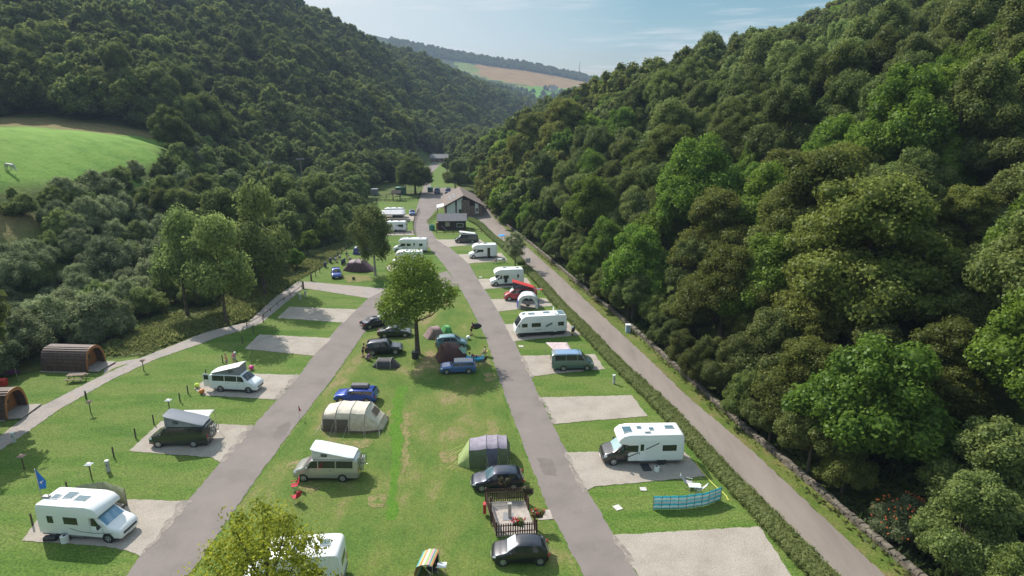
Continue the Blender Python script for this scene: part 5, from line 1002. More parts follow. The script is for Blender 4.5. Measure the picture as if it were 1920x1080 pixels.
for (px, py, z, red, lab) in ((945, 933, 1.25, 0, 'dry hanging basket on the back of the picket enclosure'), (991, 946, 1.1, 0, 'dry flower basket on the far right corner of the enclosure'), (1008, 991, 1.1, 1, 'red flower basket on the right side of the enclosure'), (972, 1003, .95, 1, 'red and white flower trough on the front picket fence')):
    p = G(px, py); cs = [(random.uniform(-.35, .35), random.uniform(-.15, .15), random.uniform(-.1, .15)) for _ in range(7)]; me = crown('flowers', rng, cs, [.22]*7, 500, .10, leafmat('basket_leaves_%d' % px, (.06, .07, .03), (.16, .14, .08)) if not red else LM['hedge'], core=.6)
    r = empty('flower_basket', (p.x, p.y, z+.2), 0, lab, 'flower basket'); o = bpy.data.objects.new('foliage', me); COL.objects.link(o); o.parent = r
    if red:
        q = MB(); [q.ball((random.uniform(-.5, .5), random.uniform(-.3, .1), random.uniform(.0, .35)), .055, 5, 4) for _ in range(26)]; q.build('red_flowers', mat('geranium_red', (.6, .02, .02), .6), r)
        q = MB(); [q.ball((random.uniform(-.5, .5), random.uniform(-.3, 0), random.uniform(-.1, .2)), .05, 5, 4) for _ in range(8)]; q.build('white_flowers', mat('flag_white'), r)
    q = MB(); q.box((0, 0, -.22), (.7, .26, .2), top=(1.1, 1.2)); q.build('planter', TIM, r)
sheet('slab_path', [(1005, 957), (1031, 955), (1037, 973), (1010, 975)], ZG+.01, SLAB)
# ---------------------------------------------------------------- small site furniture
def hookup(px, py, label, h=1.0, dark=False):
    p = G(px, py); r = empty('service_post', (p.x, p.y, ZL), 0, label, 'service post'); q = MB(); q.box((0, 0, h/2), (.24, .22, h)); q.build('body', mat('post_grey', (.42, .43, .42), .6) if not dark else TIM, r, bevel=.01)
    q = MB(); q.box((0, 0, h+.04), (.32, .3, .08), top=(.8, .8)); q.build('cap', CREAM, r); q = MB(); q.box((0, -.118, h*.65), (.14, .012, .2)); q.build('socket_cover', GREYP, r); return r
hookup(204, 885, 'pale service post on the lawn between the two lower left pitches'); hookup(441, 676, 'pale service post behind the white camper van'); hookup(1151, 720, 'pale service post by the hedge below the blue-green van')
hookup(573, 557, 'pale service post at the bend of the gravel path, right one of two'); hookup(563, 563, 'pale service post at the bend of the gravel path, left one of two'); hookup(945, 492, 'pale service post beside the motorhome with the open door')
hookup(27, 830, 'grey utility cabinet beside the gravel path at the left edge', .95)
hookup(897, 455, 'pale service post behind the graphite camper van')
def lantern(px, py, label, white=False):
    p = G(px, py); r = empty('path_lantern', (p.x, p.y, ZL), 0, label, 'garden light'); q = MB(); q.cyl((0, 0, 0), (0, 0, 1.15), .045, .045, 6); q.build('post', TIM, r); q = MB(); q.box((0, 0, 1.22), (.22, .22, .16)); q.build('lamp_house', GREYP, r); q = MB(); q.box((0, 0, 1.36), (.56, .5, .13), top=(.35, .35)); q.build('cap', CREAM if white else mat('lantern_cap', (.16, .11, .09), .8, var=.3), r)
lantern(270, 696, 'brown-capped lantern post farthest along the lawn near the first pod'); lantern(171, 776, 'brown-capped lantern post beside the dark bollard'); lantern(46, 881, 'brown-capped lantern post above the blue flag'); lantern(172, 897, 'white-capped short post on the lawn beside the service post', True); lantern(319, 773, 'pale-capped short post beside the braced fence post', True)
p = G(162, 748); r = empty('bollard', (p.x, p.y, ZL), 0, 'dark round bollard with a pale ring beside the gravel path', 'bollard'); q = MB(); q.cyl((0, 0, 0), (0, 0, .95), .09, .09, 10); q.build('post', PLAS, r, True); q = MB(); q.cyl((0, 0, .78), (0, 0, .86), .095, .095, 10); q.build('ring', CREAM, r)
WOOD = mat('weathered_wood', (.20, .15, .11), .85, var=.25, vscale=5); DWOOD = mat('dark_post_wood', (.07, .055, .042), .9, var=.3, vscale=5)
def rails(name, pts, label, h=1.0, gap=2.4, nr=2, m=None, th=.07, wire=False, onz=ZL, cat='fence'):
    P = [G(*p) for p in pts]; r = empty(name, (P[0].x, P[0].y, onz), 0, label, cat); m = m or DWOOD; posts = []
    for a, b in zip(P[:-1], P[1:]):
        n = max(1, round((b-a).length/gap)); posts += [a.lerp(b, i/n) for i in range(n)]
    posts.append(P[-1])
    for p in posts: q = MB(); q.box((p.x-P[0].x, p.y-P[0].y, h/2+.03), (th*1.5, th*1.5, h+.06)); q.build('post', m, r)
    q = MB()
    for k in range(nr):
        z = h*(.35+.55*k/max(1, nr-1)) if nr > 1 else h*.85
        for a, b in zip(P[:-1], P[1:]):
            a2, b2 = a-P[0], b-P[0]
            if wire: q.tube([(a2.x, a2.y, z), (b2.x, b2.y, z)], .004, 4)
            else: d = b2-a2; q.box((a2+b2)/2+Vector((0, 0, z)), (d.length, .035, th*1.6), rz=math.atan2(d.y, d.x))
    q.build('wires' if wire else 'rails', mat('fence_wire', (.16, .15, .14), .6) if wire else m, r); return r
rails('wire_fence', [(62, 986), (128, 925), (214, 858), (255, 822), (289, 796), (338, 754), (353, 739), (418, 681), (455, 645), (494, 605)], 'post and wire fence along the back of the left pitches', .95, 5, 3, wire=True, th=.06)
rails('wire_fence', [(584, 527), (600, 512), (620, 495), (640, 476), (672, 449), (700, 428)], 'post and wire fence between the rough meadow and the plum tent', 1.1, 3.4, 4, wire=True)
rails('low_rail', [(463, 613), (494, 596), (520, 574), (545, 556), (566, 541)], 'low timber edging rail on the camp side of the sloping path', .55, 3.2, 1, th=.05)
rails('timber_rail', [(776, 440), (775, 424), (778, 410), (786, 396)], 'dark timber rail fence between the caravans and the middle road', 1.0, 2.2, 2)
rails('timber_rail', [(722, 441), (776, 440)], 'dark timber rail fence in front of the nearer caravan', 1.0, 2.2, 2)
rails('timber_rail', [(818, 439), (850, 439), (903, 437)], 'dark timber rail fence in front of the small cabin', .95, 2.2, 2, m=TIM)
rails('timber_rail', [(801, 419), (812, 411), (820, 404)], 'dark timber rail fence at the left corner of the small cabin', .95, 2, 2, m=TIM)
rails('playground_fence', [(706, 378), (745, 378), (783, 374), (790, 362)], 'brown timber fence round the playground', .9, 1.5, 3, m=DWOOD)
p = G(584, 527); r = empty('gate_post', (p.x, p.y, ZL), 0, 'thick dark gate post right of the path bend', 'post'); q = MB(); q.cyl((0, 0, 0), (0, 0, 1.35), .16, .14, 10); q.build('timber', DWOOD, r); 
p = G(569, 542); r = empty('gate_post', (p.x, p.y, ZL), 0, 'thick dark gate post left of the path bend', 'post'); q = MB(); q.cyl((0, 0, 0), (0, 0, 1.35), .16, .14, 10); q.build('timber', DWOOD, r)
def cover(px, py, w_, l_, rz, label, m=None): p = G(px, py); q = MB(); q.box((0, 0, .02), (w_, l_, .04)); o = q.build('manhole_cover', m or mat('concrete_cover', (.5, .48, .45), .8, var=.15), None, loc=(p.x, p.y, ZL+.01), rz=rz); tag(o, label, 'cover')
cover(1206, 918, .5, .45, 0, 'square concrete cover on the lawn nearer the black-cab motorhome'); cover(1158, 953, .55, .6, .4, 'pale manhole cover beside the middle road'); cover(901, 520, .5, .5, 0, 'small pale cover on the lawn left of the overcab motorhome'); cover(977, 650, .6, .45, 0, 'pale cover on the lawn below the long motorhome')
p = G(1211, 878); q = MB(); q.box((0, 0, .01), (.75, 1.1, .02)); tag(q.build('doormat', DKC, None, loc=(p.x, p.y, ZG+.02), rz=.1), 'black doormat at the door of the black-cab motorhome', 'mat')
p = G(1277, 862); q = MB(); q.box((0, 0, .12), (.5, .35, .22), top=(.8, .8)); tag(q.build('caravan_step', mat('lime_plastic', (.45, .5, .05), .5), None, loc=(p.x, p.y, ZG), bevel=.02), 'lime green plastic step behind the black-cab motorhome', 'step')
q = MB(); hp = [(1304, 866), (1312, 878), (1322, 890), (1330, 900), (1342, 912), (1352, 920), (1362, 930), (1366, 938)]; P = [G(*p, .06) for p in hp]; c = P[0]; q.tube([tuple(v-c) for v in P], .03, 5); tag(q.build('hose', mat('yellow_hose', (.6, .55, .05), .5), None, loc=tuple(c)), 'yellow hose lying on the grass along the hedge', 'hose')
def jerry(px, py, m, label, s=1, name='water_carrier', cat='container'):
    p = G(px, py); r = empty(name, (p.x, p.y, ZG), .3, label, cat); q = MB(); q.cyl((0, 0, 0), (0, 0, .42*s), .22*s, .22*s, 14); q.build('barrel', m, r, True, bevel=0); q = MB(); q.cyl((0, 0, .42*s), (0, 0, .47*s), .09*s, .09*s, 8); q.tube([(-.2*s, 0, .4*s), (-.1*s, 0, .58*s), (.1*s, 0, .58*s), (.2*s, 0, .4*s)], .02, 5); q.build('cap_and_handle', PLAS, r)
jerry(123, 1017, CREAM, 'white water barrel on the gravel beside the lower left motorhome', 1.2); jerry(1231, 884, CREAM, 'white water barrel by the rear wheel of the black-cab motorhome')
p = G(96, 1014); q = MB(); q.box((0, 0, .16), (.9, .4, .3)); tag(q.build('waste_tank', PLAS, None, loc=(p.x, p.y, ZG), bevel=.05), 'black wheeled waste tank under the rear of the lower left motorhome', 'container')
jerry(779, 672, PLAS, 'black bin at the foot of the big green tree', 2.0, 'litter_bin', 'bin')
jerry(810, 432, mat('bin_green', (.03, .20, .14), .5), 'green water butt beside the small cabin', 3.2, 'water_butt', 'bin')
for px, py, m, lab in ((370, 728, mat('lime_cloth', (.5, .6, .08), .8), 'lime green bag behind the white camper van'), (472, 694, mat('pink_plastic', (.65, .05, .25), .5), 'bright pink ball beside the white camper van'), (878, 637, WHITE, 'white ball on the grass by the teal people carrier'), (379, 739, mat('orange_plastic', (.6, .2, .04), .5), 'orange toy on the gravel behind the white camper van'), (663, 525, DWOOD, 'dark fire pit on the grass below the plum tent')):
    p = G(px, py); q = MB(); q.ball((0, 0, .28), .3, 10, 8, (1, 1, .9)); q.build; tag(q.build('bag' if 'bag' in lab else 'toy' if 'toy' in lab else 'fire_pit' if 'pit' in lab else 'ball', m, None, True, loc=(p.x, p.y, ZG)), lab, 'bag' if 'bag' in lab else 'toy' if 'toy' in lab else 'fire pit' if 'pit' in lab else 'ball')
for i, (px, py) in enumerate(((610, 501), (620, 493))):
    p = G(px, py); q = MB(); q.box((0, 0, .45), (.4, .4, .9), top=(1.1, 1.1)); q.box((0, 0, .93), (.48, .48, .06)); tag(q.build('litter_bin', mat('navy_plastic', (.02, .03, .12), .5), None, loc=(p.x, p.y, ZL)), ['navy bin against the wire fence nearest the royal blue hatchback', 'navy bin against the wire fence, the farther one'][i], 'bin')
bicycle(GZ(562, 535, ZR+.02), R(-20), BLACKM, 'dark bicycle leaning at the bend of the gravel path'); c = c14.location
for k, lab in enumerate(('white bicycle on the rack of the dark green camper, inner one', 'white bicycle on the rack of the dark green camper, outer one')):
    b_ = bicycle((c14.location.x+2.78+.16*k, c14.location.y+.05, ZG+.85), R(90), mat('bike_white', (.7, .72, .65), .4), lab)
for k, lab in enumerate(('pale bicycle hung on the back of the silver camper, inner one', 'pale bicycle hung on the back of the silver camper, outer one')):
    b_ = bicycle((c15.location.x+2.83+.16*k, c15.location.y+.05, ZG+.85), R(90), mat('bike_white'), lab)
# motor scooter behind the long motorhome
p = G(1074, 627); r = empty('motor_scooter', (p.x, p.y, ZG), R(75), 'black motor scooter behind the long white motorhome', 'scooter')
for x in (-.6, .6): q = MB(); q.cyl((x, -.06, .24), (x, .06, .24), .24, .24, 16); q.build('wheel', RUBBER, r)
q = MB(); q.box((-.35, 0, .55), (.8, .3, .4), top=(.9, .6)); q.box((.1, 0, .28), (.5, .3, .08)); q.box((.45, 0, .6), (.12, .42, .6), top=(.6, .8)); q.build('bodywork', BLK, r, bevel=.04); q = MB(); q.box((-.35, 0, .82), (.75, .28, .12)); q.build('saddle', PLAS, r, bevel=.03); q = MB(); q.tube([(.5, -.3, 1.0), (.45, 0, 1.0), (.5, .3, 1.0)], .02); q.tube([(.6, 0, .3), (.45, 0, 1.0)], .03); q.build('handlebar', METAL, r); q = MB(); q.ball((-.2, 0, 1.02), .15); q.build('helmet_on_saddle', WHITE, r, True); q = MB(); q.box((-.8, 0, .45), (.02, .3, .2)); q.build('number_plate', PLATEY, r)
# picnic table
p = G(145, 714); r = empty('picnic_table', (p.x, p.y, ZL), R(8), 'weathered picnic table in front of the nearer arched pod', 'picnic table'); q = MB(); [q.box((0, y, .74), (1.8, .12, .04)) for y in (-.3, -.15, 0, .15, .3)]; q.build('table_top', WOOD, r)
for s in (1, -1): q = MB(); [q.box((0, s*.72+y, .45), (1.8, .11, .04)) for y in (-.065, .065)]; q.build('bench', WOOD, r)
for s in (1, -1): q = MB(); q.tube([(s*.65, -.75, 0), (s*.65, -.25, .72)], .04, 4); q.tube([(s*.65, .75, 0), (s*.65, .25, .72)], .04, 4); q.box((s*.65, 0, .4), (.06, 1.55, .08)); q.build('leg', WOOD, r)
# ---------------------------------------------------------------- camping pods
SHIN = mat('pod_shingle', (.085, .05, .04), .7, var=.3, vscale=3); CLAD = mat('orange_timber', (.30, .12, .04), .6, var=.25, vscale=6); DECK = mat('grey_decking', (.27, .24, .21), .8, var=.2, vscale=5)
def pod(fl, fr_, L, H, label):
    a, b = G(*fl), G(*fr_); W = (b-a).length; d = (b-a).normalized(); fwd = Vector((d.y, -d.x, 0)); mid = (a+b)/2; rz = math.atan2(fwd.y, fwd.x); r = empty('camping_pod', (mid.x, mid.y, ZL), rz, label, 'pod'); hw = W/2
    def sec(x, k=1.0, n=18):
        out = []
        for i in range(n+1): t = math.pi*i/n; c, s = math.cos(t), math.sin(t); out.append((x, -hw*k*math.copysign(abs(c)**.72, c), .1+(H*k-.1)*s**.85))
        return out
    q = MB(); n = 18; S_ = sec(0)
    # overlapping courses of shingle: a stepped profile
    st = []
    for i in range(n): a_, b_ = Vector(S_[i]), Vector(S_[i+1]); nn = Vector((0, (a_.y+b_.y)/2, (a_.z+b_.z)/2-.6)).normalized(); up = a_ if a_.z < b_.z else b_; st += [tuple(a_+nn*(.07 if a_.z < b_.z or i < n/2 else .0)), tuple(b_+nn*(.0 if i < n/2 else .07))]
    q.ring([[(-L, p[1], p[2]) for p in st], [(.35, p[1], p[2]) for p in st]]); q.ring([sec(-L+.02, .93), sec(.3, .93)]); q.build('shingle_roof', SHIN, r)
    q = MB(); q.ring([sec(.35, 1.035), sec(.35, .90)]); q.ring([sec(.36, 1.035), sec(.28, 1.035)]); q.build('arch_trim', CLAD, r)
    for x, nm in ((-.65, 'front_wall'), (-L+.05, 'rear_wall')): q = MB(); q.add(sec(x, .93), [tuple(range(19))]); q.build(nm, CLAD, r)
    q = MB(); q.box((-.62, .15, .95), (.04, .75, 1.7)); dd = q.build('door', mat('pod_door', (.22, .10, .04), .6), r); q = MB(); q.box((-.59, .15, 1.3), (.02, .35, .5)); q.build('door_window', GLASS, dd); q = MB(); q.box((-.6, -.75, 1.1), (.02, .25, .3)); q.build('notice', CREAM, r)
    q = MB(); [q.box((-.55+.16*k, 0, .14), (.15, W*1.0, .10)) for k in range(14)]; q.build('deck', DECK, r); q = MB(); q.box((-L/2, 0, .05), (L+.3, W+.5, .06)); q.build('base_slab', PATHM, r); return r
PATHM = mat('pod_gravel', (.30, .27, .24), .9, var=.1)
pod((160, 699), (194, 680), 5.2, 2.65, 'brown arched camping pod with orange front, the farther one behind the picnic table'); pod((8, 789), (47, 762), 4.6, 2.6, 'brown arched camping pod cut off by the left edge of the picture')
sheet('pod_path', [(194, 702), (213, 690), (240, 681), (262, 672), (205, 681), (198, 684)], ZL+.02, PATH)
r = empty('parasol', GZ(14, 716), 0, 'purple windblown shelter beside the red box at the left edge', 'shelter'); q = MB(); q.ring([[(-1, 0, .9), (-1, .8, .3)], [(1.2, 0, 1.5), (1.2, .8, .7)]]); q.build('cloth', fabric('violet_cloth', (.16, .03, .3)), r); MB().tube([(-1, 0, 0), (-1, 0, .9)], .02).build('pole', METAL, r); MB().tube([(1.2, 0, 0), (1.2, 0, 1.5)], .02).build('pole', METAL, r)
r = empty('storage_box', GZ(6, 724), 0, 'red plastic box behind the pod at the left edge', 'box'); q = MB(); q.box((0, 0, .35), (.8, .6, .7)); q.build('box_body', mat('red_plastic', (.5, .03, .03), .5), r, bevel=.03); q = MB(); q.box((0, 0, .73), (.86, .66, .06)); q.build('lid', mat('red_plastic'), r)
# ---------------------------------------------------------------- hedge and stone wall
def poly_at(P, s):
    L_ = [0]
    for a, b in zip(P[:-1], P[1:]): L_.append(L_[-1]+(b-a).length)
    return Vector((np.interp(s, L_, [p.x for p in P]), np.interp(s, L_, [p.y for p in P]), 0)), L_[-1]
HP = [G(*p) for p in ((1720, 1260), (1535, 1083), (1408, 945), (1340, 873), (1245, 772), (1150, 678), (1083, 610), (1020, 541), (985, 503))]
def hedge(P, label, wd=.78, ht=.85, step=.5, leaves=230, seed=3, name='hedge'):
    rg = np.random.default_rng(seed); _, T_ = poly_at(P, 0); n = int(T_/step); cs = []; rs = []; o = P[0]
    for i in range(n):
        p, _ = poly_at(P, i*step); q, _ = poly_at(P, i*step+.3); d = (q-p).normalized(); nn = Vector((-d.y, d.x, 0))
        for s in (-.62, 0, .62): c = p-o+nn*(s*wd+rg.uniform(-.06, .06)); cs.append((c.x, c.y, ht-.45+rg.uniform(-.08, .05)+.1*math.sin(i*.13))); rs.append(.46*rg.uniform(.9, 1.12))
        c = p-o; cs.append((c.x, c.y, .3)); rs.append(.7)
    V_ = []; r = empty(name, tuple(o), 0, label, 'hedge')
    # a chunk at a time keeps the neighbour test small
    k = 90; parts = []
    for a in range(0, len(cs), k): parts.append(crown('tmp', rg, cs[a:a+k], rs[a:a+k], leaves*len(cs[a:a+k]), .10, LM['hedge'], core=.84, spread=(.85, 1.14), up=.7, cull=.85))
    bm = bmesh.new()
    for me in parts: bm.from_mesh(me); bpy.data.meshes.remove(me)
    me = bpy.data.meshes.new('foliage'); bm.to_mesh(me); bm.free(); me.materials.append(LM['hedge']); ob = bpy.data.objects.new('foliage', me); COL.objects.link(ob); ob.parent = r
    q = MB(); [q.cyl((cs[i][0], cs[i][1], 0), (cs[i][0], cs[i][1], .5), .03, .02, 4) for i in range(2, len(cs), 6)]; q.build('stems', BARK, r); return r
hedge(HP, 'long clipped hedge between the gravel pitches and the service road')
hedge([G(*p) for p in ((978, 496), (948, 466), (920, 443), (900, 424), (880, 412))], 'farther clipped hedge between the thin tree and the shop building', seed=4, step=.7)
def stonewall(P, label, h=.5, seed=1):
    rg = random.Random(seed); _, T_ = poly_at(P, 0); o = P[0]; r = empty('stone_wall', tuple(o), 0, label, 'wall'); q = MB(); cap = MB(); s = 0
    for c in range(4):
        s = rg.random()*.3
        while s < T_:
            l = rg.uniform(.28, .6); p, _ = poly_at(P, s); p2, _ = poly_at(P, s+.2); d = (p2-p); hh = h/4
            (q if c < 3 else cap).box(p-o+Vector((rg.uniform(-.04, .04), rg.uniform(-.04, .04), hh*(c+.5)+rg.uniform(-.02, .02))), (l*.96, .45+rg.uniform(-.06, .06)-(0 if c < 3 else .02), hh*rg.uniform(.88, 1.1)), rz=math.atan2(d.y, d.x)+rg.uniform(-.08, .08), top=(.93, .9)); s += l
    q.build('stone_courses', mat('wall_stone', (.12, .10, .075), .95, var=.5, vscale=1.2, bump=.5, bscale=6), r); cap.build('coping_stones', mat('wall_coping', (.15, .13, .10), .95, var=.45, vscale=1.5, bump=.5, bscale=6), r); return r
stonewall(FOOT[0:13], 'long dry stone wall between the service road verge and the wood')
# ---------------------------------------------------------------- buildings
DARK = mat('black_stained_boards', (.035, .022, .02), .8, var=.3, vscale=4); SLATE = mat('grey_roof_tiles', (.12, .12, .13), .75, var=.2, vscale=3, bump=.4, bscale=6); BRTILE = mat('brown_tiles', (.15, .112, .095), .85, var=.25, vscale=2, bump=.5, bscale=5); REND = mat('white_render', (.62, .62, .62), .8, var=.05); STONE = mat('brown_stonework', (.17, .125, .10), .9, var=.4, vscale=2.5, bump=.6, bscale=5); FRM = mat('window_frame_white', (.6, .6, .58), .5)
def gable_roof(q, x0, x1, y0, y1, ze, zr, along='x', ov=.35, th=.14):
    """ridge along x (or y)"""
    if along == 'x':
        ym = (y0+y1)/2
        for s, y in ((-1, y0), (1, y1)):
            k = (zr-ze)/abs(ym-y); a = [(x0-ov, y+s*ov, ze-ov*k), (x1+ov, y+s*ov, ze-ov*k), (x1+ov, ym, zr), (x0-ov, ym, zr)]; q.add(a+[(p[0], p[1], p[2]+th) for p in a], [(0, 1, 2, 3), (4, 5, 6, 7), (0, 1, 5, 4), (1, 2, 6, 5), (2, 3, 7, 6), (3, 0, 4, 7)])
    else:
        xm = (x0+x1)/2
        for s, x in ((-1, x0), (1, x1)):
            k = (zr-ze)/abs(xm-x); a = [(x+s*ov, y0-ov, ze-ov*k), (x+s*ov, y1+ov, ze-ov*k), (xm, y1+ov, zr), (xm, y0-ov, zr)]; q.add(a+[(p[0], p[1], p[2]+th) for p in a], [(0, 1, 2, 3), (4, 5, 6, 7), (0, 1, 5, 4), (1, 2, 6, 5), (2, 3, 7, 6), (3, 0, 4, 7)])
    return q
def win(root, c, w_, h, axis='y', m=GLASS, cross=True):
    sx_, sy_ = (w_, .05) if axis == 'y' else (.05, w_); q = MB(); q.box(c, (sx_+.12 if axis == 'y' else .06, .06 if axis == 'y' else w_+.12, h+.12)); f = q.build('window', FRM, root)
    q = MB(); n = 2 if cross else 1
    for i in range(n):
        for j in range(n):
            dx = (i+.5)/n*w_-w_/2; dz = (j+.5)/n*h-h/2; q.box((c[0]+(dx if axis == 'y' else 0), c[1]+(0 if axis == 'y' else dx), c[2]+dz), ((w_/n-.05) if axis == 'y' else .09, .09 if axis == 'y' else (w_/n-.05), h/n-.05))
    q.build('pane', m, f)
# small dark cabin
a, b = G(822, 432), G(873, 431.5); W_ = (b-a).length; rz = math.atan2((b-a).y, (b-a).x); cb = empty('timber_cabin', tuple(a), rz, 'small black timber cabin with grey roof on the bend of the road', 'cabin')
q = MB(); q.box((W_/2, 2.4, 1.25), (W_, 4.8, 2.5)); q.build('wall', DARK, cb); q = MB(); q.prism([(0, 2.5), (4.8, 2.5), (2.4, 3.75)], 0, W_); q.v = [(v[1], v[0], v[2]) for v in q.v]; q.build('gable', DARK, cb); q = MB(); gable_roof(q, 0, W_, 0, 4.8, 2.5, 3.8); q.build('roof', SLATE, cb)
q = MB(); [q.box((x, -.35-.28, 0), (.02, .02, .02)) for x in ()]; win(cb, (W_*.34, -.0, 1.55), .9, .85, m=mat('yellowish_glass', (.22, .2, .08), .2)); win(cb, (W_*.8, 0, 1.3), 1.6, .9, m=GLASS, cross=False)
q = MB(); q.tube([(W_*.12, -.6, 1.3), (W_*.3, -.6, .2)], .04); q.build('handrail', METAL, cb); q = MB(); q.box((-.3, 1.6, .9), (.6, 1.2, 1.7)); q.build('porch_box', mat('brick_red', (.25, .1, .07), .9), cb); q = MB(); q.box((-.02, 3.2, 1.1), (.06, .9, 2.0)); q.build('door', mat('cabin_door', (.12, .05, .04), .6), cb)
# main shop building
fl, fr_ = G(835, 407), G(904, 403); W_ = 10.7; rz = R(8); mb = empty('shop_building', tuple(fl), rz, 'brown-roofed shop building with white gable panels at the end of the service road', 'building'); D = 22; ze, zr = 3.1, 5.9
q = MB(); q.box((W_/2, D/2, ze/2), (W_, D, ze)); q.build('wall', STONE, mb); q = MB(); q.prism([(0, ze), (W_, ze), (W_/2, zr)], 0, D); q.build('gable', DARK, mb); q = MB(); gable_roof(q, 0, W_, 0, D, ze, zr, 'y', .6); q.build('roof', BRTILE, mb)
k = (zr-ze)/(W_/2); sl_ = math.atan(k)
def slope_box(x, y, w_, l_, name, m, h=.06, left=True):
    z = ze+k*x+.14/math.cos(sl_)+h/2; q = MB(); q.box((x, y, z), (w_, l_, h), M=None); M_ = Matrix.Rotation(-sl_, 3, 'Y'); c = Vector((x, y, z)); q.v = [tuple(M_@(Vector(v)-c)+c) for v in q.v]; return q.build(name, m, mb)
for yy in (5.5, 10.5):
    for i in range(3):
        for j in range(2): slope_box(1.9+j*1.15, yy+i*1.15, .8, .7, 'skylight', mat('skylight_glass', (.5, .52, .55), .2))
for (x0, x1, m, nm) in ((.5, 2.9, REND, 'white_panel'), (3.4, 5.0, REND, 'white_panel'), (8.6, 9.6, REND, 'white_panel')):
    x1 = min(x1, W_-.2); q = MB(); zt0, zt1 = ze+k*min(x0, W_-x0)-.25, ze+k*min(x1, W_-x1)-.25; q.add([(x0, -.05, .9), (x1, -.05, .9), (x1, -.05, zt1), (x0, -.05, zt0), (x0, .05, .9), (x1, .05, .9), (x1, .05, zt1), (x0, .05, zt0)], [(0, 1, 2, 3), (4, 5, 6, 7), (0, 1, 5, 4), (1, 2, 6, 5), (2, 3, 7, 6), (3, 0, 4, 7)]); q.build(nm, m, mb)
q = MB(); q.box((5.9, -.1, 2.4), (2.4, .25, 4.7)); q.build('stone_pier', STONE, mb); q = MB(); q.box((4.4, -.07, 1.1), (1.0, .1, 2.1)); q.build('door', GLASS, mb); win(mb, (9.1, -.08, 1.9), .8, 1.0)
q = MB(); gable_roof(q, 0, W_, -.15, -.1, ze+.02, zr+.02, 'y', .5, .2); q.build('bargeboard', DARK, mb)
q = MB(); q.box((-1.2, 3.5, 2.6), (2.2, 5.5, .08)); q.v = [(v[0], v[1], v[2]+(.5 if v[0] > -1.2 else 0)) for v in q.v]; q.build('canopy', REND, mb); q = MB(); [q.box((-2.1, y, 1.2), (.1, .1, 2.4)) for y in (1, 6)]; q.build('canopy_posts', WOOD, mb)
p = G(890, 404); r = empty('banner', (p.x, p.y, ZR), 0, 'tall white feather banner with a red top outside the shop', 'banner'); q = MB(); q.box((0, 0, 1.8), (.7, .03, 3.0)); q.build('cloth', mat('banner_blue_grey', (.35, .37, .5), .8), r); q = MB(); q.box((0, -.01, 3.1), (.72, .04, .6)); q.build('red_top', mat('fire_red'), r); q = MB(); q.box((0, -.012, 2.4), (.74, .04, .8)); q.build('white_band', CREAM, r); q = MB(); q.tube([(-.38, 0, 0), (-.38, 0, 3.5)], .02); q.build('pole', METAL, r)
# far timber lodge
a = G(808, 305.5); ld = empty('timber_lodge', (a.x, a.y, 0), R(4), 'reddish timber lodge with grey roof where the road disappears', 'lodge'); q = MB(); q.box((5, 4, 1.4), (10, 8, 2.8)); q.build('wall', mat('red_boards', (.13, .045, .04), .8, var=.2), ld); q = MB(); q.prism([(0, 2.8), (8, 2.8), (4, 4.6)], 0, 10); q.v = [(v[1], v[0], v[2]) for v in q.v]; q.build('gable', mat('red_boards'), ld); q = MB(); gable_roof(q, 0, 10, 0, 8, 2.8, 4.7, 'x', .6, .2); q.build('roof', SLATE, ld); [win(ld, (x, 0, 1.6), 1.1, 1.1) for x in (2, 5, 8)]; q = MB(); q.box((5, -1.3, .4), (9, 2.4, .5)); q.build('veranda', DECK, ld)
# containers, bins and vans beyond the shop
def crate_box(name, px, py, d, m, label, rz=0, cat='container', lid=None):
    p = G(px, py); r = empty(name, (p.x, p.y, ZR), rz, label, cat); q = MB(); q.box((0, 0, d[2]/2), d); [q.box((x, -d[1]/2-.03, d[2]/2), (.08, .06, d[2]*.95)) for x in np.arange(-d[0]/2+.3, d[0]/2, .5)]; q.build('body', m, r); q = MB(); q.box((0, 0, d[2]+.05), (d[0]+.1, d[1]+.1, .1)); q.build('lid', lid or m, r); return r
DBLUE = mat('dark_blue_paint', (.015, .025, .09), .4); DG = mat('container_green', (.02, .11, .07), .5)
crate_box('waste_container', 807, 360, (1.8, 2.2, 1.7), DG, 'green waste container at the far end of the courtyard'); crate_box('storage_container', 752, 364, (3.6, 2.4, 2.4), DG, 'green storage container behind the playground', lid=mat('pale_green_roof', (.2, .35, .3), .6)); crate_box('garden_shed', 703, 366, (2.2, 2.2, 2.2), mat('grey_shed', (.2, .21, .24), .7), 'small grey shed left of the playground')
for i, (px, py) in enumerate(((820, 363), (840, 363.5))):
    vv = endcar('van', (px, py), R(-88), 'van', 4.8, 1.95, DBLUE, ['dark blue van parked beyond the shop, left of the pair', 'dark blue van parked beyond the shop, right of the pair'][i])
# playground climbing frame
p = G(744, 376); r = empty('climbing_frame', (p.x, p.y, ZL), 0, 'wooden climbing frame with slide in the playground', 'climbing frame')
for x in (-1.2, 1.2):
    for y in (-.8, .8): q = MB(); q.box((x, y, 1.4), (.14, .14, 2.8)); q.build('post', DWOOD, r)
q = MB(); q.box((0, 0, 1.4), (2.6, 1.8, .1)); q.build('platform', WOOD, r); q = MB(); gable_roof(q, -1.3, 1.3, -.9, .9, 2.7, 3.4); q.build('roof', DARK, r); q = MB(); q.ring([[(1.3, -.3, 1.4), (1.3, .3, 1.4)], [(3.6, -.3, .3), (3.6, .3, .3)]]); q.build('slide', GREYP, r); q = MB(); [q.tube([(-3.6, y, 0), (-3.4, 0, 2.2), (-3.6, -y, 0)], .06, 5) for y in (1,)]; q.tube([(-3.4, 0, 2.2), (-1.2, 0, 2.2)], .06, 5); q.build('swing_beam', WOOD, r)
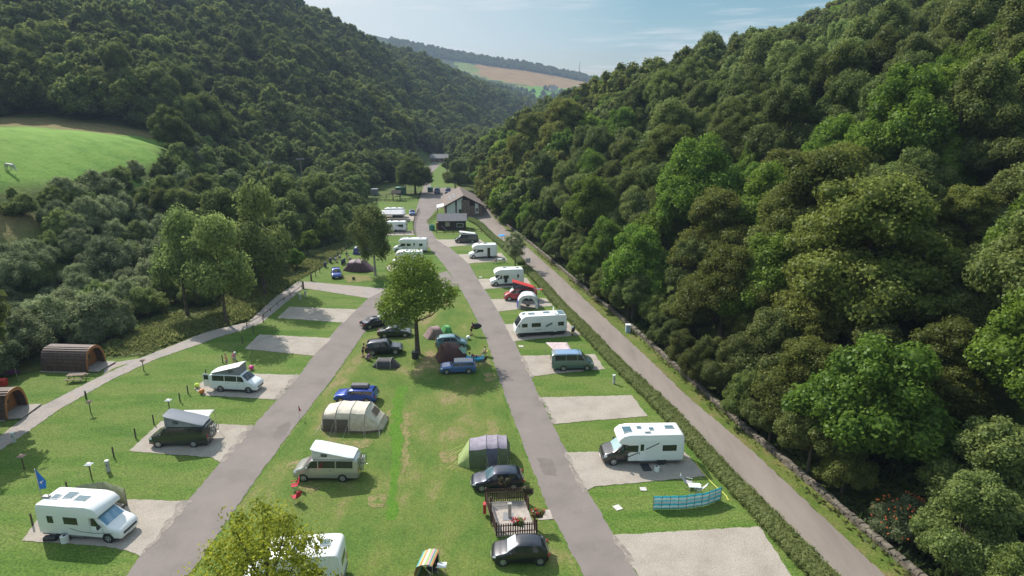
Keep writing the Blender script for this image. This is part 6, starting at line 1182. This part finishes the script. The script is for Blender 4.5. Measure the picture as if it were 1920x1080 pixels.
p = G(990, 499); r = empty('road_sign', (p.x, p.y, ZL), R(20), 'grey square sign board in the gap of the hedge', 'sign'); q = MB(); q.box((0, 0, 1.1), (1.0, .08, .9)); q.build('board', mat('sign_grey', (.35, .36, .38), .6), r); q = MB(); [q.box((x, .06, .8), (.08, .08, 1.6)) for x in (-.4, .4)]; q.build('post', METAL, r)
p = G(941, 452); r = empty('paddling_pool', (p.x, p.y, ZL), 0, 'bright blue paddling pool stood by the hedge top', 'pool'); q = MB(); q.cyl((0, 0, 1.25), (0, 0, 1.4), .8, .7, 16); q.build('rim', mat('pool_blue', (.03, .35, .75), .4), r); q = MB(); q.cyl((0, 0, 0), (0, 0, 1.25), .06); q.build('stand', METAL, r)
crate_box('recycling_bin', 1177, 623, (.6, .6, 1.0), mat('pale_blue_plastic', (.3, .4, .5), .5), 'pale blue lidded bin beside the stone wall', lid=CREAM, cat='bin')
# utility poles
for px, py, lab in ((503, 303, 'wooden pole with crossarm in the left wood, the nearer of two'), (563, 297, 'wooden pole with crossarm in the left wood, the farther of two')):
    t = CZ(px, py, 185 if px < 520 else 205); g = hz(t.x, t.y); r = empty('utility_pole', (t.x, t.y, g), R(10), lab, 'utility pole'); q = MB(); q.cyl((0, 0, 0), (0, 0, t.z-g), .16, .12, 8); q.build('pole', WOOD, r); q = MB(); q.box((0, 0, t.z-g-.2), (2.6, .14, .14)); q.build('crossarm', mat('pale_crossarm', (.5, .5, .5), .6), r)
    q = MB(); [q.cyl((x, 0, t.z-g-.12), (x, 0, t.z-g+.1), .06, .04, 6) for x in (-1.1, 0, 1.1)]; q.build('insulators', CREAM, r)
# mast and farm on the far hill
t = CZ(1086, far_z(1086)+1, 1990); r = empty('radio_mast', tuple(t), 0, 'tall lattice radio mast on the far hill crest', 'mast'); hm_ = 42; q = MB()
for sx_ in (1, -1):
    for sy_ in (1, -1): q.cyl((sx_*2.2, sy_*2.2, -3), (sx_*.9, sy_*.9, hm_), .38, .3, 4)
for i in range(12):
    z0_, z1_ = hm_*i/12, hm_*(i+1)/12; w0 = 2.2-1.3*i/12; w1 = 2.2-1.3*(i+1)/12; q.tube([(-w0, -w0, z0_), (w1, -w1, z1_)], .2, 4); q.tube([(w0, -w0, z0_), (-w1, -w1, z1_)], .2, 4)
q.build('lattice', mat('mast_steel', (.42, .36, .36), .6), r); q = MB(); [q.cyl((1.4, -1.6, z), (1.4, -2.4, z), 1.3, 1.3, 10) for z in (20, 30, 36)]; q.build('dishes', CREAM, r)
t = CZ(1038, 170, 1650); r = empty('farmhouse', tuple(t), R(10), 'grey stone farmhouse among trees on the far hill', 'house'); q = MB(); q.box((0, 0, 3), (22, 9, 8)); q.build('wall', STN, r); q = MB(); gable_roof(q, -11, 11, -4.5, 4.5, 7, 11); q.build('roof', SLATE, r); q = MB(); [q.box((x, 0, 11.5), (1.5, 1.5, 3)) for x in (-8, 8)]; q.build('chimney', STN, r)
# ---------------------------------------------------------------- people
SKIN = mat('skin', (.52, .30, .21), .6); HAIR = mat('brown_hair', (.06, .035, .02), .8); HAIRB = mat('fair_hair', (.35, .22, .09), .8); HAIRK = mat('black_hair', (.015, .012, .012), .7)
POSE = {'stand': dict(pel=(0, 0, .92), ch=(.0, 0, 1.30), nk=(.0, 0, 1.47), hd=(.03, 0, 1.64), kn=[(.03, .11, .49), (-.02, -.11, .49)], an=[(0, .13, .08), (-.04, -.13, .08)], el=[(-.02, .27, 1.13), (-.02, -.27, 1.13)], ha=[(.10, .29, .88), (.10, -.29, .88)]),
        'reach': dict(pel=(0, 0, .90), ch=(.08, 0, 1.28), nk=(.12, 0, 1.44), hd=(.18, 0, 1.60), kn=[(.06, .11, .48), (-.06, -.11, .48)], an=[(.05, .13, .08), (-.15, -.13, .08)], el=[(.28, .22, 1.20), (.28, -.22, 1.18)], ha=[(.50, .14, 1.25), (.50, -.14, 1.22)]),
        'crouch': dict(pel=(-.12, 0, .34), ch=(.12, 0, .66), nk=(.22, 0, .80), hd=(.32, 0, .93), kn=[(.24, .17, .52), (.26, -.15, .50)], an=[(.06, .16, .08), (.08, -.15, .08)], el=[(.30, .25, .55), (.30, -.25, .55)], ha=[(.50, .16, .38), (.50, -.14, .38)]),
        'sit': dict(pel=(0, 0, .50), ch=(-.05, 0, .86), nk=(-.06, 0, 1.02), hd=(-.03, 0, 1.18), kn=[(.42, .12, .50), (.42, -.12, .50)], an=[(.44, .13, .08), (.44, -.13, .08)], el=[(.05, .28, .74), (.05, -.28, .74)], ha=[(.30, .22, .62), (.30, -.22, .62)]),
        'recline': dict(pel=(0, 0, .30), ch=(-.36, 0, .52), nk=(-.5, 0, .62), hd=(-.63, 0, .72), kn=[(.40, .10, .48), (.42, -.12, .44)], an=[(.80, .12, .30), (.82, -.13, .28)], el=[(-.22, .30, .42), (-.22, -.30, .42)], ha=[(.02, .24, .44), (.02, -.24, .44)])}
def skinmesh(name, verts, edges, rad, m, parent, root=0, sub=1):
    me = bpy.data.meshes.new(name); me.from_pydata(verts, edges, []); me.materials.append(m); o = bpy.data.objects.new(name, me); COL.objects.link(o); o.parent = parent
    sk = o.modifiers.new('skin', 'SKIN'); sk.use_smooth_shade = True
    if not me.skin_vertices: 
        bm = bmesh.new(); bm.from_mesh(me); bm.verts.layers.skin.verify(); bm.to_mesh(me); bm.free()
    d = me.skin_vertices[0].data
    for i, r_ in enumerate(rad): d[i].radius = (r_, r_*.85 if i < 4 else r_)
    d[root].use_root = True; s = o.modifiers.new('sub', 'SUBSURF'); s.levels = sub; s.render_levels = sub; return o
def person(px, py, pose, rz, top_m, leg_m, label, hair=HAIR, s=1.0, z=None, xy=None, bare=False):
    p = G(px, py) if xy is None else Vector((*xy, 0)); P = POSE[pose]; r = empty('person', (p.x, p.y, (ZL+.02) if z is None else z), rz, label, 'person'); r.scale = (s, s, s)
    V = [P['pel'], tuple((Vector(P['pel'])+Vector(P['ch']))/2), P['ch'], P['nk'], P['hd'], tuple(Vector(P['hd'])+Vector((0, 0, .07)))]; E = [(0, 1), (1, 2), (2, 3), (3, 4), (4, 5)]; Rr = [.135, .125, .145, .055, .095, .085]
    for i, sg in enumerate((1, -1)):
        hip = Vector(P['pel'])+Vector((0, sg*.10, -.04)); sh = Vector(P['ch'])+Vector((0, sg*.17, .08)); kn, an, el, ha = [Vector(P[k_][i]) for k_ in ('kn', 'an', 'el', 'ha')]
        b0 = len(V); V += [tuple(hip), tuple(kn), tuple(an), tuple(an+Vector((.14, 0, -.04)))]; E += [(0, b0), (b0, b0+1), (b0+1, b0+2), (b0+2, b0+3)]; Rr += [.09, .06, .042, .035]
        b0 = len(V); wr = el.lerp(ha, .9); dh = (ha-el).normalized(); pm = ha+dh*.03; V += [tuple(sh), tuple(el), tuple(wr), tuple(pm)]; E += [(2, b0), (b0, b0+1), (b0+1, b0+2), (b0+2, b0+3)]; Rr += [.055, .04, .027, .03]
        sd = dh.cross(Vector((0, 0, 1))); sd = sd.normalized() if sd.length > .1 else Vector((0, 1, 0))
        for k_, (o_, ln) in enumerate(((-.03, .065), (-.01, .08), (.01, .075), (.03, .06))):
            n0 = len(V); q1 = pm+sd*o_+dh*.03; V += [tuple(q1), tuple(q1+dh*ln*.9+Vector((0, 0, -.015)))]; E += [(b0+3, n0), (n0, n0+1)]; Rr += [.010, .008]
        n0 = len(V); V += [tuple(wr+dh*.03-sd*.045)]; E += [(b0+2, n0)]; Rr += [.012]
    skinmesh('body', V, E, Rr, SKIN, r)
    q = MB(); h = Vector(P['hd'])+Vector((0, 0, .07)); q.ball(tuple(h+Vector((-.025, 0, .03))), .118, 10, 8, (1, .9, 1)); q.v = [v for v in q.v]; q.build('hair', hair, r, 'full')
    q = MB(); q.ball(tuple(h+Vector((.105, 0, -.03))), .018, 5, 4); q.build('nose', SKIN, r); q = MB(); [q.ball(tuple(h+Vector((.095, y, .0))), .012, 5, 4) for y in (.035, -.035)]; q.build('eyes', HAIRK, r)
    if not bare:
        V = [P['pel'], tuple((Vector(P['pel'])+Vector(P['ch']))/2), P['ch'], tuple(Vector(P['ch']).lerp(Vector(P['nk']), .6))]; E = [(0, 1), (1, 2), (2, 3)]; Rr = [.155, .145, .165, .08]
        for i, sg in enumerate((1, -1)): sh = Vector(P['ch'])+Vector((0, sg*.17, .08)); el = Vector(P['el'][i]); b0 = len(V); V += [tuple(sh), tuple(sh.lerp(el, .75))]; E += [(2, b0), (b0, b0+1)]; Rr += [.072, .058]
        skinmesh('shirt', V, E, Rr, top_m, r)
    V = [P['pel']]; E = []; Rr = [.16]
    for i, sg in enumerate((1, -1)): hip = Vector(P['pel'])+Vector((0, sg*.10, -.04)); kn = Vector(P['kn'][i]); b0 = len(V); V += [tuple(hip), tuple(hip.lerp(kn, .85))]; E += [(0, b0), (b0, b0+1)]; Rr += [.11, .085]
    skinmesh('shorts', V, E, Rr, leg_m, r)
    q = MB(); [q.box(Vector(P['an'][i])+Vector((.06, 0, -.04)), (.27, .1, .09)) for i in (0, 1)]; q.build('shoes', DKC, r, bevel=.02); return r
cl = lambda n, c=(.1, .1, .1): fabric(n, c)
person(681, 670, 'reach', R(20), cl('black_top', (.02, .02, .025)), cl('black_shorts', (.02, .02, .02)), 'person in black reaching into the back of the black off-roader')
person(690, 676, 'crouch', R(-10), cl('purple_top', (.20, .04, .35)), cl('grey_shorts', (.15, .15, .17)), 'person in a purple top crouching behind the black off-roader')
person(884, 629, 'reach', R(0), cl('maroon_top', (.12, .02, .03)), cl('black_shorts', (.02, .02, .02)), 'person holding up a black inflatable bag beside the middle road')
p = G(893, 629); r = empty('air_bag', (p.x, p.y, 1.0), 0, 'black billowing air bag held up beside the middle road', 'air bag'); cs_ = [(-.35, 0, .1), (0, 0, .2), (.35, 0, .3), (.55, 0, .25), (.1, 0, .5), (.4, 0, .55)]; q = MB(); rows = [[(-.5+1.25*i/7, .25*math.sin(math.pi*i/7)*math.cos(a_*math.pi/5), .3+.06*i/7+(.15+.32*math.sin(math.pi*min(1, (i+1.2)/8)))*math.sin(a_*math.pi/5)) for a_ in range(10)] for i in range(8)]; q.ring(rows, True, True); q.build('fabric', DKC, r, 'full')
# blue air lounger with two people, chair with one
p = G(892, 676); lg = empty('air_lounger', (p.x, p.y, ZL), R(5), 'turquoise inflatable lounger on the grass by the middle road', 'lounger'); q = MB(); 
for s in (1, -1): q.ring([[(x, s*.28+.22*math.cos(a_*math.pi/5), .24+.22*math.sin(a_*math.pi/5)+(.18 if x < -.8 else 0)) for a_ in range(10)] for x in (-1.15, -.8, 0, .7, 1.0)], True, True)
q.build('tubes', fabric('lounger_blue', (.03, .35, .55)), lg, 'full')
person(0, 0, 'recline', R(5), cl('dark_red_top', (.1, .02, .04)), cl('navy_shorts', (.03, .03, .08)), 'person lying back on the turquoise lounger', xy=(p.x-.1, p.y), z=.2)
person(0, 0, 'sit', R(185), cl('pale_top', (.4, .35, .3)), cl('grey_shorts'), 'fair-haired person sitting at the far end of the turquoise lounger', xy=(G(909, 668).x, G(909, 668).y), z=ZL, hair=HAIRB); chair((G(909, 668).x+.02, G(909, 668).y, ZL), R(185), cl('yellow_cloth', (.45, .38, .12)), 'yellow chair at the right end of the turquoise lounger')
chair(GZ(907, 682), R(140), DKC, 'dark chair on the grass below the turquoise lounger')
person(426, 690, 'stand', R(200), cl('orange_top', (.5, .2, .06)), cl('pale_shorts', (.4, .36, .3)), 'fair-haired person in orange behind the white camper van', hair=HAIRB)
person(440, 684, 'stand', R(150), cl('pink_top', (.5, .18, .25)), cl('pale_shorts'), 'person in pink beside the service post behind the white camper van', s=.95)
person(391, 833, 'crouch', R(180), cl('blue_top', (.03, .05, .30)), cl('navy_shorts'), 'child in blue at the rear of the dark green camper van', s=.8)
person(629, 492, 'sit', R(-30), cl('white_top', (.6, .6, .6)), cl('grey_shorts'), 'person in white sitting by the wire fence, left of the group'); chair(GZ(629, 492), R(-30), DKC, 'dark chair under the left person by the wire fence')
person(637, 487, 'sit', R(200), cl('white_top'), cl('navy_shorts'), 'person in white and navy sitting by the wire fence, right of the group', hair=HAIRK); chair(GZ(637, 487), R(200), DKC, 'dark chair under the right person by the wire fence')
person(651, 487, 'stand', R(90), cl('black_top'), cl('pale_shorts'), 'person in black standing behind the plum tent', hair=HAIRK); person(657, 489, 'crouch', R(180), cl('white_top'), cl('black_shorts'), 'person in white crouching behind the plum tent')
person(930, 494, 'sit', R(180), cl('black_top'), cl('grey_shorts'), 'person in black sitting at the door of the small white motorhome'); chair(GZ(930, 494, ZG), R(180), GREYC, 'grey chair at the door of the small white motorhome'); table(GZ(937, 492, ZG), 0, .6, .9, .65, CREAM, 'white table at the door of the small white motorhome')
# towel, pushchair-like items
p = G(868, 676); r = empty('drying_rack', (p.x, p.y, ZL), 0, 'green and white towel hung on a stand beside the maroon tent', 'towel'); q = MB(); q.box((0, 0, 1.3), (.9, .04, .8)); q.build('towel', fabric('mint_towel', (.35, .55, .45)), r); q = MB(); q.tube([(-.5, 0, 0), (-.5, 0, 1.72), (.5, 0, 1.72), (.5, 0, 0)], .02); q.build('frame', METAL, r)
# ---------------------------------------------------------------- grey horse grazing
hx = CZ(17, 311, 115); gz = hz(hx.x, hx.y); HW = mat('grey_horse_coat', (.62, .60, .56), .7, var=.08, vscale=2)
r = empty('horse', (hx.x, hx.y, gz), R(-12), 'white horse grazing in the bright green field', 'horse')
V = [(-.62, 0, 1.22), (-.2, 0, 1.18), (.25, 0, 1.15), (.62, 0, 1.22), (.95, 0, 1.08), (1.22, 0, .72), (1.33, 0, .48), (1.46, 0, .22), (1.50, 0, .10)]; E = [(i, i+1) for i in range(8)]; Rr = [.32, .33, .33, .30, .20, .15, .14, .10, .075]
for s in (1, -1):
    b0 = len(V); V += [(-.72, s*.17, 1.0), (-.60, s*.17, .72), (-.82, s*.17, .50), (-.78, s*.17, .12), (-.72, s*.17, .03)]; E += [(0, b0)]+[(b0+i, b0+i+1) for i in range(4)]; Rr += [.20, .12, .07, .05, .07]
    b0 = len(V); V += [(.58, s*.16, .92), (.58+s*.1, s*.16, .52), (.56+s*.12, s*.16, .12), (.60+s*.12, s*.16, .03)]; E += [(3, b0)]+[(b0+i, b0+i+1) for i in range(3)]; Rr += [.15, .075, .05, .07]
    b0 = len(V); V += [(1.22, s*.07, .62), (1.20, s*.09, .72)]; E += [(5, b0), (b0, b0+1)]; Rr += [.04, .02]
skinmesh('body', V, E, Rr, HW, r, 1, 2)
q = MB(); q.tube([(-.92, 0, 1.3), (-1.05, 0, 1.0), (-1.05, 0, .45)], .06, 6); q.build('tail', mat('horse_tail', (.4, .38, .35), .9), r); q = MB(); q.tube([(.7, 0, 1.5), (1.0, 0, 1.27), (1.3, 0, .85)], .05, 6); q.build('mane', mat('horse_tail'), r)
# ---------------------------------------------------------------- rowan with red berries by the wall, rough grass
p = G(1668, 1030); x_, y_ = p.x+1.2, p.y+.8; rr_ = place_tree('willow_h0', x_, y_, hz(x_, y_), .55, .6, 'rowan bush with orange-red berries behind the stone wall at the lower right', name='rowan_bush', cat='bush')
q = MB(); rb = random.Random(4)
for _ in range(80):
    a_ = rb.random()*6.28; e_ = rb.uniform(-.1, 1.2); q.ball((3.7*math.cos(a_)*math.cos(e_), 3.7*math.sin(a_)*math.cos(e_), 2.6+3.5*math.sin(e_)), .12, 5, 4)
q.build('berries', mat('berry_red', (.42, .09, .02), .5), rr_)
x_, y_ = CZ(1345, 470, 118).x, CZ(1345, 470, 118).y
def tufts(name, poly, n, label, hgt=.9, cols=((.10, .145, .035), (.27, .28, .11)), seed=2):
    rg = np.random.default_rng(seed); P = [G(*p) for p in poly]; xs_ = [p.x for p in P]; ys_ = [p.y for p in P]; pl = [(p.x, p.y) for p in P]; X_ = rg.uniform(min(xs_), max(xs_), n*3); Y_ = rg.uniform(min(ys_), max(ys_), n*3); k_ = inpoly(X_, Y_, pl); X_, Y_ = X_[k_][:n], Y_[k_][:n]; n = len(X_); Zg = height(X_, Y_); V_ = []; 
    a_ = rg.uniform(0, 6.28, n); h_ = hgt*rg.uniform(.4, 1.1, n)*(.6+.5*np.sin(X_*.5)*np.cos(Y_*.4)); w_ = .16*rg.uniform(.5, 1.3, n); lx = rg.normal(size=n)*.25; ly = rg.normal(size=n)*.25
    dx, dy = np.cos(a_)*w_, np.sin(a_)*w_; V_ = np.stack([np.stack([X_-dx, Y_-dy, Zg], -1), np.stack([X_+dx, Y_+dy, Zg], -1), np.stack([X_+lx+dx*.4, Y_+ly+dy*.4, Zg+h_], -1), np.stack([X_+lx-dx*.4, Y_+ly-dy*.4, Zg+h_*.95], -1)], 1).reshape(-1, 3)
    me = npmesh(name, V_, np.arange(n*4).reshape(n, 4), leafmat(name+'_blades', *cols, rnd=0)); at = me.attributes.new('tint', 'FLOAT', 'POINT'); at.data.foreach_set('value', np.repeat(rg.random(n), 4).astype(np.float32)); o = bpy.data.objects.new(name, me); COL.objects.link(o); tag(o, label, 'grass', None, 'stuff')
tufts('rough_grass', [(200, 668), (205, 640), (300, 596), (400, 575), (520, 500), (610, 470), (690, 440), (700, 425), (640, 474), (600, 503), (558, 526), (514, 557), (465, 602), (375, 624), (262, 668)], 26000, 'tall pale seeding grass on the rough bank above the path')
tufts('verge_weeds', [(1900, 1250), (1718, 1080), (1522, 911), (1300, 720), (1180, 611), (1080, 529), (1010, 470), (1004, 473), (1072, 531), (1170, 612), (1285, 719), (1370, 800), (1500, 911), (1690, 1080), (1860, 1250)], 9000, 'low weeds along the foot of the stone wall', .35, ((.06, .09, .02), (.16, .16, .06)), 5)
tufts('understorey', [(2000, 1200), (1718, 1078), (1522, 909), (1300, 718), (1180, 609), (1080, 527), (985, 448), (1000, 440), (1100, 500), (1230, 590), (1380, 700), (1650, 880), (2000, 1000)], 30000, 'ferns and brambles under the wood behind the wall', .9, ((.03, .05, .015), (.07, .10, .03)), 6)
# ---------------------------------------------------------------- the air of the valley
hb = MB(); hb.box((100, 1400, 170), (3600, 3200, 342)); hm = bpy.data.materials.new('valley_air'); hm.use_nodes = True; hn = hm.node_tree; hn.nodes.clear()
ho_ = hn.nodes.new('ShaderNodeOutputMaterial'); hv = hn.nodes.new('ShaderNodeVolumePrincipled'); hv.inputs['Color'].default_value = (.55, .70, .92, 1); hv.inputs['Density'].default_value = .00018; hv.inputs['Anisotropy'].default_value = .05
hn.links.new(hv.outputs[0], ho_.inputs['Volume']); ho = hb.build('haze', hm); ho['kind'] = 'stuff'; ho['label'] = 'thin bluish summer haze filling the valley'
